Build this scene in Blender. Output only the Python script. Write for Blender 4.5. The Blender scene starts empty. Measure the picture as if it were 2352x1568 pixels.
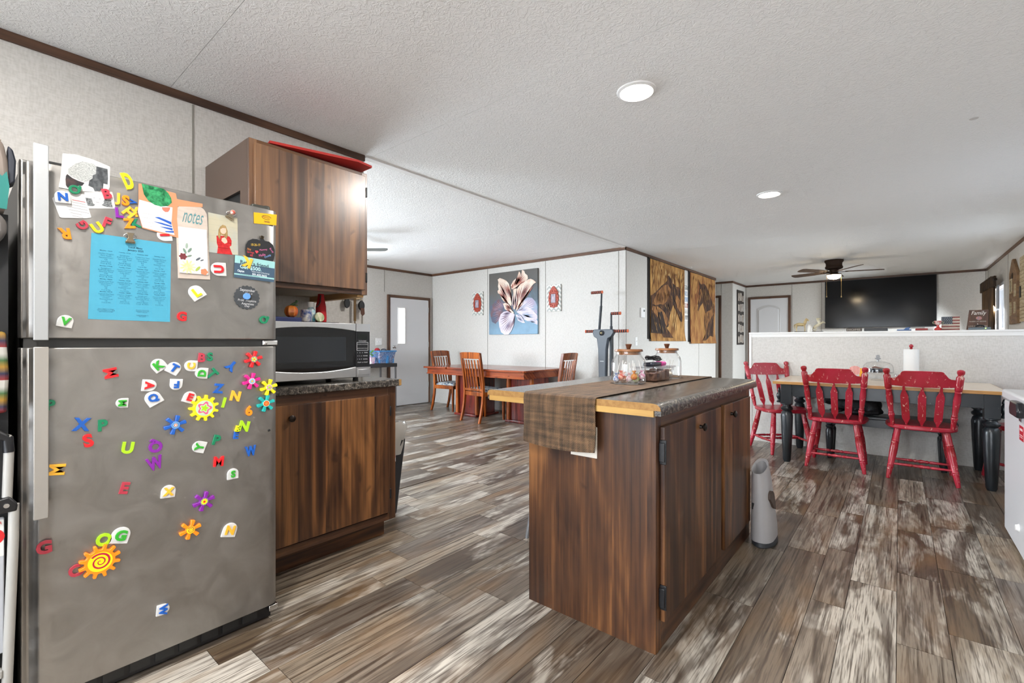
import bpy, math, random
from mathutils import Vector, Matrix
S = bpy.context.scene
COL = S.collection
PI = math.pi
rnd = random.Random(7)

# ---------------------------------------------------------------- camera, world, lights, exposure
cam = bpy.data.objects.new('camera', bpy.data.cameras.new('camera'))
COL.objects.link(cam); S.camera = cam
cam.data.sensor_width = 36.0; cam.data.lens = 36.0 * 1068 / 2352
cam.data.shift_y = (786 - 784) / 2352
cam.data.clip_start = 0.02; cam.data.clip_end = 200
cam.location = (0, 0, 1.14)
cam.rotation_euler = (PI / 2, 0, math.radians(39.8056))

W = bpy.data.worlds.new('sky'); S.world = W; W.use_nodes = True
W.node_tree.nodes['Background'].inputs[0].default_value = (0.80, 0.90, 1.0, 1)
W.node_tree.nodes['Background'].inputs[1].default_value = 1.3

S.view_settings.view_transform = 'Standard'
S.view_settings.look = 'None'
S.view_settings.gamma = 1.0
S.view_settings.use_curve_mapping = False
S.view_settings.exposure = 0.42
S.cycles.max_bounces = 6; S.cycles.diffuse_bounces = 4; S.cycles.glossy_bounces = 2; S.cycles.transparent_max_bounces = 12
S.cycles.use_adaptive_sampling = True; S.cycles.adaptive_threshold = 0.10; S.cycles.adaptive_min_samples = 12
S.cycles.sample_clamp_indirect = 6.0

def area_light(name, loc, rot, sx, sy, power, col=(1, 1, 1), shape='RECTANGLE'):
    d = bpy.data.lights.new(name, 'AREA'); d.shape = shape; d.size = sx; d.size_y = sy
    d.energy = power; d.color = col
    o = bpy.data.objects.new(name, d); COL.objects.link(o)
    o.location = loc; o.rotation_euler = rot
    return o
DAY = (0.84, 0.93, 1.0)
# daylight standing in the window openings (right wall x=1.19, left wall x=-6.9, back wall y=-1.6), falling slightly downwards as from the sky; back-wall ones added unseen for even fill
def window_light(name, loc, side, w, h, power, col=DAY):
    TILT = math.radians(32 if side == 'right' else 12)
    rot = {'right': (0, PI / 2 - TILT, 0), 'left': (0, -PI / 2 + TILT, 0), 'back': (PI / 2 - TILT, 0, 0)}[side]
    o = area_light(name, loc, rot, (h if side != 'back' else w), (w if side != 'back' else h), power, col)
    if side == 'back': o.rotation_euler = (PI / 2 - TILT, 0, 0)
    o.data.spread = math.radians(120 if side == 'right' else 150); return o
window_light('daylight_nook', (1.32, 5.15, 1.45), 'right', 1.4, 1.2, 1.5)
window_light('daylight_living', (1.32, 10.62, 1.35), 'right', 1.25, 1.3, 270)
window_light('daylight_living_side', (1.32, 7.5, 1.45), 'right', 1.1, 1.1, 85)
window_light('daylight_dining', (-7.03, 2.6, 1.45), 'left', 1.7, 1.1, 150)
window_light('added_fill_front', (-5.4, -1.73, 1.45), 'back', 1.5, 1.1, 180)  # unseen window, placed to light the dining wall from the front
window_light('added_fill_back', (-0.9, -1.73, 1.10), 'back', 2.3, 1.85, 55, (.92, .96, 1))  # unseen opening behind the camera, added to light walls and ceiling evenly

# ---------------------------------------------------------------- helpers
OFF = {}
class B:
    """collects faces of one mesh"""
    def __init__(s): s.v = []; s.f = []
    def add(s, vs, fs):
        n = len(s.v); s.v += [tuple(q) for q in vs]; s.f += [tuple(i + n for i in f) for f in fs]; return s
    def box(s, x0, x1, y0, y1, z0, z1):
        return s.add([(x, y, z) for z in (z0, z1) for y in (y0, y1) for x in (x0, x1)],
                     [(0, 2, 3, 1), (4, 5, 7, 6), (0, 1, 5, 4), (2, 6, 7, 3), (0, 4, 6, 2), (1, 3, 7, 5)])
    def cyl(s, p0, p1, r0, r1=None, n=16):
        return s.tube([p0, p1], [r0, r0 if r1 is None else r1], n)
    def tube(s, pts, r, n=10, cap=True):
        pts = [Vector(p) for p in pts]; k = len(pts)
        rr = r if isinstance(r, (list, tuple)) else [r] * k
        vs = []; up = None
        for i, p in enumerate(pts):
            t = (pts[min(i + 1, k - 1)] - pts[max(i - 1, 0)])
            t = t.normalized() if t.length > 1e-9 else Vector((0, 0, 1))
            if up is None: up = Vector((0, 0, 1)) if abs(t.z) < .9 else Vector((1, 0, 0))
            a = t.cross(up).normalized(); b = a.cross(t).normalized(); up = b
            vs += [p + rr[i] * (math.cos(q * 2 * PI / n) * a + math.sin(q * 2 * PI / n) * b) for q in range(n)]
        fs = [(i * n + q, i * n + (q + 1) % n, (i + 1) * n + (q + 1) % n, (i + 1) * n + q) for i in range(k - 1) for q in range(n)]
        if cap: fs += [tuple(range(n))[::-1], tuple(range((k - 1) * n, k * n))]
        return s.add(vs, fs)
    def lathe(s, prof, o=(0, 0, 0), n=24, mat=None, sy=1.0):
        vs = []
        for r, z in prof:
            for q in range(n):
                p = Vector((r * math.cos(2 * PI * q / n), sy * r * math.sin(2 * PI * q / n), z))
                if mat: p = mat @ p
                vs.append(p + Vector(o))
        k = len(prof)
        fs = [(i * n + q, i * n + (q + 1) % n, (i + 1) * n + (q + 1) % n, (i + 1) * n + q) for i in range(k - 1) for q in range(n)]
        if prof[0][0] > 1e-6: fs.append(tuple(range(n))[::-1])
        if prof[-1][0] > 1e-6: fs.append(tuple(range((k - 1) * n, k * n)))
        return s.add(vs, fs)
    def prism(s, poly, d0, d1, f):
        """extrude a 2d outline: f(a, b, d) -> 3d point"""
        n = len(poly)
        ar = sum(poly[i][0] * poly[(i + 1) % n][1] - poly[(i + 1) % n][0] * poly[i][1] for i in range(n))
        if ar < 0: poly = poly[::-1]
        vs = [f(a, b, d0) for a, b in poly] + [f(a, b, d1) for a, b in poly]
        fs = [tuple(range(n))[::-1], tuple(range(n, 2 * n))] + [(i, (i + 1) % n, n + (i + 1) % n, n + i) for i in range(n)]
        return s.add(vs, fs)
    def ball(s, c, r, n=14, m=9, sc=(1, 1, 1), rot=None):
        vs = []; fs = []
        for i in range(m + 1):
            for q in range(n):
                th = PI * i / m; ph = 2 * PI * q / n
                p = Vector((r * sc[0] * math.sin(th) * math.cos(ph), r * sc[1] * math.sin(th) * math.sin(ph), r * sc[2] * math.cos(th)))
                if rot: p = rot @ p
                vs.append(p + Vector(c))
        for i in range(m):
            for q in range(n):
                fs.append((i * n + q, (i + 1) * n + q, (i + 1) * n + (q + 1) % n, i * n + (q + 1) % n))
        return s.add(vs, fs)
    def xf(s, M):
        s.v = [tuple(M @ Vector(q)) for q in s.v]; return s

def fx(x, sgn=1): return lambda a, b, d: (x + sgn * d, a, b)      # outline in (y, z)
def fy(y, sgn=-1): return lambda a, b, d: (a, y + sgn * d, b)     # outline in (x, z)
def fz(z): return lambda a, b, d: (a, b, z + d)                   # outline in (x, y)
def BX(*a): return B().box(*a)

def tag(o, label=None, cat=None, group=None, kind=None):
    for k, v in (('label', label), ('category', cat), ('group', group), ('kind', kind)):
        if v: o[k] = v
    return o
def thing(name, label, cat, loc=(0, 0, 0), rot=0, group=None, local=False):
    o = bpy.data.objects.new(name, None); COL.objects.link(o); o.empty_display_size = .05
    o.location = loc; o.rotation_euler = (0, 0, rot)
    OFF[o] = Vector((0, 0, 0)) if local else Vector(loc)
    return tag(o, label, cat, group)
def mesh(b, smooth=35):
    me = bpy.data.meshes.new('m'); me.from_pydata(b.v, [], b.f); me.update()
    if smooth and len(me.polygons):
        me.polygons.foreach_set('use_smooth', [True] * len(me.polygons))
        me.set_sharp_from_angle(angle=math.radians(smooth))
    return me
def obj(name, b, mat, parent=None, bev=0, smooth=35, label=None, cat=None, group=None, kind=None, fix=False):
    """one mesh object; with no parent its origin goes to the middle of its base"""
    if parent is None:
        xs, ys, zs = zip(*b.v)
        L = Vector(((min(xs) + max(xs)) / 2, (min(ys) + max(ys)) / 2, min(zs)))
        if fix: L = Vector((0, 0, 0))
    else: L = OFF[parent]
    b.v = [(x - L.x, y - L.y, z - L.z) for x, y, z in b.v]
    me = mesh(b, smooth)
    if mat: me.materials.append(mat)
    o = bpy.data.objects.new(name, me); COL.objects.link(o)
    OFF[o] = L
    if parent is None: o.location = L
    else: o.parent = parent
    if bev:
        m = o.modifiers.new('bevel', 'BEVEL'); m.width = bev; m.segments = 2; m.limit_method = 'ANGLE'
    return tag(o, label, cat, group, kind)
def struct(name, b, mat, bev=0, label=None):
    return obj(name, b, mat, None, bev, kind='structure', fix=True, label=label)
def copy_tree(o, loc=None, rot=None, label=None, parent=None):
    c = o.copy(); COL.objects.link(c)
    if parent: c.parent = parent
    if loc is not None: c.location = loc
    if rot is not None: c.rotation_euler = (0, 0, rot)
    if label: c['label'] = label
    for ch in o.children: copy_tree(ch, parent=c)
    return c
_tc = {}
def text_mesh(t, extr=0.0, bold=0.0, shear=0.0, align='CENTER', bev=0.0, spacing=1.0, line=1.0):
    key = (t, extr, bold, shear, align, bev, spacing, line)
    if key in _tc: return _tc[key]
    cu = bpy.data.curves.new('t', 'FONT'); cu.body = t; cu.extrude = extr; cu.offset = bold; cu.shear = shear
    cu.align_x = align; cu.bevel_depth = bev; cu.resolution_u = 3; cu.space_line = line; cu.space_character = spacing
    ob = bpy.data.objects.new('t', cu); me = bpy.data.meshes.new_from_object(ob)
    vs = [v.co.copy() for v in me.vertices]; fs = [tuple(p.vertices) for p in me.polygons]
    bpy.data.objects.remove(ob); bpy.data.curves.remove(cu); bpy.data.meshes.remove(me)
    _tc[key] = (vs, fs); return vs, fs
def text(name, t, h, o3, right, up, mat, parent, fit=None, h_all=None, **k):
    """flat lettering: cap height h, centred on o3, in the plane of right/up"""
    vs, fs = text_mesh(t, **k)
    x0 = min(v.x for v in vs); x1 = max(v.x for v in vs); y0 = min(v.y for v in vs); y1 = max(v.y for v in vs)
    s = (h_all / (y1 - y0)) if h_all else h / .73
    sx = s if fit is None else fit / (x1 - x0)
    R = Vector(right); U = Vector(up); N = R.cross(U); O = Vector(o3)
    b = B().add([O + R * sx * (v.x - (x0 + x1) / 2) + U * s * (v.y - (y0 + y1) / 2) + N * s * v.z for v in vs], fs)
    return obj(name, b, mat, parent, smooth=0)

# ---------------------------------------------------------------- materials
MATS = {}
def nodes(name):
    m = bpy.data.materials.new(name); m.use_nodes = True; nt = m.node_tree
    return m, nt, nt.nodes['Principled BSDF']
def N(nt, typ, **k):
    n = nt.nodes.new(typ)
    for a, v in k.items():
        if a.startswith('_'): n.inputs[int(a[1:])].default_value = v
        else: setattr(n, a, v)
    return n
def ramp(nt, fac, stops):
    r = nt.nodes.new('ShaderNodeValToRGB'); e = r.color_ramp.elements
    while len(e) < len(stops): e.new(.5)
    for i, (p, c) in enumerate(stops):
        e[i].position = p; e[i].color = (*c, 1) if len(c) == 3 else c
    nt.links.new(fac, r.inputs[0]); return r.outputs[0]
def mapped(nt, scale, src='Object', rot=(0, 0, 0)):
    t = nt.nodes.new('ShaderNodeTexCoord'); m = nt.nodes.new('ShaderNodeMapping')
    m.inputs['Scale'].default_value = scale; m.inputs['Rotation'].default_value = rot
    nt.links.new(t.outputs[src], m.inputs[0]); return m.outputs[0]
def noise(nt, vec, scale, detail=3, dist=0, rough=.55):
    n = nt.nodes.new('ShaderNodeTexNoise'); n.inputs['Scale'].default_value = scale
    n.inputs['Detail'].default_value = detail; n.inputs['Distortion'].default_value = dist; n.inputs['Roughness'].default_value = rough
    nt.links.new(vec, n.inputs['Vector']); return n.outputs[0]
def bump(nt, bs, h, strength, dist=.01):
    b = nt.nodes.new('ShaderNodeBump'); b.inputs['Strength'].default_value = strength; b.inputs['Distance'].default_value = dist
    nt.links.new(h, b.inputs['Height']); nt.links.new(b.outputs[0], bs.inputs['Normal'])
def mixc(nt, fac, a, b, mode='MIX'):
    m = nt.nodes.new('ShaderNodeMix'); m.data_type = 'RGBA'; m.blend_type = mode
    for i, v in ((0, fac), (6, a), (7, b)):
        if hasattr(v, 'is_linked'): nt.links.new(v, m.inputs[i])
        else: m.inputs[i].default_value = v if i == 0 else (*v, 1)
    return m.outputs[2]
def math_(nt, op, a, b=None):
    m = nt.nodes.new('ShaderNodeMath'); m.operation = op
    for i, v in ((0, a), (1, b)):
        if v is None: continue
        if hasattr(v, 'is_linked'): nt.links.new(v, m.inputs[i])
        else: m.inputs[i].default_value = v
    return m.outputs[0]
def sr(h):
    """sRGB hex to linear"""
    c = [int(h[i:i + 2], 16) / 255 for i in (0, 2, 4)]
    return tuple(q / 12.92 if q <= .04045 else ((q + .055) / 1.055) ** 2.4 for q in c)
def C(name, col, rough=.5, metal=0, var=None, vs=(8, 8, 8), bmp=0, bs=60, coat=0, emit=0, spec=None):
    """plain material; var = second colour blended in by noise; bmp = fine relief"""
    if name in MATS: return MATS[name]
    if isinstance(col, str): col = sr(col)
    m, nt, p = nodes(name)
    p.inputs['Base Color'].default_value = (*col, 1)
    p.inputs['Roughness'].default_value = rough; p.inputs['Metallic'].default_value = metal
    p.inputs['Coat Weight'].default_value = coat
    if spec is not None: p.inputs['Specular IOR Level'].default_value = spec
    if var is not None:
        if isinstance(var, str): var = sr(var)
        n = noise(nt, mapped(nt, vs), 1.0, 4)
        nt.links.new(ramp(nt, n, [(.38, col), (.64, var)]), p.inputs['Base Color'])
    if bmp:
        bump(nt, p, noise(nt, mapped(nt, (bs, bs, bs)), 1.0, 3), bmp, .004)
    if emit:
        p.inputs['Emission Color'].default_value = (*col, 1); p.inputs['Emission Strength'].default_value = emit
    MATS[name] = m; return m
def walnut(name, dark, mid, light, axis=2, rough=.38, strip=7.0):
    """edge-glued boards: each strip has its own grain and tone"""
    m, nt, p = nodes(name)
    t = nt.nodes.new('ShaderNodeTexCoord'); s = nt.nodes.new('ShaderNodeSeparateXYZ'); nt.links.new(t.outputs['Object'], s.inputs[0])
    oth = [i for i in range(3) if i != axis]
    u = math_(nt, 'ADD', s.outputs[oth[0]], s.outputs[oth[1]])
    k = math_(nt, 'FLOOR', math_(nt, 'MULTIPLY', u, strip))
    wn = nt.nodes.new('ShaderNodeTexWhiteNoise'); wn.noise_dimensions = '1D'; nt.links.new(k, wn.inputs['W'])
    g = math_(nt, 'ADD', s.outputs[axis], math_(nt, 'MULTIPLY', wn.outputs[0], 23.0))
    cb = nt.nodes.new('ShaderNodeCombineXYZ'); nt.links.new(u, cb.inputs[0]); nt.links.new(g, cb.inputs[1])
    def mp(su, sg):
        q = nt.nodes.new('ShaderNodeMapping'); q.inputs['Scale'].default_value = (su, sg, 1); nt.links.new(cb.outputs[0], q.inputs[0]); return q.outputs[0]
    big = noise(nt, mp(5.5, 1.1), 1.0, 3, .9, .5)
    line = noise(nt, mp(38, .8), 1.0, 3, .35, .5)
    fine = noise(nt, mp(170, 4.5), 1.0, 2, .2)
    f = math_(nt, 'ADD', math_(nt, 'MULTIPLY', big, .75), math_(nt, 'MULTIPLY', line, .45))
    f = math_(nt, 'ADD', f, math_(nt, 'MULTIPLY', math_(nt, 'SUBTRACT', wn.outputs[0], .5), .12))
    f = math_(nt, 'ADD', f, math_(nt, 'MULTIPLY', math_(nt, 'SUBTRACT', fine, .5), .16))
    c = ramp(nt, f, [(.46, dark), (.60, mid), (.76, light)])
    knot = noise(nt, mp(9, 4.5), 1.0, 2, 1.2)
    kf = ramp(nt, knot, [(.66, (0, 0, 0)), (.76, (1, 1, 1))])
    c = mixc(nt, math_(nt, 'MULTIPLY', kf, .7), c, tuple(q * .6 for q in dark))
    nt.links.new(c, p.inputs['Base Color']); p.inputs['Roughness'].default_value = rough
    bump(nt, p, fine, .08, .002)
    return m
def glass(name, tint=(1, 1, 1), rough=0.02, refl=1.0):
    m, nt, p = nodes(name); nt.nodes.remove(p)
    tr = N(nt, 'ShaderNodeBsdfTransparent'); tr.inputs[0].default_value = (*tint, 1)
    gl = N(nt, 'ShaderNodeBsdfGlossy'); gl.inputs['Roughness'].default_value = rough
    lw = N(nt, 'ShaderNodeLayerWeight'); lw.inputs[0].default_value = .5
    mx = N(nt, 'ShaderNodeMixShader')
    f = math_(nt, 'ADD', math_(nt, 'MULTIPLY', math_(nt, 'POWER', lw.outputs['Facing'], 3.5), .55 * refl), .045 * refl)
    nt.links.new(f, mx.inputs[0])
    nt.links.new(tr.outputs[0], mx.inputs[1]); nt.links.new(gl.outputs[0], mx.inputs[2])
    nt.links.new(mx.outputs[0], nt.nodes['Material Output'].inputs[0]); return m

def wall_mat():
    m, nt, p = nodes('wall_board')
    n = noise(nt, mapped(nt, (140, 140, 34)), 1.0, 1)
    n2 = noise(nt, mapped(nt, (34, 34, 150)), 1.0, 1)
    f = math_(nt, 'ADD', math_(nt, 'MULTIPLY', n, .5), math_(nt, 'MULTIPLY', n2, .5))
    nt.links.new(ramp(nt, f, [(.35, sr('C2BEB7')), (.6, sr('D0CCC6'))]), p.inputs['Base Color'])
    p.inputs['Roughness'].default_value = .6; return m
def ceil_mat():
    m, nt, p = nodes('ceiling_stipple')
    n = noise(nt, mapped(nt, (34, 34, 34)), 1.0, 2, 1.6, .7)
    h = ramp(nt, n, [(.44, (0, 0, 0)), (.60, (1, 1, 1))])
    p.inputs['Base Color'].default_value = (*sr('EDECEA'), 1)
    p.inputs['Roughness'].default_value = .75; bump(nt, p, h, .4, .004); return m
def plank_mat():
    m, nt, p = nodes('weathered_plank')
    oi = N(nt, 'ShaderNodeObjectInfo'); g = N(nt, 'ShaderNodeNewGeometry')
    r = math_(nt, 'FRACT', math_(nt, 'ADD', math_(nt, 'MULTIPLY', g.outputs['Random Per Island'], 7.31), math_(nt, 'MULTIPLY', oi.outputs['Random'], 3.77)))
    comb = N(nt, 'ShaderNodeCombineXYZ')
    for i in range(2): nt.links.new(math_(nt, 'MULTIPLY', r, 37.0 + 20 * i), comb.inputs[i])
    t = N(nt, 'ShaderNodeTexCoord'); ad = N(nt, 'ShaderNodeVectorMath'); ad.operation = 'ADD'
    nt.links.new(t.outputs['Object'], ad.inputs[0]); nt.links.new(comb.outputs[0], ad.inputs[1])
    def mp(s):
        q = N(nt, 'ShaderNodeMapping'); q.inputs['Scale'].default_value = s; nt.links.new(ad.outputs[0], q.inputs[0]); return q.outputs[0]
    tone = ramp(nt, r, [(.0, sr('776858')), (.16, sr('4B3E32')), (.34, sr('96897A')), (.5, sr('5E544A')), (.68, sr('AEA291')), (.84, sr('685845')), (1, sr('88817A'))])
    grain = noise(nt, mp((60, 1.6, 1)), 1.0, 3, .4, .6)
    fine = noise(nt, mp((190, 7, 1)), 1.0, 2)
    cath = noise(nt, mp((11, .9, 1)), 1.0, 2, 2.0, .6)
    c = mixc(nt, ramp(nt, grain, [(.36, (.9, .9, .9)), (.52, (0, 0, 0))]), tone, sr('3E3025'))
    wash = noise(nt, mp((5.5, 1.5, 1)), 1.0, 4, .5, .66)
    wr = math_(nt, 'ADD', wash, math_(nt, 'MULTIPLY', math_(nt, 'SUBTRACT', math_(nt, 'FRACT', math_(nt, 'MULTIPLY', r, 5.3)), .5), .22))
    wf = math_(nt, 'MULTIPLY', ramp(nt, wr, [(.505, (0, 0, 0)), (.63, (1, 1, 1))]), ramp(nt, math_(nt, 'ADD', math_(nt, 'MULTIPLY', grain, .6), math_(nt, 'MULTIPLY', fine, .4)), [(.38, (.25, .25, .25)), (.52, (1, 1, 1))]))
    c = mixc(nt, math_(nt, 'MULTIPLY', wf, .80), c, sr('D3CCC0'))
    dk = ramp(nt, cath, [(.36, (1, 1, 1)), (.47, (0, 0, 0))])
    c = mixc(nt, math_(nt, 'MULTIPLY', dk, .6), c, sr('46372B'))
    c = mixc(nt, ramp(nt, fine, [(.36, (.5, .5, .5)), (.5, (0, 0, 0))]), c, sr('3A2E25'))
    warm = noise(nt, mp((6, 1.6, 1)), 1.0, 2)
    c = mixc(nt, math_(nt, 'MULTIPLY', ramp(nt, warm, [(.5, (0, 0, 0)), (.72, (1, 1, 1))]), .4), c, sr('937048'))
    c = mixc(nt, .12, c, (0, 0, 0))
    nt.links.new(c, p.inputs['Base Color']); p.inputs['Roughness'].default_value = .33
    bump(nt, p, grain, .10, .002); return m
def steel_mat(name, base='A39E96', rough=.34):
    m, nt, p = nodes(name)
    br = noise(nt, mapped(nt, (3, 3, 900)), 1.0, 2)
    sm = noise(nt, mapped(nt, (9, 9, 9)), 1.0, 5, 1.5)
    nt.links.new(ramp(nt, sm, [(.35, tuple(q * .9 for q in sr(base))), (.7, tuple(min(1, q * 1.06) for q in sr(base)))]), p.inputs['Base Color'])
    p.inputs['Metallic'].default_value = .92
    nt.links.new(ramp(nt, sm, [(.3, (rough - .06,) * 3), (.7, (rough + .08,) * 3)]), p.inputs['Roughness'])
    bump(nt, p, br, .04, .001); return m
def granite_mat(name):
    m, nt, p = nodes(name)
    v = N(nt, 'ShaderNodeTexVoronoi'); v.inputs['Scale'].default_value = 1.0
    nt.links.new(mapped(nt, (150, 150, 150)), v.inputs[0])
    n = noise(nt, mapped(nt, (60, 60, 60)), 1.0, 5, .8, .7)
    c = ramp(nt, n, [(.36, sr('22211F')), (.5, sr('45413D')), (.60, sr('6E675F')), (.70, sr('A3968A'))])
    s = ramp(nt, v.outputs['Distance'], [(.10, (1, 1, 1)), (.22, (0, 0, 0))])
    c = mixc(nt, math_(nt, 'MULTIPLY', s, .5), c, sr('B09F8C'))
    nt.links.new(c, p.inputs['Base Color']); p.inputs['Roughness'].default_value = .22; return m
def weave_mat(name):
    m, nt, p = nodes(name)
    t = N(nt, 'ShaderNodeTexCoord'); s = N(nt, 'ShaderNodeSeparateXYZ'); nt.links.new(t.outputs['Object'], s.inputs[0])
    yz = math_(nt, 'ADD', s.outputs[1], s.outputs[2])
    a = math_(nt, 'SINE', math_(nt, 'MULTIPLY', s.outputs[0], 900)); b = math_(nt, 'SINE', math_(nt, 'MULTIPLY', yz, 900))
    h = math_(nt, 'MULTIPLY', a, b)
    n = noise(nt, mapped(nt, (60, 5, 5)), 1.0, 3); n2 = noise(nt, mapped(nt, (5, 60, 60)), 1.0, 3)
    f = math_(nt, 'ADD', math_(nt, 'MULTIPLY', h, .22), math_(nt, 'MULTIPLY', math_(nt, 'ADD', n, n2), .5))
    nt.links.new(ramp(nt, f, [(.34, sr('241C17')), (.5, sr('54412F')), (.68, sr('8A6A4C'))]), p.inputs['Base Color'])
    p.inputs['Roughness'].default_value = .6; bump(nt, p, h, .6, .003); return m
def worn_paint(name, col, col2, wear, amt=.62, rough=.32):
    m, nt, p = nodes(name)
    n = noise(nt, mapped(nt, (5, 5, 5)), 1.0, 2); w = noise(nt, mapped(nt, (55, 55, 22)), 1.0, 4, .5, .65)
    c = ramp(nt, n, [(.35, col), (.65, col2)])
    c = mixc(nt, ramp(nt, w, [(amt, (0, 0, 0)), (amt + .03, (1, 1, 1))]), c, wear)
    nt.links.new(c, p.inputs['Base Color']); p.inputs['Roughness'].default_value = rough
    p.inputs['Coat Weight'].default_value = .3; p.inputs['Coat Roughness'].default_value = .25; return m

WALL = wall_mat(); CEIL = ceil_mat(); PLANK = plank_mat(); STEEL = steel_mat('brushed_steel', 'A09D99', .38)
STEEL2 = C('bright_steel', 'C6C7C8', .3, .9)
WAL = walnut('walnut_upright', sr('2E1C13'), sr('4E311D'), sr('835833'))
WALR = walnut('walnut_crosswise', sr('2C1C14'), sr('4A2F1F'), sr('6E4A2C'), axis=1)
WALX = walnut('walnut_depthwise', sr('34221A'), sr('553725'), sr('7F5734'), axis=0)
WALU = walnut('walnut_sheen_pale', sr('4A372D'), sr('6B4D39'), sr('8F6848'), rough=.30)  # paler tones paint the sheen of the upper cabinet into the wood
WALU.node_tree.nodes['Principled BSDF'].inputs['Coat Weight'].default_value = .6; WALU.node_tree.nodes['Principled BSDF'].inputs['Coat Roughness'].default_value = .28
TRIM = walnut('walnut_trim', sr('3F2A1E'), sr('5A3D2B'), sr('6E4D36'), axis=1, rough=.45)
TRIMX = walnut('walnut_trim_across', sr('3F2A1E'), sr('5A3D2B'), sr('6E4D36'), axis=0, rough=.45)
TRIMZ = walnut('walnut_trim_upright', sr('3F2A1E'), sr('5A3D2B'), sr('6E4D36'), rough=.45)
CHERRY = walnut('cherry_wood', sr('66300F'), sr('94491A'), sr('B9682C'), rough=.22, strip=3)
CHERRYX = walnut('cherry_wood_long', sr('5E2411'), sr('84391A'), sr('A35328'), axis=0, rough=.18, strip=3)
MAHOG = walnut('mahogany_panel', sr('41120D'), sr('6A2016'), sr('812D1C'), rough=.22, strip=3)
GRAN = granite_mat('granite_laminate'); WEAVE = weave_mat('woven_vinyl')
GLASS = glass('clear_glass'); PANE = glass('window_glass', (.97, .98, 1))
RED = worn_paint('worn_red_paint', sr('98141F'), sr('B0243A'), sr('D2A596'), .615)
NAVY = worn_paint('worn_black_paint', sr('171B1F'), sr('20262B'), sr('8E8E88'), .70)
WHITE = C('white_plastic', 'E9E8E6', .45); BLACK = C('black_plastic', '141416', .4); CHROME = C('chrome', 'D8D8D8', .18, 1)
BRONZE = C('dark_bronze', '2A211C', .35, .7); MDF = C('raw_particle_board', '8C6636', .7, var='9E7843', vs=(60, 60, 60))
DOORW = C('white_door_paint', 'DADADC', .4); CASE = C('white_casing', 'E4E2DE', .5)
# ---------------------------------------------------------------- the room
XL, XR, XM, YB, YF, YT, HC = -6.9, 1.19, -2.88, -1.6, 5.88, 11.7, 2.445

# floor: dark bed + planks
slab = struct('floor', BX(XL - .1, XR + .1, YB - .1, YT + .1, -.08, -.006), C('floor_bed', '2E2823', .8))
rows = [-.483, -.303, -.181, -.009, .148, .351]
wid = [.18, .122, .172, .157, .203]
while rows[-1] < XR: rows.append(rows[-1] + wid[(len(rows) - 1) % 5])
k = 0
while rows[0] > XL: k += 1; rows.insert(0, rows[0] - wid[(-k) % 5])
fixed = {2: [2.759, 4.13], 3: [2.29, 2.994, 3.686], 1: [2.441, 3.116, 3.83], 4: [3.18, 3.882]}
base_i = rows.index(-.483)
planks = []
for i in range(len(rows) - 1):
    x0, x1 = max(rows[i], XL), min(rows[i + 1], XR)
    if x1 - x0 < .02: continue
    if abs(x0 + 2.93) < .09: x0 += .006
    if abs(x1 + 2.93) < .09: x1 -= .006
    f = fixed.get(i - base_i)
    y = f[0] if f else 2.2 + rnd.uniform(-.7, .7)
    ends = list(f) if f else [y]
    while ends[-1] < YT: ends.append(ends[-1] + rnd.choice([.69, .70, 1.37]))
    while ends[0] > YB: ends.insert(0, ends[0] - rnd.choice([.69, .70, 1.37]))
    for a, b_ in zip(ends, ends[1:]):
        a, b_ = max(a, YB), min(b_, YT)
        if b_ - a > .03: planks.append((x0 + .0008, x1 - .0008, a + .0008, b_ - .0008))
ct, st = math.cos(math.radians(39.8056)), math.sin(math.radians(39.8056))
def seen(p):
    cx, cy = (p[0] + p[1]) / 2, (p[2] + p[3]) / 2
    d = -st * cx + ct * cy; l = ct * cx + st * cy
    if d < .9 or abs(l / d) > 1.35: return 0
    if cy > 6.0 and cx > -1.3: return 0
    if cx < XM and (cy > YF or cy < .4 - .35 * (cx - XM)): return 0
    return (p[1] - p[0]) * (p[3] - p[2]) / d ** 3
planks.sort(key=seen, reverse=True)
_pm = {}
for x0, x1, y0, y1 in planks[:300]:
    key = (round(x1 - x0, 3), round(y1 - y0, 3))
    if key not in _pm:
        w_, l_ = key; _pm[key] = mesh(BX(-w_ / 2, w_ / 2, -l_ / 2, l_ / 2, -.006, 0), 0); _pm[key].materials.append(PLANK)
    o = bpy.data.objects.new('plank', _pm[key]); COL.objects.link(o); o.parent = slab
    o.location = ((x0 + x1) / 2, (y0 + y1) / 2, 0)
b = B()
for p in planks[300:]: b.box(*p, -.006, 0)
obj('plank_field', b, PLANK, slab, smooth=0, kind='stuff')

# ceiling: slab + panels with fine joints
ceil = struct('ceiling', BX(XL - .1, XR + .1, YB - .1, YT + .1, HC + .008, HC + .1), C('ceiling_backing', 'B9B4AF', .8))
ys = [YB] + [.71 + 1.17 * q for q in range(-1, 10) if YB + .2 < .71 + 1.17 * q < YT - .2] + [YT]
for a, b_ in zip(ys, ys[1:]):
    for x0, x1 in ((XL, XM - .03), (XM - .03, XR)):
        obj('panel', BX(x0 + .001, x1 - .001, a + .0012, b_ - .0012, HC, HC + .008), CEIL, ceil, smooth=0)
tr = struct('trim_1', BX(XM - .05, XM + .005, 1.85, YF - .01, HC - .008, HC), C('ceiling_strip', 'E6E4E1', .6))

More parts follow.
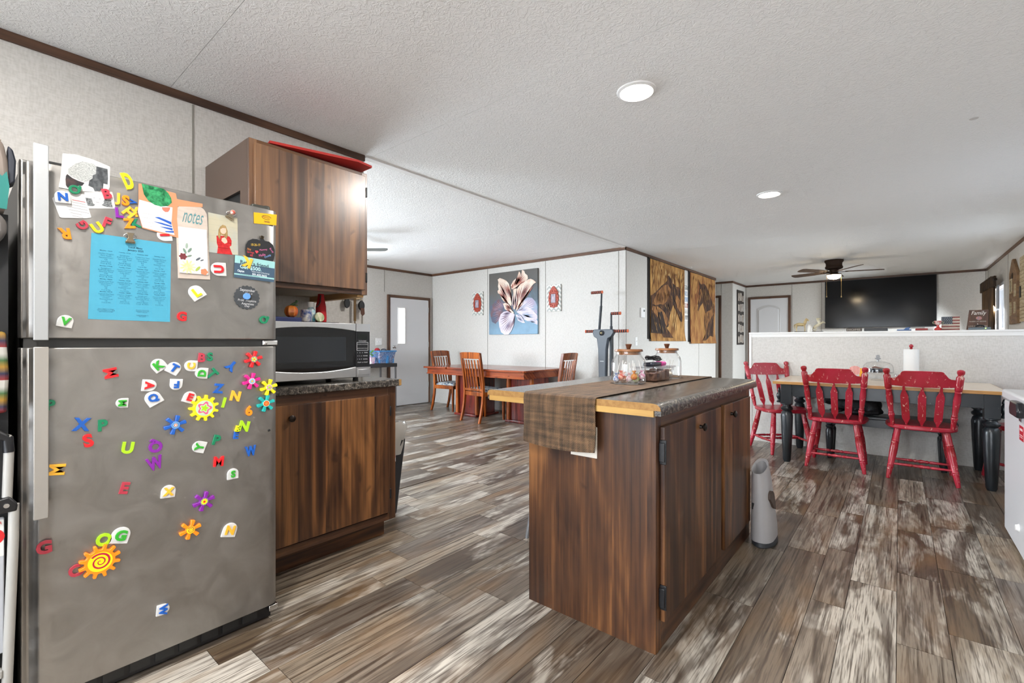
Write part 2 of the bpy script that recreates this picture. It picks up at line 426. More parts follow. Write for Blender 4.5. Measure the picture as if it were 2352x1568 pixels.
# walls
def holes(axis, c0, c1, a0, a1, z0, z1, hs):
    """wall slab with rectangular holes hs = [(a, b, z0, z1)] along its length"""
    b = B(); hs = sorted(hs); cur = a0
    def add(p, q, r, s):
        if q - p > 1e-4 and s - r > 1e-4:
            b.box(*((c0, c1, p, q) if axis == 'x' else (p, q, c0, c1)), r, s)
    for ha, hb, h0, h1 in hs:
        add(cur, ha, z0, z1); add(ha, hb, z0, h0); add(ha, hb, h1, z1); cur = hb
    add(cur, a1, z0, z1); return b
WIN_R = [(4.35, 6.05 - .1, .8, 2.1), (6.9, 8.1, .85, 2.05), (9.95, 11.3, .65, 2.05)]
WIN_L = [(1.7, 3.5, .85, 2.05)]
WIN_B = [(-6.2, -4.6, .85, 2.05), (-2.1, .3, .12, 2.08)]  # unseen openings, added and sized for even fill from behind
wl = struct('wall_left', holes('x', XL - .1, XL, YB, YF + .1, 0, HC, WIN_L), WALL)
wr = struct('wall_right', holes('x', XR, XR + .1, YB, YT, 0, HC, WIN_R), WALL)
wb = struct('wall_back', holes('y', YB - .1, YB, XL - .1, XR + .1, 0, HC, WIN_B), WALL)
wt = struct('wall_far', BX(-2.9, XR + .1, YT, YT + .1, 0, HC), WALL)
wk = struct('wall_kitchen', BX(XM - .1, XM, YB, 1.835, 0, HC), WALL)
wf = struct('wall_dining', BX(XL - .1, XM, YF, YF + .1, 0, HC), WALL)
wh = struct('wall_hall', BX(XM - .1, XM, YF + .1, 9.93, 0, HC), WALL)
wh2 = struct('wall_hall_end', B().box(-4.3, -2.73, 10.6, 10.7, 0, HC).box(-2.90, -2.73, 10.7, YT, 0, HC), WALL)
struct('wall_hall_side', BX(-4.4, -4.3, 9.83, 10.7, 0, HC), WALL)
struct('wall_hall_near', BX(-4.3, XM - .1, 9.83, 9.93, 0, HC), WALL)
hw = struct('wall_half', BX(-1.35, XR, 5.98, 6.10, 0, 1.245), WALL)
obj('cap', BX(-1.357, XR - .001, 5.965, 6.13, 1.235, 1.255), CASE, hw, .003)
obj('corner_strip', BX(-1.356, -1.33, 5.972, 5.98, 0, 1.235), CASE, hw)
obj('edge_strip', BX(-1.33, XR - .001, 5.974, 5.98, 1.20, 1.235), CASE, hw)
SEAM_SHADE = C('batten_shade', '8F8A82', .6)  # dark tone paints the thin shadow line along each wall seam
def batten_shade(par, x, y, ax, z0=0, z1=HC - .045, w=.004):
    if ax == 'x': obj('batten_shade', BX(x - .002, x + .004, y - w, y + w, z0, z1), SEAM_SHADE, par, .001)
    else: obj('batten_shade', BX(x - w, x + w, y - .004, y + .002, z0, z1), SEAM_SHADE, par, .001)
for x in (-5.446, -4.222, -2.981, XL + .012): batten_shade(wf, x, YF, 'y')
for y in (.811, -.4, 1.823): batten_shade(wk, XM, y, 'x')
batten_shade(wl, XL, 3.65, 'x'); batten_shade(wl, XL, 4.80, 'x', 2.02)
for x in (-1.80, -1.261, 1.175): batten_shade(wt, x, YT, 'y', 0)
batten_shade(wt, -2.72, YT, 'y')
for y in (5.90, 8.9): batten_shade(wh, XM, y, 'x')
batten_shade(wh2, -2.73, 10.62, 'x'); batten_shade(wh2, -2.73, 11.66, 'x'); batten_shade(wh2, -2.95, 10.6, 'y')
for y in (8.45, 9.6, 11.55): batten_shade(wr, XR - .002, y, 'x')
# brown crown trim
th, tw = .042, .014
def crown(n, *bb, mat=TRIM): struct('trim_%d' % n, BX(*bb, HC - th, HC), mat, .002)
crown(2, XM, XM + tw, YB, 1.838)
crown(3, XL, XM + tw, YF - tw, YF, mat=TRIMX)
crown(4, XM, XM + tw, YF - tw, 9.93)
crown(5, XL, XL + tw, YB, YF - tw)
crown(6, -2.73, XR, YT - tw, YT, mat=TRIMX)
crown(7, XR - tw, XR, YB, YT - tw)
crown(8, -2.73, -2.73 + tw, 10.6, YT - tw)
crown(9, -4.3, -2.73 + tw, 10.6 - tw, 10.6, mat=TRIMX)

# windows
def window(n, axis, c, a0, a1, z0, z1, inward):
    f = B(); t = .045
    def bx(p, q, r, s, d0=0, d1=.1):
        lo, hi = sorted((c - inward * d0, c - inward * d1))
        f.box(*((lo, hi, p, q) if axis == 'x' else (p, q, lo, hi)), r, s)
    bx(a0, a0 + t, z0, z1); bx(a1 - t, a1, z0, z1); bx(a0 + t, a1 - t, z0, z0 + t); bx(a0 + t, a1 - t, z1 - t, z1)
    o = struct('window_%d' % n, f, WHITE)
    g = B()
    m = (z0 + z1) / 2
    lo, hi = sorted((c - inward * .05, c - inward * .08))
    g.box(*((lo, hi, a0 + t, a1 - t) if axis == 'x' else (a0 + t, a1 - t, lo, hi)), m - .02, m + .02)
    obj('meeting_rail', g, WHITE, o)
    for p, q in ((z0 + t, m - .02), (m + .02, z1 - t)):
        lo, hi = sorted((c - inward * .062, c - inward * .066))
        obj('pane', BX(*((lo, hi, a0 + t, a1 - t) if axis == 'x' else (a0 + t, a1 - t, lo, hi)), p, q), PANE, o)
n = 0
for h in WIN_R: n += 1; window(n, 'x', XR, *h, -1)
for h in WIN_L: n += 1; window(n, 'x', XL, *h, 1)
for h in WIN_B: n += 1; window(n, 'y', YB, *h, 1)

# entry door with narrow light (left wall)
d = struct('door_1', B().box(XL - .0, XL + .03, 4.905, 5.07, .01, 1.93).box(XL, XL + .03, 5.215, 5.765, .01, 1.93)
           .box(XL, XL + .03, 5.07, 5.215, .01, 1.12).box(XL, XL + .03, 5.07, 5.215, 1.755, 1.93), DOORW)
obj('lite', BX(XL + .006, XL + .016, 5.07, 5.215, 1.12, 1.755), C('daylit_frosted_glass', (1, 1, 1), .3, emit=1.6), d)
fr = B()
for q in ((5.055, 5.07, 1.105, 1.77), (5.215, 5.23, 1.105, 1.77), (5.07, 5.215, 1.105, 1.12), (5.07, 5.215, 1.755, 1.77)): fr.box(XL + .03, XL + .038, *q)
obj('lite_frame', fr, WHITE, d)
for a, b_, z0, z1 in ((4.855, 4.905, 0, 1.98), (5.765, 5.81, 0, 1.98), (4.905, 5.765, 1.935, 1.98)):
    obj('casing', BX(XL, XL + .035, a, b_, z0, z1), TRIMZ if z0 == 0 else TRIM, d, .003)
obj('door_knob', B().lathe([(.0, 0), (.028, .002), (.030, .012), (.012, .02), (.014, .035), (.028, .048), (.026, .062), (0, .068)], (XL + .03, 4.975, 1.06), 18, Matrix.Rotation(PI / 2, 3, 'Y')), CHROME, d)
for z in (.35, 1.1, 1.75): obj('hinge', BX(XL + .03, XL + .037, 5.755, 5.768, z - .05, z + .05), CHROME, d)

# arched two-panel door on the far wall
d = struct('door_2', BX(-2.62, -1.87, YT - .03, YT, .01, 2.12), DOORW, .003)
arch = [(-2.48, .95), (-2.02, .95), (-2.02, 1.90)] + [(-2.25 + .23 * math.cos(PI * q / 12), 1.90 + .075 * math.sin(PI * q / 12) ** 2) for q in range(1, 12)] + [(-2.48, 1.90)]
inn = [(-2.25 + (x + 2.25) * .86, 1.45 + (z - 1.45) * .92) for x, z in arch]
obj('door_panel', B().prism(arch, 0, .008, fy(YT - .03)), C('door_moulding', 'C9C8C8', .45), d, .004)
obj('door_panel', B().prism(inn, .004, .016, fy(YT - .03)), DOORW, d, .005)
obj('door_panel', BX(-2.48, -2.02, YT - .04, YT - .03, .2, .8), DOORW, d, .006)
for a, b_, z0, z1 in ((-2.67, -2.62, 0, 2.17), (-1.87, -1.82, 0, 2.17), (-2.62, -1.87, 2.12, 2.17)):
    obj('casing', BX(a, b_, YT - .04, YT, z0, z1), TRIMZ if z0 == 0 else TRIMX, d, .003)
# hall door
d = struct('door_3', BX(-3.75, -3.0, 10.57, 10.6, .01, 2.10), C('hall_door_paint', 'C9C2B8', .5))
for a, b_, z0, z1 in ((-3.0, -2.95, 0, 2.15), (-3.8, -3.75, 0, 2.15), (-3.75, -3.0, 2.10, 2.15)):
    obj('casing', BX(a, b_, 10.56, 10.6, z0, z1), TRIMZ if z0 == 0 else TRIMX, d, .003)

# recessed lamps: each lamp carries its own light
EMIT = C('lamp_disc', (1.0, .97, .92), .4, emit=14)
def downlight(x, y, label, power=26):
    t = thing('recessed_light', label, 'ceiling light', (x, y, HC), group='recessed ceiling lights')
    b = B().lathe([(.072, -.002), (.085, -.012), (.098, -.006), (.10, 0)], (x, y, HC), 36)
    b.f = b.f[:-2]
    obj('trim_ring', b, WHITE, t)
    obj('lens', B().lathe([(.0, -.003), (.072, -.003)], (x, y, HC), 36), EMIT, t)
    l = area_light('lamp_light', (0, 0, -.015), (0, 0, 0), .15, .15, power, (1, .97, .93), 'DISK'); l.parent = t
downlight(-1.05, 2.27, 'bright round recessed ceiling light above the kitchen island')
downlight(-.88, 4.59, 'round recessed ceiling light above the red chairs', 3)
downlight(-.95, -.1, 'round recessed ceiling light behind the camera', 28)
downlight(-2.0, -.95, 'added unseen recessed fill light behind the camera to the left', 24)  # added out of view to brighten the near kitchen
downlight(.35, -.9, 'added unseen recessed fill light behind the camera to the right', 24)  # second added lamp, also unseen, for the near kitchen
downlight(-4.9, .6, 'round recessed ceiling light in the front room behind the kitchen wall')
obj('smoke_detector_mark', B().lathe([(0, -.001), (.02, -.001), (.021, 0)], (.334, 3.81, HC), 18), C('grey_mark', 'C6C2BE', .7), ceil)
# ---------------------------------------------------------------- kitchen: base cabinet, counter, upper cabinet, microwave
def knob(par, p, d, r=.016, mat=None):
    """round cabinet knob; d = outward direction '+x'"""
    M_ = Matrix.Rotation(PI / 2, 3, 'Y')
    return obj('knob', B().lathe([(.009, 0), (.007, .010), (r * .6, .014), (r, .019), (r, .025), (r * .5, .030), (0, .031)], p, 18, M_), mat or BRONZE, par)
t = thing('base_cabinet', 'walnut base cabinet with one door under the microwave counter', 'cabinet', (-2.58, 1.26, 0))
obj('body', B().box(-2.87, -2.285, .88, 1.648, .115, .885), WAL, t)
obj('toe_kick', BX(-2.87, -2.36, .88, 1.64, 0, .115), WALR, t)
obj('side_panel', BX(-2.87, -2.29, 1.648, 1.655, .115, .885), WAL, t)
for nm, a, b_, z0, z1, mt in (('stile', 1.60, 1.655, .115, .885, WAL), ('stile', .88, .93, .115, .885, WAL), ('rail', .93, 1.60, .83, .885, WALR), ('rail', .93, 1.60, .115, .155, WALR)):
    obj(nm, BX(-2.286, -2.268, a, b_, z0, z1), mt, t, .0015)
dr = obj('door', BX(-2.268, -2.25, .92, 1.605, .165, .838), WAL, t, .002)
knob(dr, (-2.25, 1.035, .775), '+x')
for z in (.27, .745): obj('hinge', B().box(-2.268, -2.246, 1.603, 1.612, z - .028, z + .028), BLACK, dr, .002)

t = thing('countertop', 'speckled dark countertop slab on the base cabinet', 'countertop', (-2.56, 1.26, .885))
obj('slab', BX(-2.875, -2.235, .87, 1.672, .887, .927), GRAN, t, .006)
obj('worn_corner', BX(-2.25, -2.233, 1.655, 1.6735, .889, .925), MDF, t, .003)

t = thing('wall_cabinet', 'walnut upper cabinet with one door above the microwave', 'cabinet', (-2.6, 1.17, 1.405))
XC = -2.30; y0, y1, z0, z1 = .868, 1.488, 1.405, 2.085
obj('top_panel', BX(-2.875, XC - .018, y0 + .015, y1 - .012, z1 - .03, z1 - .015), WALX, t)
obj('bottom_panel', BX(-2.875, XC - .018, y0 + .015, y1 - .012, z0 + .02, z0 + .032), C('pale_underside', 'B9AC99', .6), t)
obj('back_panel', BX(-2.876, -2.866, y0 + .015, y1 - .012, z0 + .032, z1 - .03), BLACK, t)
obj('side_panel', BX(-2.875, XC - .018, y1 - .012, y1, z0, z1), WAL, t)
b = B().box(-2.875, XC - .018, y0, y0 + .015, 1.86, z1).box(-2.875, -2.78, y0, y0 + .015, z0, 1.86).box(XC - .10, XC - .018, y0, y0 + .015, z0, 1.86)
obj('side_panel', b, C('brown_laminate', '5E4A3F', .35), t)
obj('inner_panel', BX(-2.80, XC - .09, y0 + .016, y0 + .02, z0 + .04, 1.87), C('dark_interior', '1C1F22', .5), t)
for nm, a, b_, c, d_, mt in (('stile', y0, y0 + .035, z0, z1, WALU), ('stile', y1 - .035, y1, z0, z1, WALU), ('rail', y0 + .035, y1 - .035, z1 - .03, z1, WALR), ('rail', y0 + .035, y1 - .035, z0, z0 + .035, WALR)):
    obj(nm, BX(XC - .018, XC, a, b_, c, d_), mt, t, .0015)
dr = obj('door', BX(XC + .001, XC + .019, y0 + .02, y1 - .022, z0 + .026, z1 - .022), WALU, t, .002)
for z in (1.50, 1.975): obj('hinge', BX(XC, XC + .021, y1 - .021, y1 - .012, z - .027, z + .027), BLACK, dr, .002)
for y in (1.06, 1.16): obj('screw_head', B().lathe([(0, 0), (.006, 0), (.006, .004), (0, .005)], (-2.42, y, z0 + .0155), 10), BLACK, t)
obj('support_strip', BX(-2.86, XC - .02, y1 - .05, y1 - .012, z0 - .012, z0 + .02), C('pale_pine', 'C29A66', .6), t)

RP = C('red_paper', 'B3261E', .6)
obj('red_folder', B().prism([(-2.56, 1.0), (-2.31, .965), (-2.25, 1.40), (-2.265, 1.495), (-2.55, 1.47)], 0, .012, lambda a, b_, d: (a, b_, 2.086 + d + (b_ - .9) * .02 + max(0, a + 2.33) * .25)), RP, None,
    label='red paper folder lying on top of the upper cabinet', cat='folder')

# microwave
t = thing('microwave', 'stainless microwave oven with black glass door on the counter', 'microwave', (-2.5, 1.22, .928))
mx, m0, m1, mz0, mz1 = -2.30, .94, 1.502, .945, 1.243
obj('case', BX(-2.72, mx - .02, m0 + .005, m1 - .002, mz0, mz1 - .004), C('microwave_case', '2B2C2E', .4, .5), t, .006)
ys_ = 1.412
def bow(y): return .012 * (1 - ((y - (m0 + ys_) / 2) / ((ys_ - m0) / 2)) ** 2)
def strip(z0f, z1f, a, b_, x0, x1, nseg=14):
    bb = B(); n_ = nseg + 1
    vs = []
    for i in range(n_):
        y = a + (b_ - a) * i / nseg
        for x in (x0, x1):
            for z in (z0f(y), z1f(y)): vs.append((x, y, z))
    fs = []
    for i in range(nseg):
        o_ = 4 * i
        fs += [(o_ + 2, o_ + 6, o_ + 7, o_ + 3), (o_, o_ + 1, o_ + 5, o_ + 4), (o_ + 1, o_ + 3, o_ + 7, o_ + 5), (o_, o_ + 4, o_ + 6, o_ + 2)]
    fs += [(0, 2, 3, 1), (4 * nseg, 4 * nseg + 1, 4 * nseg + 3, 4 * nseg + 2)]
    return bb.add(vs, fs)
top_e = lambda y: mz1 - .042 + bow(y) * 1.4
bot_e = lambda y: mz0 + .062 - bow(y) * 1.6
dr = obj('door', BX(mx - .02, mx - .003, m0, ys_, mz0 + .006, mz1 - .003), C('microwave_black', '101114', .15), t)
obj('door_top_band', strip(top_e, lambda y: mz1, m0, ys_, mx - .003, mx + .008), STEEL2, dr, .002)
obj('door_bottom_band', strip(lambda y: mz0 + .004, bot_e, m0, ys_, mx - .003, mx + .012), STEEL2, dr, .003)
obj('glass', strip(bot_e, top_e, m0, ys_, mx - .003, mx + .001), C('smoked_glass', '07080B', .05), dr)
obj('viewing_mesh', BX(mx + .001, mx + .0015, m0 + .05, ys_ - .055, mz0 + .095, mz1 - .075), C('viewing_mesh', '1C2025', .07), dr)
cp = obj('control_panel', BX(mx - .02, mx + .002, ys_ + .002, m1, mz0 + .004, mz1), C('control_black', '15161A', .25), t)
obj('panel_cap', strip(lambda y: mz1 - .043, lambda y: mz1, ys_ + .002, m1, mx - .003, mx + .008, 2), STEEL2, cp)
obj('panel_foot', strip(lambda y: mz0 + .004, lambda y: mz0 + .058, ys_ + .002, m1, mx - .003, mx + .010, 2), STEEL2, cp)
obj('open_button', BX(mx + .010, mx + .013, ys_ + .012, m1 - .010, mz0 + .014, mz0 + .046), STEEL2, cp, .002)
PRW = C('white_print', 'D9DADB', .5)
Ry, Uz = (0, 1, 0), (0, 0, 1)
yc = (ys_ + m1) / 2
text('brand_lettering', 'Hamilton Beach', .005, (mx + .0028, yc, mz1 - .095), Ry, Uz, PRW, cp, fit=.046)
fr = B()
for a, b_, c, d_ in ((yc - .036, yc + .036, mz1 - .104, mz1 - .1025), (yc - .036, yc + .036, mz1 - .148, mz1 - .1465), (yc - .036, yc - .0345, mz1 - .148, mz1 - .1025), (yc + .0345, yc + .036, mz1 - .148, mz1 - .1025)):
    fr.box(mx + .002, mx + .0026, a, b_, c, d_)
obj('key_frame', fr, PRW, cp)
for r, row in enumerate(('POPCORN POTATO PIZZA', 'BEVERAGE DINNER REHEAT')):
    text('key_print', row, .0035, (mx + .0028, yc, mz1 - .114 - .022 * r), Ry, Uz, PRW, cp, fit=.062)
for r, row in enumerate(('1   2   3   TIME', '4   5   6   POWER', '7   8   9   CLOCK', 'STOP  0  START')):
    text('key_print', row, .0055, (mx + .0028, yc, mz1 - .160 - .018 * r), Ry, Uz, PRW, cp, fit=.064)
obj('display', BX(mx + .002, mx + .003, yc - .03, yc + .03, mz1 - .085, mz1 - .056), C('display_glass', '0A1210', .05), cp)
for y in (m0 + .05, m1 - .05):
    for x in (-2.66, -2.36): obj('foot', B().lathe([(.016, 0), (.014, .018)], (x, y, .9275), 10), BLACK, t)

# things on the microwave
ZM = mz1 - .003
obj('serving_tray', B().prism([(-2.70, .865), (-2.36, .865), (-2.36, 1.145), (-2.70, 1.145)], 0, .028, fz(ZM)), C('blue_box', '26336B', .5), None, .004,
    label='flat dark blue box lying on the microwave', cat='box')
obj('black_tray', BX(-2.68, -2.345, 1.148, 1.345, ZM, ZM + .008), BLACK, None, .003, label='thin black tray lying on the microwave beside the blue box', cat='tray')
t = thing('pumpkin', 'small orange ceramic pumpkin with a green stem on the blue box', 'ornament', (-2.40, 1.108, ZM + .028))
b = B(); vs = []; fs = []; n_ = 40; k_ = 11
for i in range(k_ + 1):
    th_ = PI * i / k_
    for q in range(n_):
        r = .033 * math.sin(th_) ** .8 * (1 - .09 * abs(math.sin(q * 2 * PI / n_ * 4)) ** .5 + .05)
        vs.append((-2.40 + r * math.cos(2 * PI * q / n_), 1.108 + r * math.sin(2 * PI * q / n_), ZM + .059 - .031 * math.cos(th_)))
for i in range(k_):
    for q in range(n_): fs.append((i * n_ + q, i * n_ + (q + 1) % n_, (i + 1) * n_ + (q + 1) % n_, (i + 1) * n_ + q))
b.add(vs, fs)
obj('shell', b, C('pumpkin_glaze', 'C4521B', .25, var='E0863A', vs=(60, 60, 8), coat=.5), t)
obj('stem', B().tube([(-2.40, 1.108, ZM + .086), (-2.398, 1.118, ZM + .098), (-2.392, 1.130, ZM + .106), (-2.388, 1.133, ZM + .116)], [.008, .006, .005, .007], 8), C('stem_green', '4F6B4A', .6), t)
obj('leaf', B().ball((-2.392, 1.13, ZM + .091), .012, 10, 6, (1, 1, .3)), C('leaf_green', '6B7A3A', .6), t)
obj('platter', B().prism([(-2.76, .88), (-2.745, .88), (-2.665, 1.04), (-2.68, 1.04)], 0, .145, lambda a, b_, d: (a, b_, ZM + .028 + d * (1 - max(0, b_ - .9) * .8))), C('cream_glaze', 'DCD6C8', .3), None,
    label='cream platter standing behind the orange pumpkin', cat='platter')
obj('gourd', B().ball((-2.56, .965, ZM + .054), .027, 14, 9, (1, 1.5, 1)), C('gourd_skin', 'C08A3E', .45, var='6F7B3B', vs=(30, 30, 60)), None, label='small yellow green gourd on the blue box', cat='ornament')
t = thing('spray_bottle', 'white capped bottle with blue and teal floral print on the black tray', 'bottle', (-2.43, 1.228, ZM + .008))
pr = [(.020, 0), (.023, .008), (.023, .058), (.019, .070), (.012, .077), (.012, .080)]
obj('bottle_body', B().lathe(pr, (-2.43, 1.228, ZM + .0085), 24), C('teal_floral', '3FA9C4', .3, var='EDEAE2', vs=(28, 28, 28)), t)
obj('cap', B().lathe([(.012, .080), (.017, .081), (.017, .108), (.0, .110)], (-2.43, 1.228, ZM + .0085), 20), WHITE, t)
obj('flower_mug', B().lathe([(.024, 0), (.027, .008), (.027, .062), (.024, .062), (.024, .008), (0, .008)], (-2.385, 1.180, ZM + .0085), 24), C('blue_floral', '23488E', .3, var='E9E3D8', vs=(34, 34, 34)), None,
    label='blue floral cup in front of the capped bottle', cat='cup')
obj('round_coaster', B().lathe([(0, -.004), (.024, -.004), (.027, 0), (.024, .004), (0, .004)], (-2.395, 1.258, ZM + .036), 24, Matrix.Rotation(PI / 2 - .2, 3, 'Y')), C('striped_cream', 'D9CFB4', .5, var='8C9A6A', vs=(20, 60, 20)), None,
    label='cream and green round dish leaning on the red sleeve', cat='dish')
t = thing('bottle_sleeve', 'tall red fabric bottle sleeve standing on the black tray', 'bottle sleeve', (-2.45, 1.295, ZM + .008))
obj('sleeve', B().lathe([(.030, 0), (.031, .03), (.028, .09), (.021, .125), (.017, .145), (.017, .157), (.0, .157)], (-2.45, 1.295, ZM + .0085), 20, None, .92), C('red_felt', 'B5161D', .8, var='8E0F14', vs=(12, 12, 6)), t)
obj('strap', B().tube([(-2.435, 1.285, ZM + .158), (-2.424, 1.277, ZM + .12), (-2.415, 1.262, ZM + .10), (-2.41, 1.25, ZM + .09)], .0035, 8), BLACK, t)
# key hooks at the end of the kitchen wall
t = thing('key_rack', 'pale wooden key rack on the end of the kitchen wall', 'key rack', (-2.87, 1.73, 1.435))
obj('rack_board', BX(-2.879, -2.865, 1.64, 1.815, 1.435, 1.458), C('rack_pine', 'CBB38C', .6), t, .002)
for y in (1.686, 1.744, 1.791): obj('hook', B().tube([(-2.866, y, 1.442), (-2.845, y, 1.438), (-2.842, y, 1.448)], .0025, 6), CHROME, t)
obj('key_fob', B().lathe([(0, -.008), (.019, -.008), (.021, 0), (.019, .008), (0, .008)], (-2.845, 1.686, 1.404), 18, Matrix.Rotation(PI / 2, 3, 'Y') @ Matrix.Scale(1.7, 3, (1, 0, 0)), .95), BLACK, None, label='black oval key fob hanging beside the upper cabinet', cat='key fob')
obj('key_lanyard', B().box(-2.845, -2.842, 1.735, 1.753, 1.285, 1.440).tube([(-2.843, 1.744, 1.285), (-2.843, 1.744, 1.27), (-2.843, 1.750, 1.255), (-2.843, 1.744, 1.24)], .004, 6), C('olive_strap', '6E5533', .8), None, label='long brown lanyard hanging from the key rack', cat='lanyard')
t = thing('car_key', 'black car key with brown leather tag hanging from the key rack', 'key', (-2.842, 1.791, 1.32))
obj('ring', B().tube([(-2.842, 1.791 + .010 * math.sin(q * PI / 6), 1.43 + .014 * math.cos(q * PI / 6)) for q in range(13)], .0018, 6), CHROME, t)
obj('remote', B().lathe([(0, -.008), (.021, -.008), (.023, 0), (.021, .008), (0, .008)], (-2.842, 1.793, 1.392), 18, Matrix.Rotation(PI / 2, 3, 'Y') @ Matrix.Scale(1.5, 3, (1, 0, 0))), BLACK, t)
obj('leather_tag', B().prism([(1.780, 1.375), (1.808, 1.375), (1.811, 1.335), (1.797, 1.322), (1.782, 1.335)], 0, .004, fx(-2.833)), C('tag_leather', '5A3420', .6), t)

# trash can at the end of the cabinet
t = thing('trash_can', 'black plastic trash can with a clear liner beside the base cabinet', 'trash can', (-2.68, 1.81, 0))
def taper(x0, x1, y0, y1, z0, X0, X1, Y0, Y1, z1):
    return B().add([(x0, y0, z0), (x1, y0, z0), (x1, y1, z0), (x0, y1, z0), (X0, Y0, z1), (X1, Y0, z1), (X1, Y1, z1), (X0, Y1, z1)],
                   [(0, 3, 2, 1), (4, 5, 6, 7), (0, 1, 5, 4), (1, 2, 6, 5), (2, 3, 7, 6), (3, 0, 4, 7)])
obj('bin', taper(-2.80, -2.57, 1.715, 1.89, 0, -2.84, -2.54, 1.69, 1.94, .50), C('bin_plastic', '26272A', .5), t, .012)
b = B(); vs = []; n_ = 36
for i, (z, g) in enumerate(((.40, .006), (.46, .010), (.52, .016), (.58, .024), (.61, .02), (.60, .0), (.50, -.01))):
    for q in range(n_):
        a = 2 * PI * q / n_; w = rnd.uniform(-.007, .007)
        ex = abs(math.cos(a)) ** .5 * math.copysign(1, math.cos(a)); ey = abs(math.sin(a)) ** .5 * math.copysign(1, math.sin(a))
        vs.append((-2.69 + ex * (.148 + g + w), 1.822 + ey * (.122 + g + w), z + (rnd.uniform(-.012, .012) if i > 2 else 0)))
b.add(vs, [(i * n_ + q, i * n_ + (q + 1) % n_, (i + 1) * n_ + (q + 1) % n_, (i + 1) * n_ + q) for i in range(6) for q in range(n_)])
LINER = C('liner_film', 'C9C4BC', .25); LINER.node_tree.nodes['Principled BSDF'].inputs['Alpha'].default_value = .62
obj('liner', b, LINER, t, smooth=60)
sk = obj('sticker', BX(-2.543, -2.5385, 1.775, 1.855, .36, .49), C('sticker_white', 'DCDCDC', .5), t)
obj('sticker_picture', BX(-2.5385, -2.5378, 1.78, 1.84, .42, .485), BLACK, sk); obj('sticker_stripe', BX(-2.5385, -2.5378, 1.815, 1.853, .385, .415), C('sticker_red', 'B8263A', .5), sk)
obj('sticker_band', BX(-2.5385, -2.5378, 1.777, 1.815, .363, .38), C('sticker_blue', '2A63A8', .5), sk)

# ---------------------------------------------------------------- island
t = thing('island_cabinet', 'walnut kitchen island cabinet with two doors and dark hinges', 'kitchen island', (-.97, 2.32, 0))
obj('body', BX(-1.262, -.70, 1.645, 3.005, .0, .872), WAL, t)
obj('end_panel', BX(-1.265, -.698, 1.637, 1.645, 0, .872), WAL, t)
for nm, a, b_, z0, z1, mt in (('stile', 1.637, 1.685, 0, .872, WAL), ('stile', 2.37, 2.455, .12, .815, WAL), ('stile', 2.945, 3.008, 0, .872, WAL), ('rail', 1.685, 2.945, .815, .872, WALR), ('rail', 1.685, 2.945, 0, .12, WALR)):
    obj(nm, BX(-.70, -.682, a, b_, z0, z1), mt, t, .0015)
for a, b_, ky in ((1.675, 2.385, 2.07), (2.445, 2.955, 2.55)):
    dr = obj('door', BX(-.682, -.664, a, b_, .108, .828), WAL, t, .0025)
    knob(dr, (-.664, ky, .775), '+x', .017)
    if a < 2:
        for z in (.20, .735):
            obj('hinge', B().box(-.682, -.660, a - .012, a + .006, z - .035, z + .035).box(-.682, -.656, a - .006, a + .001, z - .045, z + .045), BLACK, dr, .002)
pl = obj('outlet_plate', BX(-1.045, -.922, 1.632, 1.637, .678, .803), C('outlet_ivory', 'E3DDD2', .45), t, .002)
obj('outlet_socket', BX(-1.01, -.96, 1.630, 1.632, .70, .78), WHITE, pl)

t = thing('island_countertop', 'dark speckled island countertop with raw wooden end edge', 'countertop', (-1.05, 2.32, .872))
prof = [(-1.485, .876), (-1.485, .905), (-1.478, .916), (-1.465, .92), (-.68, .92), (-.664, .917), (-.653, .907), (-.650, .892), (-.650, .876)]
obj('slab', B().prism(prof, 0, 1.44, lambda a, b_, d: (a, 1.606 + d, b_)), GRAN, t)
obj('end_edge', B().prism([(x, max(z, .895)) for x, z in prof], 0, .004, lambda a, b_, d: (a, 1.602 + d, b_)), MDF, t)
obj('pine_batten', BX(-1.47, -.675, 1.599, 1.64, .872, .895), C('pine_batten', 'B5904F', .6, var='A37C42', vs=(3, 40, 40)), t)

def runner():
    xs0, xs1 = -1.258, -.906
    path = [(1.5875, .712), (1.5885, .80), (1.590, .90), (1.594, .919), (1.602, .9235), (1.63, .924), (3.02, .924), (3.044, .9235), (3.052, .917), (3.056, .90), (3.056, .80)]
    outer = []
    b = B(); vs = []; nx = 12; th_ = .0022
    for i, (y, z) in enumerate(path):
        dy, dz = (path[min(i + 1, len(path) - 1)][0] - path[max(i - 1, 0)][0]), (path[min(i + 1, len(path) - 1)][1] - path[max(i - 1, 0)][1])
        l = math.hypot(dy, dz); ny, nz = -dz / l, dy / l
        for q in range(nx + 1):
            x = xs0 + (xs1 - xs0) * q / nx + (.004 * math.sin(i) if i < 2 else 0)
            sag = (-.012 * math.sin(PI * q / nx) if i == 0 else 0) - (.012 * (1 - q / nx) * 0)
            for k_ in (0, 1): vs.append((x, y + ny * th_ * k_, z + nz * th_ * k_ + sag))
    w = 2 * (nx + 1); fs = []
    for i in range(len(path) - 1):
        for q in range(nx):
            a = i * w + 2 * q; c = a + w
            fs += [(a, c, c + 2, a + 2), (a + 1, a + 3, c + 3, c + 1)]
        a = i * w; c = a + w; fs.append((a, a + 1, c + 1, c)); a += 2 * nx; c += 2 * nx; fs.append((a, c, c + 1, a + 1))
    for q in range(nx):
        a = 2 * q; fs.append((a, a + 2, a + 3, a + 1)); a += (len(path) - 1) * w; fs.append((a, a + 1, a + 3, a + 2))
    return b.add(vs, fs)
obj('table_runner', runner(), WEAVE, None, label='woven brown table runner draped over the end of the island', cat='table runner')

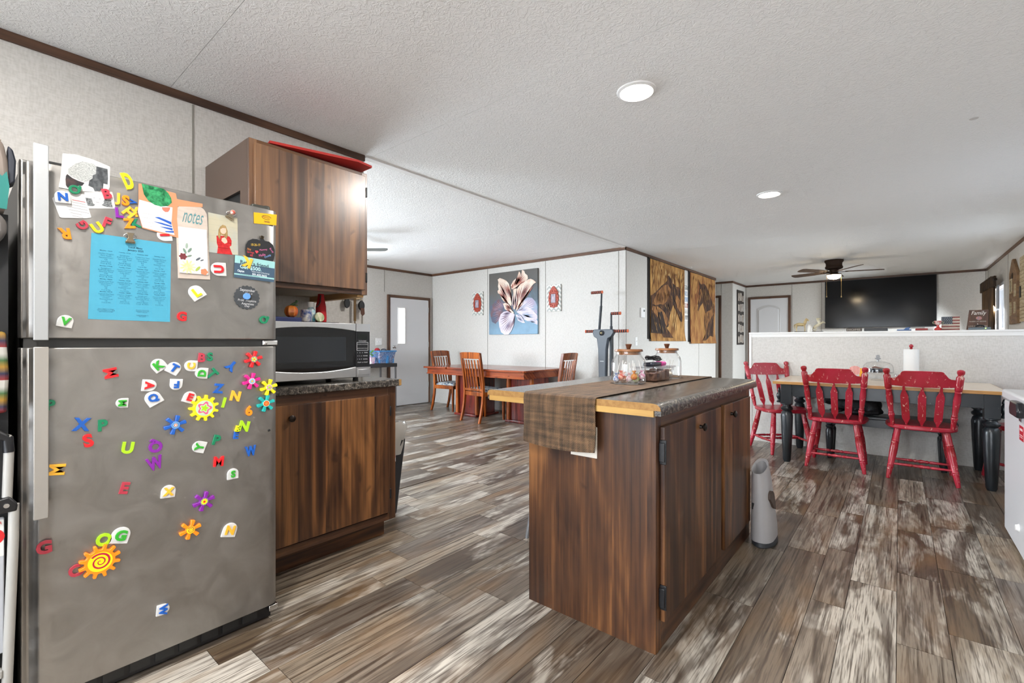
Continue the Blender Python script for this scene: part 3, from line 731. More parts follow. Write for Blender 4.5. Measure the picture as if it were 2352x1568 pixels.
# jars on the island
LID = walnut('acacia_lid', sr('5A3520'), sr('7C4E2E'), sr('9C6A3F'), axis=0, strip=2)
def jar(x, y, r, h, label):
    z = .9265
    t = thing('glass_jar', label, 'jar', (x, y, z), group='glass jars on the island')
    o_ = [(0, 0), (r * .9, 0), (r * .98, .006), (r, .018), (r, h * .58), (r * .93, h * .70), (r * .78, h * .80), (r * .72, h * .85), (r * .73, h * .93)]
    i_ = [(r * .69, h * .93), (r * .68, h * .85), (r * .74, h * .79), (r * .90, h * .69), (r * .965, h * .57), (r * .965, .02), (r * .9, .009), (0, .008)]
    obj('glass', B().lathe(o_ + i_, (x, y, z), 40), GLASS, t, smooth=60)
    l = obj('lid', B().lathe([(r * .66, h * .84), (r * .67, h * .93), (r * .80, h * .93), (r * .82, h * .945), (r * .80, h), (0, h)], (x, y, z), 36), LID, t)
    obj('lid_knob', B().lathe([(.009, h), (.010, h + .004), (.017, h + .024), (.016, h + .027), (0, h + .028)], (x, y, z), 18), LID, l)
jar(-1.082, 2.245, .088, .178, 'nearer glass jar with wooden lid holding lollipops on the runner')
jar(-1.075, 2.745, .083, .178, 'farther glass jar with wooden lid behind the plastic tub')
STICK = C('paper_stick', 'ECEAE6', .6)
for i, (dx, dy, col, col2, nm) in enumerate(((-.05, -.035, '5B7FB8', 'E7E6EA', 'blue'), (-.012, -.058, 'C9382F', 'EAB7A0', 'red'), (.0, .01, 'E3A9B6', 'F2EDEB', 'pale pink'), (.045, -.03, 'D9A24A', 'B9553A', 'golden'), (.035, .015, '9CB65A', 'E9E6C9', 'lime green'), (.06, .03, 'C86A98', 'F0E6EA', 'magenta'), (-.045, .035, 'D8733F', 'EFD8C4', 'orange'))):
    x, y, z = -1.082 + dx, 2.245 + dy, .9355 + .016 + .014 * (i % 2)
    t = thing('lollipop', '%s wrapped lollipop standing upside down in the nearer jar' % nm, 'lollipop', (x, y, z - .016), group='lollipops in the nearer jar')
    b = B().ball((x, y, z), .017, 12, 8)
    b.v = [(p[0] + rnd.uniform(-.002, .002), p[1] + rnd.uniform(-.002, .002), p[2]) for p in b.v]
    b.lathe([(.004, .012), (.007, .022), (.012, .030), (.011, .031), (.003, .022)], (x, y, z), 10)
    obj('wrapper', b, C('wrapper_' + nm, col, .3, var=col2, vs=(70, 70, 70)), t)
    e = (x - dx * .25, y - dy * .25)
    obj('stick', B().cyl((x, y, z + .01), (e[0], e[1], z + .082), .0022, n=8), STICK, t)
for i, (dx, dy, col, nm) in enumerate(((.03, -.03, 'E2D9C4', 'cream'), (-.03, -.02, 'B55CA0', 'violet'), (.0, .035, 'E6E3E0', 'white'))):
    x, y, z = -1.075 + dx, 2.745 + dy, .9515
    t = thing('lollipop', '%s wrapped lollipop in the farther jar' % nm, 'lollipop', (x, y, z - .016), group='lollipops in the farther jar')
    obj('wrapper', B().ball((x, y, z), .017, 12, 8).lathe([(.004, .012), (.012, .030), (.011, .031), (.003, .022)], (x, y, z), 10), C('wrapper_' + nm, col, .35, var='F0EEEA', vs=(60, 60, 60)), t)
    obj('stick', B().cyl((x, y, z + .01), (x + .015, y + .02 * (1 - i), z + .085), .0022, n=8), STICK, t)
# plastic tub with candy, phone and cable on its lid
t = thing('plastic_tub', 'clear plastic tub of brown sweets between the two glass jars', 'container', (-1.045, 2.49, .9265))
tz = .9265
obj('tub_wall', taper(-1.105, -.985, 2.38, 2.60, tz + .001, -1.115, -.975, 2.37, 2.61, tz + .075), glass('clear_plastic', (.93, .93, .94), .08), t, .01)
obj('tub_lid', BX(-1.12, -.97, 2.365, 2.615, tz + .075, tz + .082), glass('clear_lid', (.9, .9, .92), .1), t, .003)
for q, (y, c, nm) in enumerate(((2.42, '3B1A12', 'dark brown'), (2.49, '6B5346', 'grey brown'), (2.555, '4A3028', 'chocolate brown'))):
    obj('sweet_packet', B().box(-1.095, -.995, y - .028, y + .028, tz + .003, tz + .052 + .006 * q), C('sweets_' + nm.replace(' ', '_'), c, .4, var='7A5A48', vs=(50, 50, 50)), None, .008,
        label=nm + ' packet of sweets inside the clear tub', cat='sweets', group='sweets in the plastic tub')
t = thing('handheld_scanner', 'dark handheld device with a pink end lying on the tub lid', 'device', (-1.05, 2.47, tz + .082))
obj('device_body', BX(-1.075, -1.02, 2.40, 2.535, tz + .0822, tz + .104), C('device_dark', '2B2F3A', .35), t, .008)
obj('pink_cap', BX(-1.076, -1.019, 2.535, 2.60, tz + .0822, tz + .105), C('device_pink', 'D0489A', .35), t, .008)
pts = []
for q in range(70):
    a = q * .55; pts.append((-1.045 + .030 * math.cos(a) + .004 * math.sin(q * 1.7), 2.475 + (.075 + .01 * math.sin(q * .9)) * math.sin(a), tz + .112 + .0002 * q + .012 * abs(math.sin(a * .5)) + .004 * math.sin(q * 2.1)))
obj('charging_cable', B().tube(pts, .0028, 6), BLACK, None, label='coiled black cable on top of the dark handheld device', cat='cable')

# grey tapered bin beyond the island
t = thing('litter_bin', 'grey tapered plastic bin with crescent grip hole beside the island', 'bin', (-.615, 2.99, 0))
b = B(); vs = []; n_ = 28
lv = ((.03, .060, .132, 0), (.09, .059, .129, 0), (.22, .052, .110, .0), (.34, .046, .095, 0), (.40, .040, .086, 0), (.425, .037, .082, 0))
for i, (z, rx, ry, sx) in enumerate(lv):
    for q in range(n_):
        a = 2 * PI * q / n_
        vs.append((-.657 + rx + rx * math.copysign(abs(math.cos(a)) ** .75, math.cos(a)), 2.985 + ry * math.copysign(abs(math.sin(a)) ** .75, math.sin(a)), z + (.028 * math.sin(a) if i > 3 else 0)))
for z, rx, ry in ((.415, .030, .064), (.30, .030, .064)):
    for q in range(n_):
        a = 2 * PI * q / n_; vs.append((-.618 + rx * math.cos(a), 2.985 + ry * math.sin(a), z + .028 * math.sin(a)))
fs = [(i * n_ + q, i * n_ + (q + 1) % n_, (i + 1) * n_ + (q + 1) % n_, (i + 1) * n_ + q) for i in range(7) for q in range(n_)] + [tuple(range(n_))[::-1], tuple(range(7 * n_, 8 * n_))]
GREYP = C('warm_grey_plastic', 'A9A7A8', .45)
obj('bin_body', b.add(vs, fs), GREYP, t, smooth=50)
obj('base', B().lathe([(.060, 0), (.063, .006), (.061, .032), (.0, .032)], (-.595, 2.985, 0), 28, None, 2.14), C('slate_base', '3A3D41', .5), t)
cr = [(2.945 + .030 * math.cos(a), .262 + .042 * math.sin(a)) for a in [PI * .1 * q for q in range(-1, 11)]] + [(2.93, .24), (2.945, .215), (2.967, .20), (2.975, .235)]
obj('grip_hole', B().prism(cr, 0, .014, lambda a, b_, d: (-.551 + d - (b_ - .22) * .10 - (a - 2.985) ** 2 * 2.2, a, b_)), C('grip_dark', '4A3B33', .6), t)
obj('latch', BX(-.64, -.61, 2.882, 2.892, .20, .235), BLACK, t)

# stool behind the island (one grey leg shows)
t = thing('bar_stool', 'grey metal stool leg standing behind the island', 'stool', (-1.52, 2.33, 0))
GM = C('grey_metal', '8C8D90', .4, .6)
for sx, sy in ((-1, -1), (1, -1), (1, 1), (-1, 1)):
    obj('leg', B().cyl((-1.52 + sx * .15, 2.33 + sy * .19, 0), (-1.50 + sx * .09, 2.33 + sy * .14, .60), .011, n=10), GM, t)
obj('seat', B().lathe([(0, .60), (.15, .60), (.165, .615), (.16, .64), (0, .645)], (-1.50, 2.33, 0), 28), BLACK, t)
LET=[
 ('Q','green', 0.2385, 1.6085, 0.0318, -167.3, 0, 'green letter Q magnet on the torn black and white photo'),
 ('N','blue', 0.21, 1.579, 0.0241, 94.8, 1, 'blue letter N on white plate pinning the handwritten note'),
 ('B','maroon', 0.3125, 1.614, 0.0313, 106.7, 0, 'dark red letter B magnet on the toddler photo'),
 ('D','yellow', 0.3655, 1.6695, 0.0526, 111.2, 0, 'long yellow slotted letter magnet at the top edge of the freezer door'),
 ('J','gold', 0.339, 1.6045, 0.039, 90.0, 0, 'golden letter J magnet beside the toddler photo'),
 ('S','orange', 0.3595, 1.604, 0.034, 88.3, 0, 'orange letter S magnet between the golden J and a blue V'),
 ('V','blue', 0.38, 1.6035, 0.018, 176.8, 0, 'blue letter V magnet turned sideways beside the leaf card'),
 ('L','purple', 0.3435, 1.5605, 0.0331, 95.2, 0, 'purple letter L magnet under the orange S'),
 ('H','gold', 0.369, 1.5665, 0.0333, 48.7, 0, 'golden letter H magnet tilted beside the purple L'),
 ('Y','gold', 0.3845, 1.572, 0.0313, 106.7, 0, 'golden letter Y magnet half tucked under the leaf card'),
 ('Z','orange', 0.369, 1.531, 0.0326, 100.6, 0, 'orange letter Z magnet above the blue lunch menu'),
 ('K','green', 0.387, 1.5345, 0.0288, 110.3, 0, 'green letter K magnet half tucked under the leaf card'),
 ('G','maroon', 0.2555, 1.5025, 0.0283, -137.9, 0, 'dark red letter G magnet tipped over beside the yellow U'),
 ('U','yellow', 0.29, 1.5015, 0.0324, 123.7, 0, 'yellow letter U magnet above the blue lunch menu'),
 ('F','maroon', 0.3135, 1.5225, 0.0342, 74.7, 0, 'dark red letter F magnet above the yellow U'),
 ('R','orange', 0.2145, 1.4695, 0.0334, -81.4, 0, 'orange letter R magnet upside down beside the freezer door handle'),
 ('I','red', 0.4645, 1.5095, 0.0275, -169.5, 1, 'red letter I on white plate peeking from under the leaf card'),
 ('U','red', 0.6295, 1.412, 0.0331, -176.5, 1, 'red letter U on white plate turned sideways under the girl photo'),
 ('L','yellow', 0.5585, 1.32, 0.0322, 126.2, 1, 'yellow letter L on white plate below the notes pad'),
 ('V','green2', 0.2165, 1.204, 0.0245, 78.2, 1, 'green letter V on white plate at the lower left of the freezer door'),
 ('G','red', 0.5145, 1.232, 0.0341, 85.0, 0, 'red letter G magnet at the lower right of the lunch menu'),
 ('Q','green', 0.7925, 1.23, 0.037, 180.0, 0, 'green letter Q magnet lying sideways below the scalloped chalkboard'),
 ('K','gold', 0.726, 1.451, 0.0398, -107.5, 0, 'golden letter K magnet on the blue referral card'),
 ('M','red', 0.322, 1.0415, 0.0347, -168.4, 0, 'red letter M magnet on its side at the upper left of the lower door'),
 ('K','green2', 0.447, 1.0625, 0.028, 124.8, 1, 'green letter K on white plate beside the blue T plate'),
 ('T','blue', 0.4915, 1.0505, 0.0275, 56.9, 1, 'blue letter T on white plate beside the green K plate'),
 ('C','gold', 0.542, 1.056, 0.0261, 175.6, 1, 'yellow letter C on white plate under the dark red B'),
 ('B','maroon', 0.576, 1.0845, 0.0332, 83.1, 0, 'dark red letter B magnet on top of the lower door'),
 ('S','green', 0.602, 1.087, 0.032, 90.0, 0, 'green letter S magnet touching the dark red B'),
 ('D','green2', 0.575, 1.0285, 0.0262, 173.4, 1, 'green letter D on white plate beside the green T'),
 ('T','green', 0.609, 1.024, 0.0369, 40.6, 0, 'green letter T magnet tilted below the green S'),
 ('Y','blue', 0.674, 1.0515, 0.0376, -129.6, 0, 'blue letter Y magnet tipped over left of the red flower'),
 ('A','red', 0.422, 0.9945, 0.0262, -6.6, 1, 'red letter A on white plate turned sideways above the blue Q plate'),
 ('F','blue', 0.498, 0.9925, 0.0251, -94.6, 1, 'blue letter F on white plate upside down below the T plate'),
 ('E','red', 0.539, 0.9445, 0.0269, 68.2, 1, 'red letter E on white plate touching the big yellow gear'),
 ('M','green2', 0.3505, 0.9425, 0.021, 177.3, 1, 'green letter M on white plate turned sideways above the lime U'),
 ('Q','blue', 0.4325, 0.9505, 0.0309, 119.1, 1, 'blue letter Q on white plate below the red A plate'),
 ('P','green', 0.185, 0.9535, 0.031, 90.0, 0, 'green letter half hidden behind the lower door handle'),
 ('Z','blue', 0.6295, 0.9685, 0.0354, 81.9, 0, 'blue letter Z magnet left of the pink flower'),
 ('N','gold', 0.6875, 0.9355, 0.0381, 76.3, 0, 'golden letter N magnet left of the teal flower'),
 ('I','lime', 0.648, 0.9145, 0.0383, 74.9, 0, 'lime letter I magnet beside the big yellow gear'),
 ('6','orange', 0.7355, 0.874, 0.04, 91.4, 0, 'orange number 6 magnet below the teal flower'),
 ('X','blue', 0.253, 0.886, 0.0404, 81.5, 0, 'blue letter X magnet beside the green P'),
 ('P','green', 0.303, 0.8765, 0.037, 90.0, 0, 'green letter P magnet beside the blue X'),
 ('S','red', 0.268, 0.8335, 0.0418, 101.0, 0, 'red letter S magnet below the blue X'),
 ('U','lime', 0.365, 0.794, 0.0385, 81.0, 0, 'lime letter U magnet in the middle of the lower door'),
 ('Q','purple', 0.4395, 0.788, 0.0463, -96.2, 0, 'purple letter Q magnet upside down above the purple W'),
 ('W','purple', 0.438, 0.729, 0.0451, 102.8, 0, 'purple letter W magnet below the purple Q'),
 ('M','gold', 0.198, 0.7575, 0.0363, 172.1, 0, 'golden letter M magnet sideways against the lower door handle'),
 ('Y','green2', 0.567, 0.7625, 0.0275, 160.9, 1, 'green letter Y on white plate above the second red M'),
 ('P','green', 0.624, 0.778, 0.0374, 74.5, 0, 'green letter P magnet beside the Y plate'),
 ('N','lime', 0.718, 0.8165, 0.0403, 75.6, 0, 'lime letter N magnet touching the yellow E'),
 ('E','yellow', 0.6945, 0.8085, 0.026, 74.4, 0, 'yellow letter E magnet between the lime N and a blue E'),
 ('E','blue', 0.69, 0.786, 0.0283, 81.9, 0, 'blue letter E magnet under the yellow E'),
 ('W','blue', 0.742, 0.7165, 0.0391, 92.9, 0, 'blue letter W magnet at the right edge of the lower door'),
 ('M','red', 0.6305, 0.6975, 0.0371, 85.4, 0, 'red upright letter M magnet above the green S plate'),
 ('S','green2', 0.678, 0.641, 0.026, 90.0, 1, 'green letter S on white plate at the right of the lower door'),
 ('E','maroon', 0.357, 0.664, 0.0374, 74.5, 0, 'dark red letter E magnet left of the yellow X plate'),
 ('X','gold', 0.4755, 0.624, 0.0282, 83.9, 1, 'yellow letter X on white plate below the purple W'),
 ('N','gold', 0.668, 0.431, 0.0335, 72.6, 1, 'yellow letter N on white plate beside the orange flower'),
 ('G','green2', 0.347, 0.513, 0.0335, 72.6, 1, 'green letter G on white plate above the big orange gear'),
 ('O','lime', 0.3055, 0.512, 0.0403, 82.9, 0, 'lime letter O magnet touching the big orange gear'),
 ('G','maroon', 0.1705, 0.533, 0.04, 91.4, 0, 'dark red letter magnet at the lower left of the door'),
 ('C','maroon', 0.2385, 0.4375, 0.0373, 110.4, 0, 'dark red letter C magnet half under the big orange gear'),
 ('W','blue', 0.46, 0.222, 0.0241, -4.8, 1, 'blue letter W on white plate near the bottom of the door'),
]
GEAR=[
 (0.75, 1.074, 0.033, 6, 0, 'red', 'star', 'red six-armed flower magnet with a grey star centre'),
 (0.743, 0.989, 0.0325, 6, 0, 'pink', 'dots', 'pink six-armed flower magnet with a pale patterned centre'),
 (0.807, 0.96, 0.033, 6, 0, 'yellow', 'flower', 'small yellow six-armed flower magnet at the right edge of the door'),
 (0.796, 0.897, 0.034, 6, 0, 'teal', 'slice', 'teal six-armed flower magnet with an orange slice centre'),
 (0.581, 0.902, 0.0475, 11, 1, 'yellow', 'flower', 'big yellow gear magnet with a pink flower centre'),
 (0.494, 0.852, 0.0335, 6, 0, 'blue', 'ring', 'blue six-armed flower magnet with a ringed centre'),
 (0.581, 0.563, 0.035, 6, 0, 'purple', 'sun', 'purple six-armed flower magnet with a yellow sun centre'),
 (0.539, 0.473, 0.0335, 6, 0, 'orange', 'spiral', 'small orange six-armed flower magnet with a spiral centre'),
 (0.295, 0.449, 0.0515, 12, 1, 'orange', 'spiral', 'big orange gear magnet with a red and yellow spiral'),
]
PP={}
PP['photo1']=[(0.2110,1.7130),(0.2420,1.7190),(0.2800,1.7150),(0.3210,1.7040),(0.3200,1.6390),(0.3170,1.6290),(0.2880,1.6140),(0.2420,1.6070),(0.2020,1.6080),(0.2030,1.6180),(0.2050,1.6280)]
PP['bubble']=[(0.2230,1.6690),(0.2390,1.6900),(0.2550,1.7020),(0.2800,1.7020),(0.2890,1.6960),(0.2880,1.6710),(0.2790,1.6650),(0.2790,1.6550),(0.2740,1.6470),(0.2600,1.6390),(0.2470,1.6410),(0.2300,1.6480),(0.2230,1.6550)]
PP['dark1']=[(0.2880,1.6960),(0.3150,1.6950),(0.3160,1.6670),(0.3150,1.6450),(0.3050,1.6460),(0.3040,1.6280),(0.2960,1.6190),(0.2840,1.6160),(0.2800,1.6260),(0.2690,1.6300),(0.2710,1.6460),(0.2790,1.6560),(0.2790,1.6650),(0.2870,1.6710)]
PP['dark2']=[(0.2210,1.6530),(0.2320,1.6440),(0.2450,1.6390),(0.2600,1.6360),(0.2550,1.6260),(0.2470,1.6230),(0.2320,1.6170),(0.2220,1.6110),(0.2180,1.6180),(0.2170,1.6350),(0.2180,1.6470)]
PP['photo2']=[(0.2600,1.6080),(0.2800,1.6120),(0.3260,1.6250),(0.3290,1.6150),(0.3340,1.5730),(0.2670,1.5580),(0.2600,1.5980)]
PP['p2face']=[(0.2780,1.6020),(0.2870,1.6100),(0.2950,1.6080),(0.3040,1.5980),(0.3060,1.5840),(0.2950,1.5710),(0.2840,1.5740),(0.2780,1.5870)]
PP['p2l']=[(0.2620,1.5910),(0.2770,1.5920),(0.2800,1.5770),(0.2860,1.5740),(0.2800,1.5680),(0.2670,1.5670)]
PP['p2r']=[(0.3080,1.5960),(0.3230,1.5990),(0.3280,1.5740),(0.3110,1.5730),(0.3010,1.5760),(0.3020,1.5830)]
PP['note']=[(0.2200,1.6000),(0.2600,1.6000),(0.2620,1.5880),(0.2760,1.5320),(0.2650,1.5270),(0.2090,1.5170),(0.2040,1.5190),(0.1930,1.5550),(0.1880,1.5710),(0.1980,1.5860)]
PP['peach']=[(0.3930,1.6680),(0.4030,1.6700),(0.4660,1.6630),(0.4970,1.6610),(0.5000,1.6420),(0.5780,1.6430),(0.5780,1.6310),(0.5020,1.6170),(0.5000,1.5730),(0.5050,1.5060),(0.4890,1.5090),(0.4030,1.5220),(0.3910,1.5730),(0.3930,1.6160)]
PP['leaf']=[(0.4010,1.6700),(0.4610,1.6680),(0.4740,1.6570),(0.4830,1.6410),(0.4850,1.6260),(0.4740,1.6120),(0.4540,1.6050),(0.4360,1.6070),(0.4190,1.6170),(0.4070,1.6360)]
PP['sheet']=[(0.3950,1.6150),(0.4240,1.6120),(0.4870,1.6090),(0.4840,1.5560),(0.4930,1.5140),(0.4390,1.5200),(0.4040,1.5250),(0.3910,1.5750)]
PP['pinkdot']=[(0.4560,1.6030),(0.4800,1.6080),(0.4790,1.6000),(0.4740,1.5910),(0.4660,1.5890),(0.4590,1.5940)]
PP['stroke1']=[(0.4360,1.5650),(0.4490,1.5680),(0.4830,1.5580),(0.4840,1.5480),(0.4660,1.5550),(0.4490,1.5610)]
PP['stroke2']=[(0.4320,1.5500),(0.4550,1.5500),(0.4850,1.5450),(0.4850,1.5400),(0.4640,1.5430),(0.4540,1.5450)]
PP['stroke3']=[(0.4490,1.5360),(0.4640,1.5370),(0.4870,1.5370),(0.4870,1.5290),(0.4690,1.5320)]
PP['stroke4']=[(0.4640,1.5230),(0.4900,1.5280),(0.4910,1.5220),(0.4680,1.5200)]
PP['board']=[(0.4950,1.5940),(0.5010,1.6130),(0.5130,1.6270),(0.5340,1.6340),(0.5660,1.6350),(0.5830,1.6240),(0.5920,1.6080),(0.5940,1.5790),(0.6030,1.3700),(0.5040,1.3650),(0.4990,1.5180)]
PP['pad']=[(0.5030,1.5460),(0.5900,1.5500),(0.5950,1.3870),(0.5080,1.3850)]
PP['girl']=[(0.5970,1.6170),(0.6950,1.6160),(0.6980,1.4750),(0.5990,1.4710)]
PP['dress']=[(0.6240,1.5360),(0.6320,1.5380),(0.6450,1.5390),(0.6590,1.5430),(0.6690,1.5390),(0.6750,1.5260),(0.6740,1.5070),(0.6680,1.5020),(0.6780,1.4730),(0.6260,1.4710),(0.6290,1.4980),(0.6250,1.5090)]
PP['hair']=[(0.6360,1.5720),(0.6450,1.5810),(0.6550,1.5780),(0.6610,1.5610),(0.6620,1.5420),(0.6550,1.5250),(0.6490,1.5400),(0.6380,1.5430),(0.6360,1.5220),(0.6290,1.5340),(0.6310,1.5600)]
PP['face']=[(0.6370,1.5630),(0.6450,1.5690),(0.6550,1.5690),(0.6570,1.5570),(0.6510,1.5470),(0.6420,1.5470),(0.6370,1.5540)]
PP['hands']=[(0.6420,1.5300),(0.6510,1.5350),(0.6590,1.5260),(0.6610,1.5170),(0.6510,1.5100),(0.6400,1.5200)]
PP['yell']=[(0.7540,1.6510),(0.8420,1.6600),(0.8400,1.6160),(0.7550,1.6080)]
PP['apple']=[(0.7820,1.5650),(0.7930,1.5620),(0.7890,1.5530),(0.7950,1.5450),(0.8110,1.5450),(0.8260,1.5340),(0.8330,1.5150),(0.8330,1.4930),(0.8270,1.4680),(0.7270,1.4720),(0.7230,1.4990),(0.7250,1.5200),(0.7340,1.5360),(0.7490,1.5460),(0.7650,1.5470),(0.7780,1.5430),(0.7770,1.5530)]
PP['refer']=[(0.6860,1.4730),(0.8330,1.4660),(0.8290,1.3830),(0.6820,1.3880)]
PP['referlow']=[(0.6840,1.4440),(0.8320,1.4390),(0.8290,1.3830),(0.6820,1.3880)]
PP['referstripe']=[(0.6830,1.4040),(0.8300,1.4000),(0.8300,1.3940),(0.6830,1.3990)]
PP['menu']=[(0.2760,1.4840),(0.4840,1.4830),(0.4810,1.2110),(0.2680,1.2130)]
PP['scal']=[(0.7290,1.3140)]
PP['bluedot']=[(0.7260,1.3180)]
PP['clip']=[(0.3710,1.4850)]
PP['clip2']=[(0.6720,1.6240)]
PP['badge']=[(0.7820,1.5650)]
PP['dot']=[(0.8140,0.7020)]
PP['notes']=[(0.5430,1.5890)]
FP={}
FP['a']=[(-4.878,1.746),(-5.134,2.214),(-5.068,2.196),(-4.991,2.160),(-4.937,2.111),(-4.916,2.060),(-4.894,1.976),(-4.884,1.877),(-4.878,1.770),(-4.884,1.730),(-4.937,1.773),(-5.046,1.821),(-5.090,1.873),(-5.123,1.942),(-5.173,1.962),(-5.184,1.996),(-5.156,2.028),(-5.173,2.079),(-5.162,2.146),(-5.179,2.193)]
FP['b']=[(-4.841,2.005),(-4.894,2.074),(-4.841,2.144),(-4.778,2.179),(-4.736,2.248),(-4.720,2.287),(-4.695,2.260),(-4.674,2.202),(-4.659,2.305),(-4.612,2.284),(-4.597,2.243),(-4.547,2.206),(-4.537,2.158),(-4.582,2.114),(-4.653,2.096),(-4.726,2.053),(-4.767,2.032),(-4.830,2.016),(-4.873,2.007)]
FP['c']=[(-4.788,1.652),(-4.767,1.999),(-4.695,2.075),(-4.582,2.114),(-4.532,2.141),(-4.482,2.145),(-4.427,2.124),(-4.373,2.080),(-4.422,2.061),(-4.462,2.025),(-4.501,1.956),(-4.562,1.937),(-4.552,1.888),(-4.623,1.829),(-4.664,1.799),(-4.643,1.758),(-4.705,1.705),(-4.788,1.644),(-4.746,1.755),(-4.736,1.844),(-4.757,1.926)]
FP['d']=[(-4.818,1.645),(-4.841,2.005),(-4.767,2.016),(-4.778,1.935),(-4.757,1.837),(-4.767,1.756),(-4.794,1.676),(-4.830,1.678),(-4.868,1.770),(-4.852,1.875),(-4.830,1.939)]
FP['e']=[(-4.980,1.652),(-5.361,1.745),(-5.292,1.784),(-5.235,1.840),(-5.145,1.864),(-5.079,1.831),(-5.046,1.787),(-5.057,1.738),(-5.024,1.687),(-4.959,1.651),(-5.101,1.607),(-5.156,1.534),(-5.235,1.452),(-5.315,1.488),(-5.343,1.582),(-5.349,1.685)]
FP['f']=[(-4.830,1.621),(-5.057,1.780),(-5.013,1.794),(-4.937,1.765),(-4.884,1.689),(-4.820,1.621),(-4.841,1.605),(-4.937,1.650),(-5.013,1.686)]
FP['g']=[(-4.815,1.604),(-5.112,1.607),(-5.046,1.646),(-4.959,1.659),(-4.894,1.640),(-4.809,1.596),(-4.815,1.523),(-4.830,1.417),(-4.884,1.320),(-4.937,1.272),(-5.024,1.268),(-5.101,1.307),(-5.145,1.408),(-5.156,1.509)]
FP['h']=[(-4.778,1.635),(-4.633,1.813),(-4.552,1.856),(-4.462,1.843),(-4.393,1.784),(-4.358,1.704),(-4.358,1.578),(-4.422,1.628),(-4.522,1.704),(-4.664,1.695),(-4.767,1.643),(-4.653,1.750)]
FP['i']=[(-4.788,1.627),(-4.778,1.635),(-4.674,1.687),(-4.562,1.706),(-4.462,1.661),(-4.353,1.562),(-4.353,1.508),(-4.442,1.511),(-4.562,1.487),(-4.623,1.508),(-4.674,1.574)]
FP['j']=[(-4.788,1.595),(-4.794,1.587),(-4.726,1.592),(-4.664,1.550),(-4.597,1.452),(-4.653,1.453),(-4.746,1.496)]
FP['k']=[(-4.353,1.445),(-4.572,1.483),(-4.462,1.519),(-4.383,1.517),(-4.349,1.468),(-4.353,1.414),(-4.462,1.464)]
HP={}
HP['t1']=[(6.696,2.459),(8.140,2.458),(8.050,1.154),(6.563,1.161)]
HP['t2']=[(8.403,2.464),(9.852,2.467),(9.791,1.117),(8.216,1.128)]
HP['h1']=[(6.574,1.842),(6.719,1.853),(6.903,1.933),(7.070,2.024),(7.269,2.101),(7.320,2.145),(7.307,2.202),(7.371,2.214),(7.463,2.170),(7.529,2.107),(7.637,2.087),(7.706,2.063),(7.804,2.072),(7.861,2.036),(7.895,1.987),(7.904,1.874),(7.919,1.771),(7.953,1.669),(7.977,1.566),(7.962,1.493),(7.913,1.486),(7.861,1.530),(7.790,1.599),(7.692,1.656),(7.624,1.713),(7.583,1.761),(7.529,1.727),(7.463,1.644),(7.410,1.572),(7.384,1.483),(7.345,1.393),(7.281,1.372),(7.320,1.344),(7.423,1.296),(7.516,1.238),(7.569,1.188),(7.597,1.158),(7.503,1.163),(7.397,1.178),(7.294,1.168),(7.294,1.158),(7.193,1.158),(7.156,1.206),(7.070,1.272),(6.833,1.279),(6.585,1.283)]
HP['h1mane']=[(6.903,1.914),(7.143,2.031),(7.320,2.067),(7.450,2.000),(7.397,1.897),(7.294,1.801),(7.143,1.733),(7.022,1.735),(6.833,1.704),(6.719,1.725),(6.810,1.814)]
HP['h1face']=[(7.692,1.940),(7.861,1.850),(7.904,1.729),(7.919,1.647),(7.833,1.663),(7.720,1.728),(7.651,1.815)]
HP['h1chest']=[(6.719,1.688),(6.926,1.691),(7.143,1.628),(7.320,1.519),(7.371,1.453),(7.269,1.401),(7.143,1.474),(6.998,1.582),(6.903,1.615),(6.926,1.523),(6.810,1.573),(6.696,1.632)]
HP['h1belly']=[(6.585,1.581),(6.764,1.571),(6.903,1.494),(7.022,1.394),(7.046,1.290),(6.590,1.285)]
HP['h1leg']=[(6.926,1.598),(7.070,1.624),(7.168,1.494),(7.218,1.399),(7.168,1.273),(7.070,1.281),(6.998,1.441)]
HP['h2']=[(8.814,2.283),(8.883,2.239),(8.970,2.225),(9.058,2.250),(9.185,2.245),(9.295,2.197),(9.389,2.134),(9.484,2.047),(9.600,1.959),(9.719,1.894),(9.739,1.712),(9.719,1.467),(9.699,1.248),(9.484,1.269),(9.370,1.221),(9.221,1.161),(9.112,1.138),(9.005,1.138),(9.094,1.196),(9.221,1.302),(9.185,1.406),(9.148,1.510),(9.166,1.615),(9.203,1.710),(9.130,1.799),(9.058,1.887),(8.952,1.835),(8.866,1.784),(8.797,1.712),(8.756,1.733),(8.780,1.813),(8.797,1.904),(8.866,2.011),(8.814,2.029),(8.824,2.075),(8.900,2.161),(8.848,2.224)]
HP['h2chest']=[(9.203,1.698),(9.332,1.740),(9.522,1.774),(9.679,1.831),(9.699,1.710),(9.522,1.606),(9.370,1.505),(9.258,1.337),(9.148,1.219),(9.058,1.144),(9.112,1.196),(9.221,1.302),(9.177,1.511)]
HP['h2face']=[(8.883,2.125),(8.952,2.143),(8.970,2.042),(8.918,1.935),(8.848,1.862),(8.814,1.916),(8.883,2.012)]
HP['h2neck']=[(9.023,2.161),(9.148,2.149),(9.258,2.041),(9.332,1.905),(9.258,1.806),(9.148,1.847),(9.094,1.936),(9.058,2.049)]
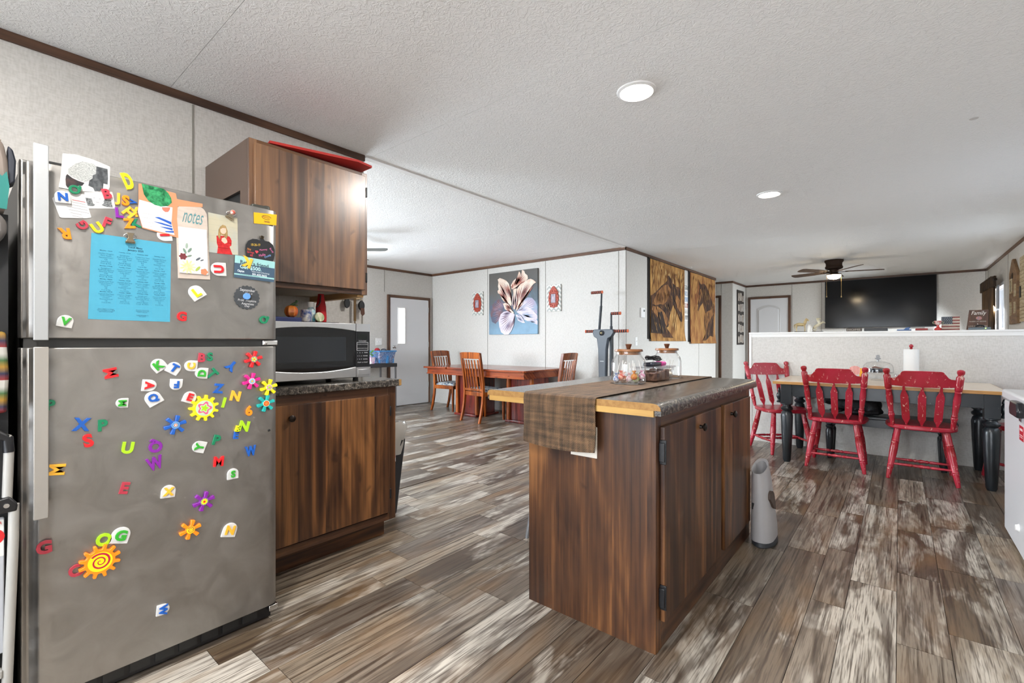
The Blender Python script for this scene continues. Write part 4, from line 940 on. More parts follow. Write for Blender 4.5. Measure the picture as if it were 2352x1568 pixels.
# ---------------------------------------------------------------- refrigerator
XF = -1.95
t = thing('refrigerator', 'stainless top-freezer refrigerator covered with letter magnets', 'refrigerator', (-2.35, .486, 0))
SIDE = C('fridge_side', '1D1C1B', .6)  # near-black carries the shade of the gap beside the refrigerator
obj('body', BX(-2.80, -2.035, .125, .845, .045, 1.665), SIDE, t, .006)
obj('gasket', B().box(-2.035, -2.02, .135, .84, .075, 1.12).box(-2.035, -2.02, .135, .84, 1.155, 1.655), BLACK, t)
def fdoor(nm, z0, z1):
    # slightly bowed door skin with a finger channel at the handle side
    pr = [(.121, -2.02), (.121, -1.972), (.126, -1.966), (.138, -1.972), (.148, -1.968), (.16, -1.957), (.19, XF - .002), (.30, XF), (.66, XF), (.80, XF - .001), (.832, XF - .006), (.846, XF - .018), (.849, XF - .035), (.849, -2.02)]
    return obj(nm, B().prism([(x, y) for y, x in pr], z0, z1, lambda a, b_, d: (a, b_, d)), STEEL, t, .003)
fd = fdoor('freezer_door', 1.152, 1.676); ld = fdoor('fridge_door', .078, 1.124)
obj('gap_strip', BX(-2.03, -1.975, .13, .845, 1.124, 1.152), C('gap_grey', '3A3A39', .5), t)
HS = C('handle_steel', 'B0B2B3', .4, .6); HS2 = C('handle_satin', 'A19C95', .45, .5)
for par, z0, z1, m_ in ((fd, 1.146, 1.705, HS), (ld, .636, 1.127, HS2)):
    h = obj('handle', BX(-1.889, -1.877, .1435, .1745, z0, z1), m_, par, .002)
    obj('handle_post', B().box(-1.97, -1.889, .150, .166, z0 + .03, z0 + .06).box(-1.97, -1.889, .150, .166, z1 - .06, z1 - .03), SIDE, h)
obj('top_cap', BX(-2.02, -1.953, .18, .24, 1.676, 1.682), SIDE, t)
obj('hinge_cover', B().box(-2.03, -1.965, .755, .815, 1.676, 1.690).lathe([(.014, 0), (.014, .018), (0, .02)], (-1.985, .815, 1.676), 14), C('hinge_grey', '55554F', .4, .6), t, .004)
obj('middle_hinge', B().box(-2.0, -1.955, .79, .848, 1.128, 1.148).lathe([(.009, 0), (.009, .012), (0, .013)], (-1.96, .80, 1.130), 10), CHROME, t, .003)
obj('foot_bracket', BX(-2.0, -1.955, .815, .85, .052, .074), CHROME, t, .002)
gr = obj('kick_grille', BX(-2.03, -2.0, .13, .84, .01, .074), BLACK, t, .003)
for q in range(9): obj('grille_slat', BX(-2.0, -1.995, .17 + .07 * q, .225 + .07 * q, .025, .06), C('grille_slat', '242424', .5), gr)
for y in (.2, .78):
    for x in (-2.72, -2.12): obj('leveling_foot', B().lathe([(.022, 0), (.02, .03), (.015, .046)], (x, y, 0), 12), BLACK, t)
obj('lock_dot', B().lathe([(0, .003), (.004, .003), (.005, 0)], (XF - .0005, .8125, .806 - .02), 10, Matrix.Rotation(PI / 2, 3, 'Y')), SIDE, ld)
text('badge_lettering', 'Whirlpool', .011, (XF + .0015, .773, 1.526), (0, 1, 0), (0, 0, 1), C('badge_chrome', 'E5E3DF', .25, .9), fd, fit=.052, extr=.05)

PAL = dict(green='0B7A52', green2='2FA12B', blue='1257B0', red='D61A22', maroon='B13646', yellow='F2DC14', gold='F6B233', orange='F58A12', purple='7F1E96', lime='A6D21C', pink='D91583', teal='0FA6A0')
def PM(c): return C('magnet_' + c, PAL[c], .32, coat=.3)
PLATE = C('plate_white', 'CFCECC', .35)
PAPER_X = dict()
def yzmap(cy, cz, deg, x0):
    a = math.radians(deg); u = Vector((0, math.cos(a), math.sin(a))); r = Vector((0, math.sin(a), -math.cos(a)))
    return lambda p, q, d: tuple(Vector((x0 + d, cy, cz)) + r * p + u * q)
for ch, col, cy, cz, h, deg, plate, lab in LET:
    vs, fs = text_mesh(ch, .1, .028, 0, 'CENTER', .02)
    x0 = min(v.x for v in vs); x1 = max(v.x for v in vs); ya = min(v.y for v in vs); yb = max(v.y for v in vs); zl = min(v.z for v in vs); zh = max(v.z for v in vs)
    on = {'dark red letter B magnet on the toddler photo': .0016, 'golden letter K magnet on the blue referral card': .0012}
    lay = next((v for k_, v in on.items() if lab == k_), .0035 if (cz > 1.55 and cy < .28) else 0)
    if 'half tucked' in lab or 'peeking' in lab: thick = .004
    else: thick = .007
    s = h / (yb - ya)
    if plate:
        f = yzmap(cy, cz, deg, XF + lay)
        w = h * 1.5; hh = h * 1.55
        tomb = [(-w * .5, -hh * .5), (w * .5, -hh * .5), (w * .5, hh * .02)] + [(w * .5 * math.cos(PI * q / 10), hh * .02 + hh * .48 * math.sin(PI * q / 10)) for q in range(1, 10)] + [(-w * .5, hh * .02)]
        o = thing('letter_magnet', lab, 'magnet', (XF + lay, cy, cz), group='letter magnets on the refrigerator')
        tk = .004 if 'peeking' in lab else .007
        obj('plate', B().prism(tomb, 0, tk, f), PLATE, o, .0016)
        f2 = yzmap(cy, cz, deg, XF + lay + tk)
        b = B().add([f2((v.x - (x0 + x1) / 2) * s, (v.y - (ya + yb) / 2) * s, (v.z - zl) / (zh - zl) * .004) for v in vs], fs)
        obj('letter', b, PM(col), o, smooth=30)
    else:
        f = yzmap(cy, cz, deg, XF + lay)
        sx = min(s * .95, 1.02 * h / (x1 - x0)) if 'slotted' not in lab else s * .5
        b = B().add([f((v.x - (x0 + x1) / 2) * sx, (v.y - (ya + yb) / 2) * s, (v.z - zl) / (zh - zl) * thick) for v in vs], fs)
        obj('letter_magnet', b, PM(col), None, smooth=30, label=lab, cat='magnet', group='letter magnets on the refrigerator')

def gear_poly(n, r0, r1, w=.5, rot=0):
    out = []
    for k_ in range(n):
        a = rot + 2 * PI * k_ / n; d_ = PI / n
        for da, r in ((-d_ * .98, r0), (-d_ * w * 1.15, r0 * 1.02), (-d_ * w * .75, r1 * .95), (-d_ * w * .5, r1), (d_ * w * .5, r1), (d_ * w * .75, r1 * .95), (d_ * w * 1.15, r0 * 1.02)):
            out.append((r * math.cos(a + da), r * math.sin(a + da)))
    return out
def disc(r, n=28, k_=0, amp=0): return [(r * (1 + amp * math.cos(k_ * 2 * PI * q / n)) * math.cos(2 * PI * q / n), r * (1 + amp * math.cos(k_ * 2 * PI * q / n)) * math.sin(2 * PI * q / n)) for q in range(n)]
for cy, cz, r, n, big, col, pr, lab in GEAR:
    o = thing('gear_magnet', lab, 'magnet', (XF, cy, cz), group='gear and flower magnets on the refrigerator')
    f = lambda p, q, d, cy=cy, cz=cz: (XF + d, cy + p, cz + q)
    th_ = .016 if big else .014
    obj('wheel', B().prism(gear_poly(n, r * (.72 if big else .42), r, .46 if big else .52, .25), 0, th_, f), PM(col), o, .0015)
    rc = r * (.58 if big else .36)
    def ds(nm, pts, lv, m_): obj(nm, B().prism(pts, th_ + .0004 * lv, th_ + .0004 * (lv + 1), f), m_, o)
    if pr == 'spiral':
        ds('face_print', disc(rc), 0, PM('yellow'))
        sp = [(rc * .88 * q / 60 * math.cos(q * .25), rc * .88 * q / 60 * math.sin(q * .25)) for q in range(4, 61)]
        b = B().tube([f(p, q, th_ + .0008) for p, q in sp], [rc * (.03 + .07 * i / 56) for i in range(57)], 6)
        b.v = [(XF + th_ + .0004 + (v[0] - XF - th_) * .12, v[1], v[2]) for v in b.v]
        obj('spiral_print', b, C('print_crimson', 'B0143A', .4), o)
    elif pr == 'flower':
        ds('face_print', disc(rc), 0, C('print_mint', 'B7CDB0', .4)); ds('petal_print', disc(rc * .72, 50, 5, .22), 1, C('print_rose', 'E0567F', .4))
        ds('petal_print', disc(rc * .50, 50, 5, .22), 2, C('print_mint', 'B7CDB0', .4)); ds('petal_print', disc(rc * .36, 50, 5, .3), 3, PM('lime'))
    elif pr == 'star':
        ds('face_print', disc(rc), 0, C('print_grey', '7E8C8C', .4)); ds('star_print', disc(rc * .62, 50, 5, .4), 1, C('print_lemon', 'E8D84A', .4)); ds('star_print', disc(rc * .2), 2, PM('red'))
    elif pr == 'slice':
        ds('face_print', disc(rc), 0, C('print_cream', 'E9D9B8', .4)); ds('face_print', disc(rc * .85), 1, C('print_tangerine', 'E3481A', .4)); ds('slice_print', disc(rc * .5, 64, 8, .55), 2, C('print_orange', 'F08A3A', .4))
    elif pr == 'sun':
        ds('face_print', disc(rc), 0, C('print_grey', '7E8C8C', .4)); ds('sun_print', disc(rc * .75, 60, 10, .2), 1, PM('yellow')); ds('sun_print', disc(rc * .3), 2, PM('red'))
    elif pr == 'ring':
        for i, (k_, c) in enumerate(((1, '7FA7C9'), (.8, '2A6FB5'), (.6, '9DB7C4'), (.4, 'D46A2A'), (.2, 'C9D4D8'))): ds('ring_print', disc(rc * k_), i, C('print_ring%d' % i, c, .4))
    else:
        ds('face_print', disc(rc), 0, C('print_pale', 'D9CFC0', .4)); ds('dot_print', disc(rc * .75, 60, 8, .3), 1, C('print_sky', '6FA9CF', .4)); ds('dot_print', disc(rc * .35, 40, 6, .3), 2, C('print_gold', 'E0B13C', .4))

# papers on the refrigerator
WP = C('paper_white', 'CDCCCA', .7); INK = C('ink_dark', '2C2D30', .7); GINK = C('ink_grey', '8A8A8C', .7)
Fr = (0, 1, 0); Fu = (0, 0, 1)
def cen(n): q = PP[n]; return (sum(a for a, _ in q) / len(q), sum(b_ for _, b_ in q) / len(q))
def sheet(nm, key, lab, cat, mat, lv=.0003, th_=.0006, root=True, par=None):
    pts = PP[key] if isinstance(key, str) else key
    if root:
        c = (sum(a for a, _ in pts) / len(pts), min(b_ for _, b_ in pts))
        t = thing(nm, lab, cat, (XF, c[0], c[1])); obj('paper_sheet', B().prism(pts, lv, lv + th_, fx(XF)), mat, t); return t
    return obj(nm, B().prism(pts, lv, lv + th_, fx(XF)), mat, par)
def lines(nm, par, x, rows, mat, w=.0011):
    """ruled or scribbled lines: rows = [(y0, y1, z0, z1)]"""
    b = B()
    for y0, y1, z0, z1 in rows: b.prism([(y0, z0 - w / 2), (y1, z1 - w / 2), (y1, z1 + w / 2), (y0, z0 + w / 2)], x, x + .0001, fx(XF))
    return obj(nm, b, mat, par, smooth=0)
t = sheet('torn_photo', 'photo1', 'torn black and white printed photo at the top left of the freezer door', 'photo', WP)
sheet('photo_print', 'bubble', 0, 0, C('print_light_grey', 'B9BBB9', .7, var='8E918F', vs=(200, 260, 420)), .0009, .0001, False, t)
sheet('photo_print', 'dark1', 0, 0, C('print_charcoal', '33363A', .7, var='5A5E60', vs=(60, 60, 60)), .0010, .0001, False, t)
sheet('photo_print', 'dark2', 0, 0, C('print_black', '1E2024', .7, var='45302E', vs=(60, 60, 60)), .0010, .0001, False, t)
t = sheet('toddler_photo', 'photo2', 'small black and white photo of a toddler face under the torn photo', 'photo', WP, .0004)
sheet('photo_print', 'p2l', 0, 0, C('print_knit', '4A4D4E', .7, var='86898A', vs=(200, 200, 420)), .0010, .0001, False, t)
sheet('photo_print', 'p2r', 0, 0, C('print_knit', '4A4D4E', .7), .0010, .0001, False, t)
sheet('photo_print', 'p2face', 0, 0, C('print_pale_skin', 'CFCFCE', .7), .0011, .0001, False, t)
cy, cz = cen('p2face')
lines('photo_print', t, .0013, [(cy - .011, cy - .006, cz + .003, cz + .003), (cy + .003, cy + .008, cz + .003, cz + .003), (cy - .005, cy + .004, cz - .009, cz - .009)], GINK, .0016)
t = sheet('handwritten_note', 'note', 'small white note with handwriting under the blue N plate', 'note', WP, .0011)
lines('handwriting', t, .0018, [(.212 + .004 * i, .262 + .003 * i - (.0 if i < 4 else .02), 1.571 - .0085 * i, 1.569 - .0085 * i) for i in range(6)], GINK, .0012)
lines('red_print', t, .0018, [(.232, .262, 1.577, 1.576)], C('print_red', 'B5393A', .7), .0018)
PEACH = C('peach_card', 'C58660', .8)
t = sheet('leaf_card', 'peach', 'peach school card with a painted green leaf and a question sheet', 'card', PEACH, .0042, .0012)
sheet('question_sheet', 'sheet', 0, 0, WP, .0054, .0006, False, t)
sheet('painted_leaf', 'leaf', 0, 0, C('painted_leaf', '0C5A33', .3, var='3D9A63', vs=(70, 70, 70)), .0056, .0005, False, t)
sheet('paper_dot', 'pinkdot', 0, 0, C('coral_dot', 'DC6E5A', .7), .0061, .0003, False, t)
for q in range(4): sheet('crayon_stroke', 'stroke%d' % (q + 1), 0, 0, C('crayon_blue', '1550A8', .6), .0061, .0002, False, t)
for i, s_ in enumerate(('What do you do with a leaf?', 'What do you like?', 'What do you see?', 'What do you hear?', 'What do you smell?')):
    text('question_print', s_, .003, (XF + .0062, .430 - .003 * i + (.004 if i == 0 else -.008), 1.5715 - .0135 * i), (0, .98, -.02), (0, .02, 1), GINK, t, fit=.062 if i == 0 else .04)
t = thing('notes_pad', 'arched wooden notes board with a lined flower notepad', 'notepad', (XF, .55, 1.36))
obj('board', B().prism(PP['board'], .0003, .005, fx(XF)), C('whitewashed_wood', 'B5A79B', .6, var='C0B2A6', vs=(20, 20, 60)), t, .001)
pd = obj('pad', B().prism(PP['pad'], .005, .009, fx(XF)), WP, t)
NOT = C('teal_ink', '4F8286', .6)
text('notes_lettering', 'notes', .0, (XF + .0053, .549, 1.586), (0, 1, 0), (0, .12, 1), NOT, t, fit=.062, h_all=.042, shear=.25)
b = B()
for i in range(14): b.box(XF + .009, XF + .0092, .514 + .0004 * i, .582 + .0003 * i, 1.535 - .0076 * i, 1.5358 - .0076 * i)
obj('ruled_lines', b, C('rule_grey', 'B4B8BC', .7), pd, smooth=0)
def petals(nm, cy, cz, r, n, mat, par, lv=.0092, k_=.35):
    obj(nm, B().prism(disc(r, 60, n, k_), 0, .0002, lambda a, b_, d: (XF + lv + d, cy + a, cz + b_)), mat, par)
petals('printed_flower', .532, 1.408, .019, 11, C('print_pale_yellow', 'E6E3A4', .7, var='CFCB7C', vs=(80, 80, 80)), pd)
petals('printed_flower', .517, 1.443, .011, 6, C('print_plum', '6E2A30', .7), pd, .0093, .15)
petals('printed_flower', .582, 1.396, .011, 5, C('print_coral', 'DD7A55', .7), pd, .0093, .1)
for (y, z, a, r, c) in ((.562, 1.405, .9, .011, '9DAE4A'), (.522, 1.463, 2.0, .010, '6C8574'), (.537, 1.468, 1.0, .010, '6C8574'), (.528, 1.482, 1.5, .010, '8FA091'), (.536, 1.447, .4, .008, '6F8070'), (.563, 1.44, .7, .009, '50575E'), (.575, 1.437, .5, .006, '50575E')):
    obj('printed_leaf', B().prism([(r * math.cos(q * PI / 8) * math.cos(a) - r * .38 * math.sin(q * PI / 8) * math.sin(a), r * math.cos(q * PI / 8) * math.sin(a) + r * .38 * math.sin(q * PI / 8) * math.cos(a)) for q in range(16)], 0, .0002, lambda p, q, d, y=y, z=z: (XF + .0094 + d, y + p, z + q)), C('print_leaf_' + c, c, .7), pd)
t = sheet('girl_photo', 'girl', 'colour photo of a person in a red dress against a block wall', 'photo', C('photo_wall', 'B5AE96', .35, var='A5AAA4', vs=(12, 12, 12)), .0003, .0008)
lines('mortar_print', t, .0012, [(.598, .696, 1.4925 + .0205 * i, 1.4945 + .0205 * i) for i in range(6)], C('mortar_line', 'A9A48F', .4), .0009)
sheet('photo_print', 'dress', 0, 0, C('print_dress', 'A8161C', .4, var='C42A2A', vs=(80, 80, 80)), .0012, .0001, False, t)
sheet('photo_print', 'hair', 0, 0, C('print_hair', 'A98D5C', .4, var='7C643C', vs=(260, 260, 60)), .0013, .0001, False, t)
sheet('photo_print', 'face', 0, 0, C('print_skin', 'DDB09A', .4), .0014, .0001, False, t)
sheet('photo_print', 'hands', 0, 0, C('print_skin', 'DDB09A', .4), .0014, .0001, False, t)
t = sheet('yellow_card', 'yell', 'small yellow business card under the freezer hinge', 'card', C('card_yellow', 'F0AE1E', .3), .0003, .0008)
obj('swoosh', B().tube([(XF + .0012, cen('yell')[0] + .004 + .017 * math.cos(a), cen('yell')[1] + .006 + .0075 * math.sin(a)) for a in [2 * PI * q / 24 for q in range(22)]], .0009, 6), INK, t)
text('card_lettering', 'Nissan', .0075, (XF + .0014, cen('yell')[0] + .003, cen('yell')[1] + .007), (0, 1, -.03), (0, .1, 1), INK, t, fit=.026, shear=.3)
b = B()
for q in range(9): b.box(XF + .0011, XF + .0013, cen('yell')[0] - .004 + .0024 * q, cen('yell')[0] - .0028 + .0024 * q, cen('yell')[1] - .014, cen('yell')[1] - .007)
obj('barcode_print', b, INK, t, smooth=0)
t = thing('apple_chalkboard', 'apple shaped chalkboard magnet with coloured handwriting', 'magnet', (XF, .755, 1.43))
obj('board', B().prism(PP['apple'], .0003, .0035, fx(XF)), C('chalkboard', '1C1D20', .7), t, .0008)
CH = {k_: C('chalk_' + k_, c, .8) for k_, c in dict(yellow='E0B53C', red='D4404A', pink='D06A9A', blue='7FA8E0', white='CFCFCF', orange='D8853C').items()}
ax = XF + .0039
for s_, y, z, w, c, r in (('10-26-19', .760, 1.524, .034, 'yellow', .12), ('Hot', .736, 1.503, .014, 'orange', -.05), ('Springs', .741, 1.491, .026, 'red', -.05), ('AR', .744, 1.480, .011, 'red', -.05), ('Mommy', .789, 1.508, .030, 'pink', .25), ('Mollie', .784, 1.487, .026, 'pink', .35), ('Daddy', .806, 1.485, .028, 'blue', .5), ('Brody', .820, 1.510, .022, 'pink', -.9)):
    text('chalk_lettering', s_, 0, (ax, y, z), (0, math.cos(r), math.sin(r)), (0, -math.sin(r), math.cos(r)), CH[c], t, fit=w, h_all=.0095, shear=.15)
obj('chalk_heart', B().prism([(0, -.006), (.006, .001), (.005, .005), (.002, .006), (0, .003), (-.002, .006), (-.005, .005), (-.006, .001)], 0, .0003, lambda a, b_, d: (ax + d - .0002, .764 + a, 1.496 + b_)), CH['red'], t)
obj('hanging_eyelet', B().tube([(XF + .0045, .784 + .005 * math.cos(a), 1.557 + .005 * math.sin(a)) for a in [PI * q / 8 for q in range(17)]], .0015, 6), C('old_brass', '5C4A30', .4, .8), t)
t = sheet('referral_card', 'refer', 'teal and navy referral postcard under the apple chalkboard', 'card', C('card_aqua', '93C4C2', .35), .0036, .0008)
sheet('card_print', 'referlow', 0, 0, C('card_navy', '3E5468', .35), .0044, .0001, False, t)
sheet('card_print', 'referstripe', 0, 0, C('card_aqua', '93C4C2', .35), .0045, .0001, False, t)
cx_ = XF + .0048; sl = -.055
CW = C('card_white', 'E4EDEF', .4)
text('card_lettering', 'Refer a friend.', .0145, (cx_, .758, 1.447), (0, 1, sl), (0, 0, 1), C('card_ink', '34434F', .4), t, fit=.108, bold=.02)
text('card_lettering', 'Get $500.', .0145, (cx_, .742, 1.4295), (0, 1, sl), (0, 0, 1), C('card_aqua_light', 'B6E0DE', .4), t, fit=.078, bold=.02)
text('card_lettering', 'Clayton', .008, (cx_, .706, 1.4135), (0, 1, sl), (0, 0, 1), CW, t, fit=.024, bold=.02)
text('card_lettering', 'Clayton Homes of Hot Springs', .005, (cx_, .778, 1.4155), (0, 1, sl), (0, 0, 1), CW, t, fit=.066)
text('card_lettering', '501.625.3633', .0075, (cx_, .774, 1.406), (0, 1, sl), (0, 0, 1), CW, t, fit=.054, bold=.02)
text('card_lettering', 'Not valid with any other offer. Conditions apply.', .003, (cx_, .738, 1.3995), (0, 1, sl), (0, 0, 1), C('card_ink', '34434F', .4), t, fit=.075)
cy, cz = PP['scal'][0]
t = thing('round_chalkboard', 'round scalloped chalkboard held by a blue magnet', 'magnet', (XF, cy, cz - .045))
obj('board', B().prism(disc(.0455, 160, 20, .035), .0003, .003, lambda a, b_, d: (XF + d, cy + a, cz + b_)), C('slate', '3A3D40', .7), t, .0006)
for s_, dy, dz, w, h in (('September', .002, .027, .055, .014), ('15th =', .006, .015, .026, .009), ('Prdd  Hopkins', .0, -.013, .066, .011), ('Awareness', .002, -.024, .045, .009), ('Day', .0, -.034, .018, .010)):
    text('chalk_lettering', s_, 0, (XF + .0034, cy + dy, cz + dz), (0, 1, -.04), (0, .04, 1), CH['white'], t, fit=w, h_all=h, shear=.1)
cy, cz = PP['bluedot'][0]
obj('round_magnet', B().lathe([(0, .0125), (.011, .0125), (.0125, .011), (.0125, .0035), (0, .0035)], (XF, cy, cz), 24, Matrix.Rotation(PI / 2, 3, 'Y')), C('magnet_sky', '5F93D4', .4), None, label='round pale blue magnet in the middle of the scalloped chalkboard', cat='magnet')
MN = sheet('lunch_menu', 'menu', 'bright blue lunch menu sheet on the freezer door', 'paper', C('menu_blue', '4296B0', .7), .0003, .0008)
MI = C('menu_ink', '1E6E86', .7); MI2 = C('menu_ink_dark', '14485C', .7)
m0_, m1_, mt_ = .288, .474, 1.456
text('menu_title', 'Lunch Menu', .0062, (XF + .0014, .386, 1.4535), Fr, Fu, MI2, MN, fit=.036, bold=.02)
text('menu_title', 'January 2025', .0062, (XF + .0014, .386, 1.4435), Fr, Fu, MI2, MN, fit=.042, bold=.02)
grid = B()
zr = [1.435, 1.430, 1.386, 1.381, 1.344, 1.339, 1.304, 1.299, 1.260, 1.253, 1.222]
for z in zr: grid.box(XF + .0011, XF + .0013, m0_, m1_, z - .0003, z + .0003)
cw = (m1_ - m0_) / 4
for q in range(1, 5): grid.box(XF + .0011, XF + .0013, m0_ + cw * q - .0003, m0_ + cw * q + .0003, 1.222, 1.435)
obj('menu_grid', grid, C('menu_rule', '3D9FBC', .7), MN, smooth=0)
days = ('Monday', 'Tuesday', 'Wednesday', 'Thursday')
foods = (('Chicken Nuggets\nPinto Beans\nSeasoned Corn\nOR\nSalad Bowl\nFruit & Milk', 'Spaghetti\nRefried Beans\nSpanish Rice\nOR\nSalad Bowl\nFruit & Milk', 'Chicken Fried Steak\nMashed Potatoes\nGreen Beans\nRoll\nOR\nFruit & Milk', 'Vegetable Beef Soup\nGrilled Cheese\nCrackers\nRoasted Broccoli\nOR\nFruit & Milk'))
for r, z in enumerate((1.4325, 1.3835, 1.3415, 1.3015)):
    for c in range(4):
        y = m0_ + cw * (c + .5)
        text('menu_print', '%s, 1/%d/25' % (days[c], 6 + 7 * r + c), .0028, (XF + .0014, y, z), Fr, Fu, MI2, MN, fit=.030, bold=.015)
        text('menu_print', foods[(c + r) % 4], 0, (XF + .0014, y, z - (.025 if r == 0 else .0205)), Fr, Fu, MI, MN, fit=.038, h_all=(.036 if r == 0 else .031), line=1.0)
text('menu_print', 'Menu subject to change.\nThis institution is an equal\nopportunity provider.', 0, (XF + .0014, m0_ + cw * .5, 1.242), Fr, Fu, MI2, MN, fit=.043, h_all=.012)
text('menu_print', 'Students may choose\nvegetables off hot bar\nand/or salad bar', 0, (XF + .0014, m0_ + cw * 2.5, 1.244), Fr, Fu, MI2, MN, fit=.036, h_all=.010)
text('menu_print', 'PLEASE REMEMBER TO\nEAT LUNCH', 0, (XF + .0014, m0_ + cw * 2.5, 1.228), Fr, Fu, MI2, MN, fit=.032, h_all=.007)
def clip(nm, cy, cz, sc, lab, mat, rot=0):
    t = thing(nm, lab, 'clip', (XF, cy, cz - .016 * sc))
    b = B(); pr = [(-.0125, -.016), (.0125, -.016), (.0115, -.012), (.006, -.003), (.0065, .006), (.0105, .014), (-.0105, .014), (-.0065, .006), (-.006, -.003), (-.0115, -.012)]
    c_, s_ = math.cos(rot), math.sin(rot)
    b.prism([(sc * (x * c_ - z * s_), sc * (x * s_ + z * c_)) for x, z in pr], .006, .009, lambda a, q, d: (XF + d + .006 * abs(q) / .016, cy + a, cz + q))
    obj('clip_plate', b, mat, t, .0006)
    obj('clip_jaw', B().cyl((XF + .005, cy - .0125 * sc * c_ + .016 * sc * s_, cz - .016 * sc * c_ - .0125 * sc * s_), (XF + .005, cy + .0125 * sc * c_ + .016 * sc * s_, cz - .016 * sc * c_ + .0125 * sc * s_), .004, n=10), mat, t)
    obj('spring_ring', B().tube([(XF + .006 + .004 * math.sin(a), cy + .016 * sc * math.cos(a), cz + .004 + .008 * sc * math.sin(a)) for a in [PI * q / 8 for q in range(17)]], .0012, 6), CHROME, t)
    return t
SILV = C('nickel', 'B5A890', .25, 1)
clip('bulldog_clip', *PP['clip'][0], 1.0, 'silver bulldog clip holding the blue lunch menu', SILV)
t = clip('magnetic_clip', *PP['clip2'][0], 1.0, 'nickel clip with a red and white ball holding the red dress photo', SILV, -.5)
obj('clip_ball', B().ball((XF + .012, .676, 1.632), .009, 14, 8), C('ball_red_white', 'B8452E', .3, var='E8E3DC', vs=(60, 60, 60)), t)

# ---------------------------------------------------------------- beside the refrigerator (a sliver at the left edge)
obj('gap_shade_shelf', B().box(-2.60, -1.935, -.62, -.60, 0, 1.50).box(-2.60, -1.935, .078, .098, 0, 1.50).box(-2.60, -2.58, -.60, .078, 0, 1.50).box(-2.58, -1.935, -.60, .078, 1.48, 1.50).box(-2.58, -1.935, -.60, .078, .92, .94).box(-2.58, -1.935, -.60, .078, .46, .48).box(-2.58, -1.935, -.60, .078, .02, .04), C('gap_shade_black', '0E0E0F', .7), None,
    label='added shelf blackened as the shade of the gap left of the refrigerator', cat='shelf')  # stands in for the dark gap; its near-black is painted shade
t = thing('step_ladder', 'folded grey tubular step ladder leaning left of the refrigerator', 'ladder', (-1.90, -.05, 0))
LG = C('ladder_grey', '9E9C97', .4)
obj('rail', B().tube([(-1.895, .088, 0), (-1.895, .097, .30), (-1.895, .106, .60), (-1.895, .107, .69)], .0112, 12), LG, t)
obj('rail', B().tube([(-1.895, -.27, 0), (-1.895, -.26, .70)], .0112, 12), LG, t)
obj('top_rail', B().tube([(-1.900, .094, .70), (-1.905, .098, .84), (-1.905, .095, .875), (-1.905, .06, .895), (-1.905, -.21, .895), (-1.905, -.25, .87), (-1.900, -.255, .70)], .0105, 12), LG, t)
obj('grip_sleeve', B().tube([(-1.905, .0975, .835), (-1.905, .096, .872), (-1.905, .07, .893)], .0118, 12), BLACK, t)
obj('joint_cap', B().prism([(.072, .672), (.112, .672), (.114, .69), (.098, .715), (.07, .71)], 0, .026, fx(-1.908)), BLACK, t, .004)
obj('rivet', B().lathe([(0, .004), (.006, .004), (.007, 0)], (-1.882, .092, .692), 12, Matrix.Rotation(PI / 2, 3, 'Y')), CHROME, t)
st = obj('step_plate', BX(-1.92, -1.906, -.24, .0895, .28, .655), C('ladder_plate', 'A9ABB0', .4), t, .003)
obj('warning_label', BX(-1.906, -1.9055, .03, .088, .55, .65), C('label_white', 'CFCDC9', .5), st)
obj('warning_sign', B().prism(disc(.022), 0, .0004, lambda a, b_, d: (-1.9055 + d, .068 + a, .605 + b_)), C('label_red', 'C11F22', .5), st)
text('warning_print', 'DANGER', .008, (-1.9048, .062, .642), (0, 1, 0), (0, 0, 1), C('label_red', 'C11F22', .5), st, fit=.046)
for z in (.15, .22): obj('rung', BX(-1.91, -1.885, -.26, .085, z, z + .022), LG, t, .003)
sm, snt, sp_ = nodes('bag_stripes'); sx_ = N(snt, 'ShaderNodeSeparateXYZ'); snt.links.new(N(snt, 'ShaderNodeTexCoord').outputs['Object'], sx_.inputs[0])
snt.links.new(ramp(snt, math_(snt, 'FRACT', math_(snt, 'MULTIPLY', sx_.outputs[2], 11)), [(0, sr('7A201A')), (.2, sr('16203A')), (.4, sr('8E6A20')), (.6, sr('2E542C')), (.8, sr('A5A29B'))]), sp_.inputs['Base Color'])
obj('striped_bag', B().prism([(-.30, .945), (.100, .945), (.104, 1.05), (.098, 1.17), (-.30, 1.17)], 0, .035, fx(-1.930)).xf(Matrix.Translation((.0, -.006, 0))), sm, None, .008,
    label='striped shopping bag hanging at the front of the shade-black shelf', cat='bag')
t = thing('tote_bag', 'grey tote bag with a teal wave on top of the shade-black shelf', 'bag', (-1.97, -.02, 1.50))
obj('bag_body', B().prism([(-.34, 1.502), (.090, 1.502), (.100, 1.58), (.096, 1.65), (.088, 1.695), (.075, 1.71), (-.34, 1.71)], 0, .14, fx(-2.05)), C('bag_grey', '7F736A', .7), t, .010)
obj('teal_wave', B().prism([(-.34, 1.51), (.094, 1.51), (.099, 1.575), (.094, 1.615), (.085, 1.60), (.078, 1.607), (.06, 1.64), (-.34, 1.60)], 0, .003, fx(-1.909)), C('bag_teal', '0F6E66', .6), t)
obj('side_gusset', B().prism([(.098, 1.58), (.110, 1.59), (.112, 1.65), (.106, 1.68), (.096, 1.69)], 0, .06, fx(-1.97)), C('bag_dark', '1B1F2A', .6), t, .004)
obj('strap', B().tube([(-1.93, -.20, 1.70), (-1.93, -.10, 1.75), (-1.93, .02, 1.75), (-1.93, .08, 1.70)], .008, 8), C('bag_strap', 'A79A8C', .7), t)
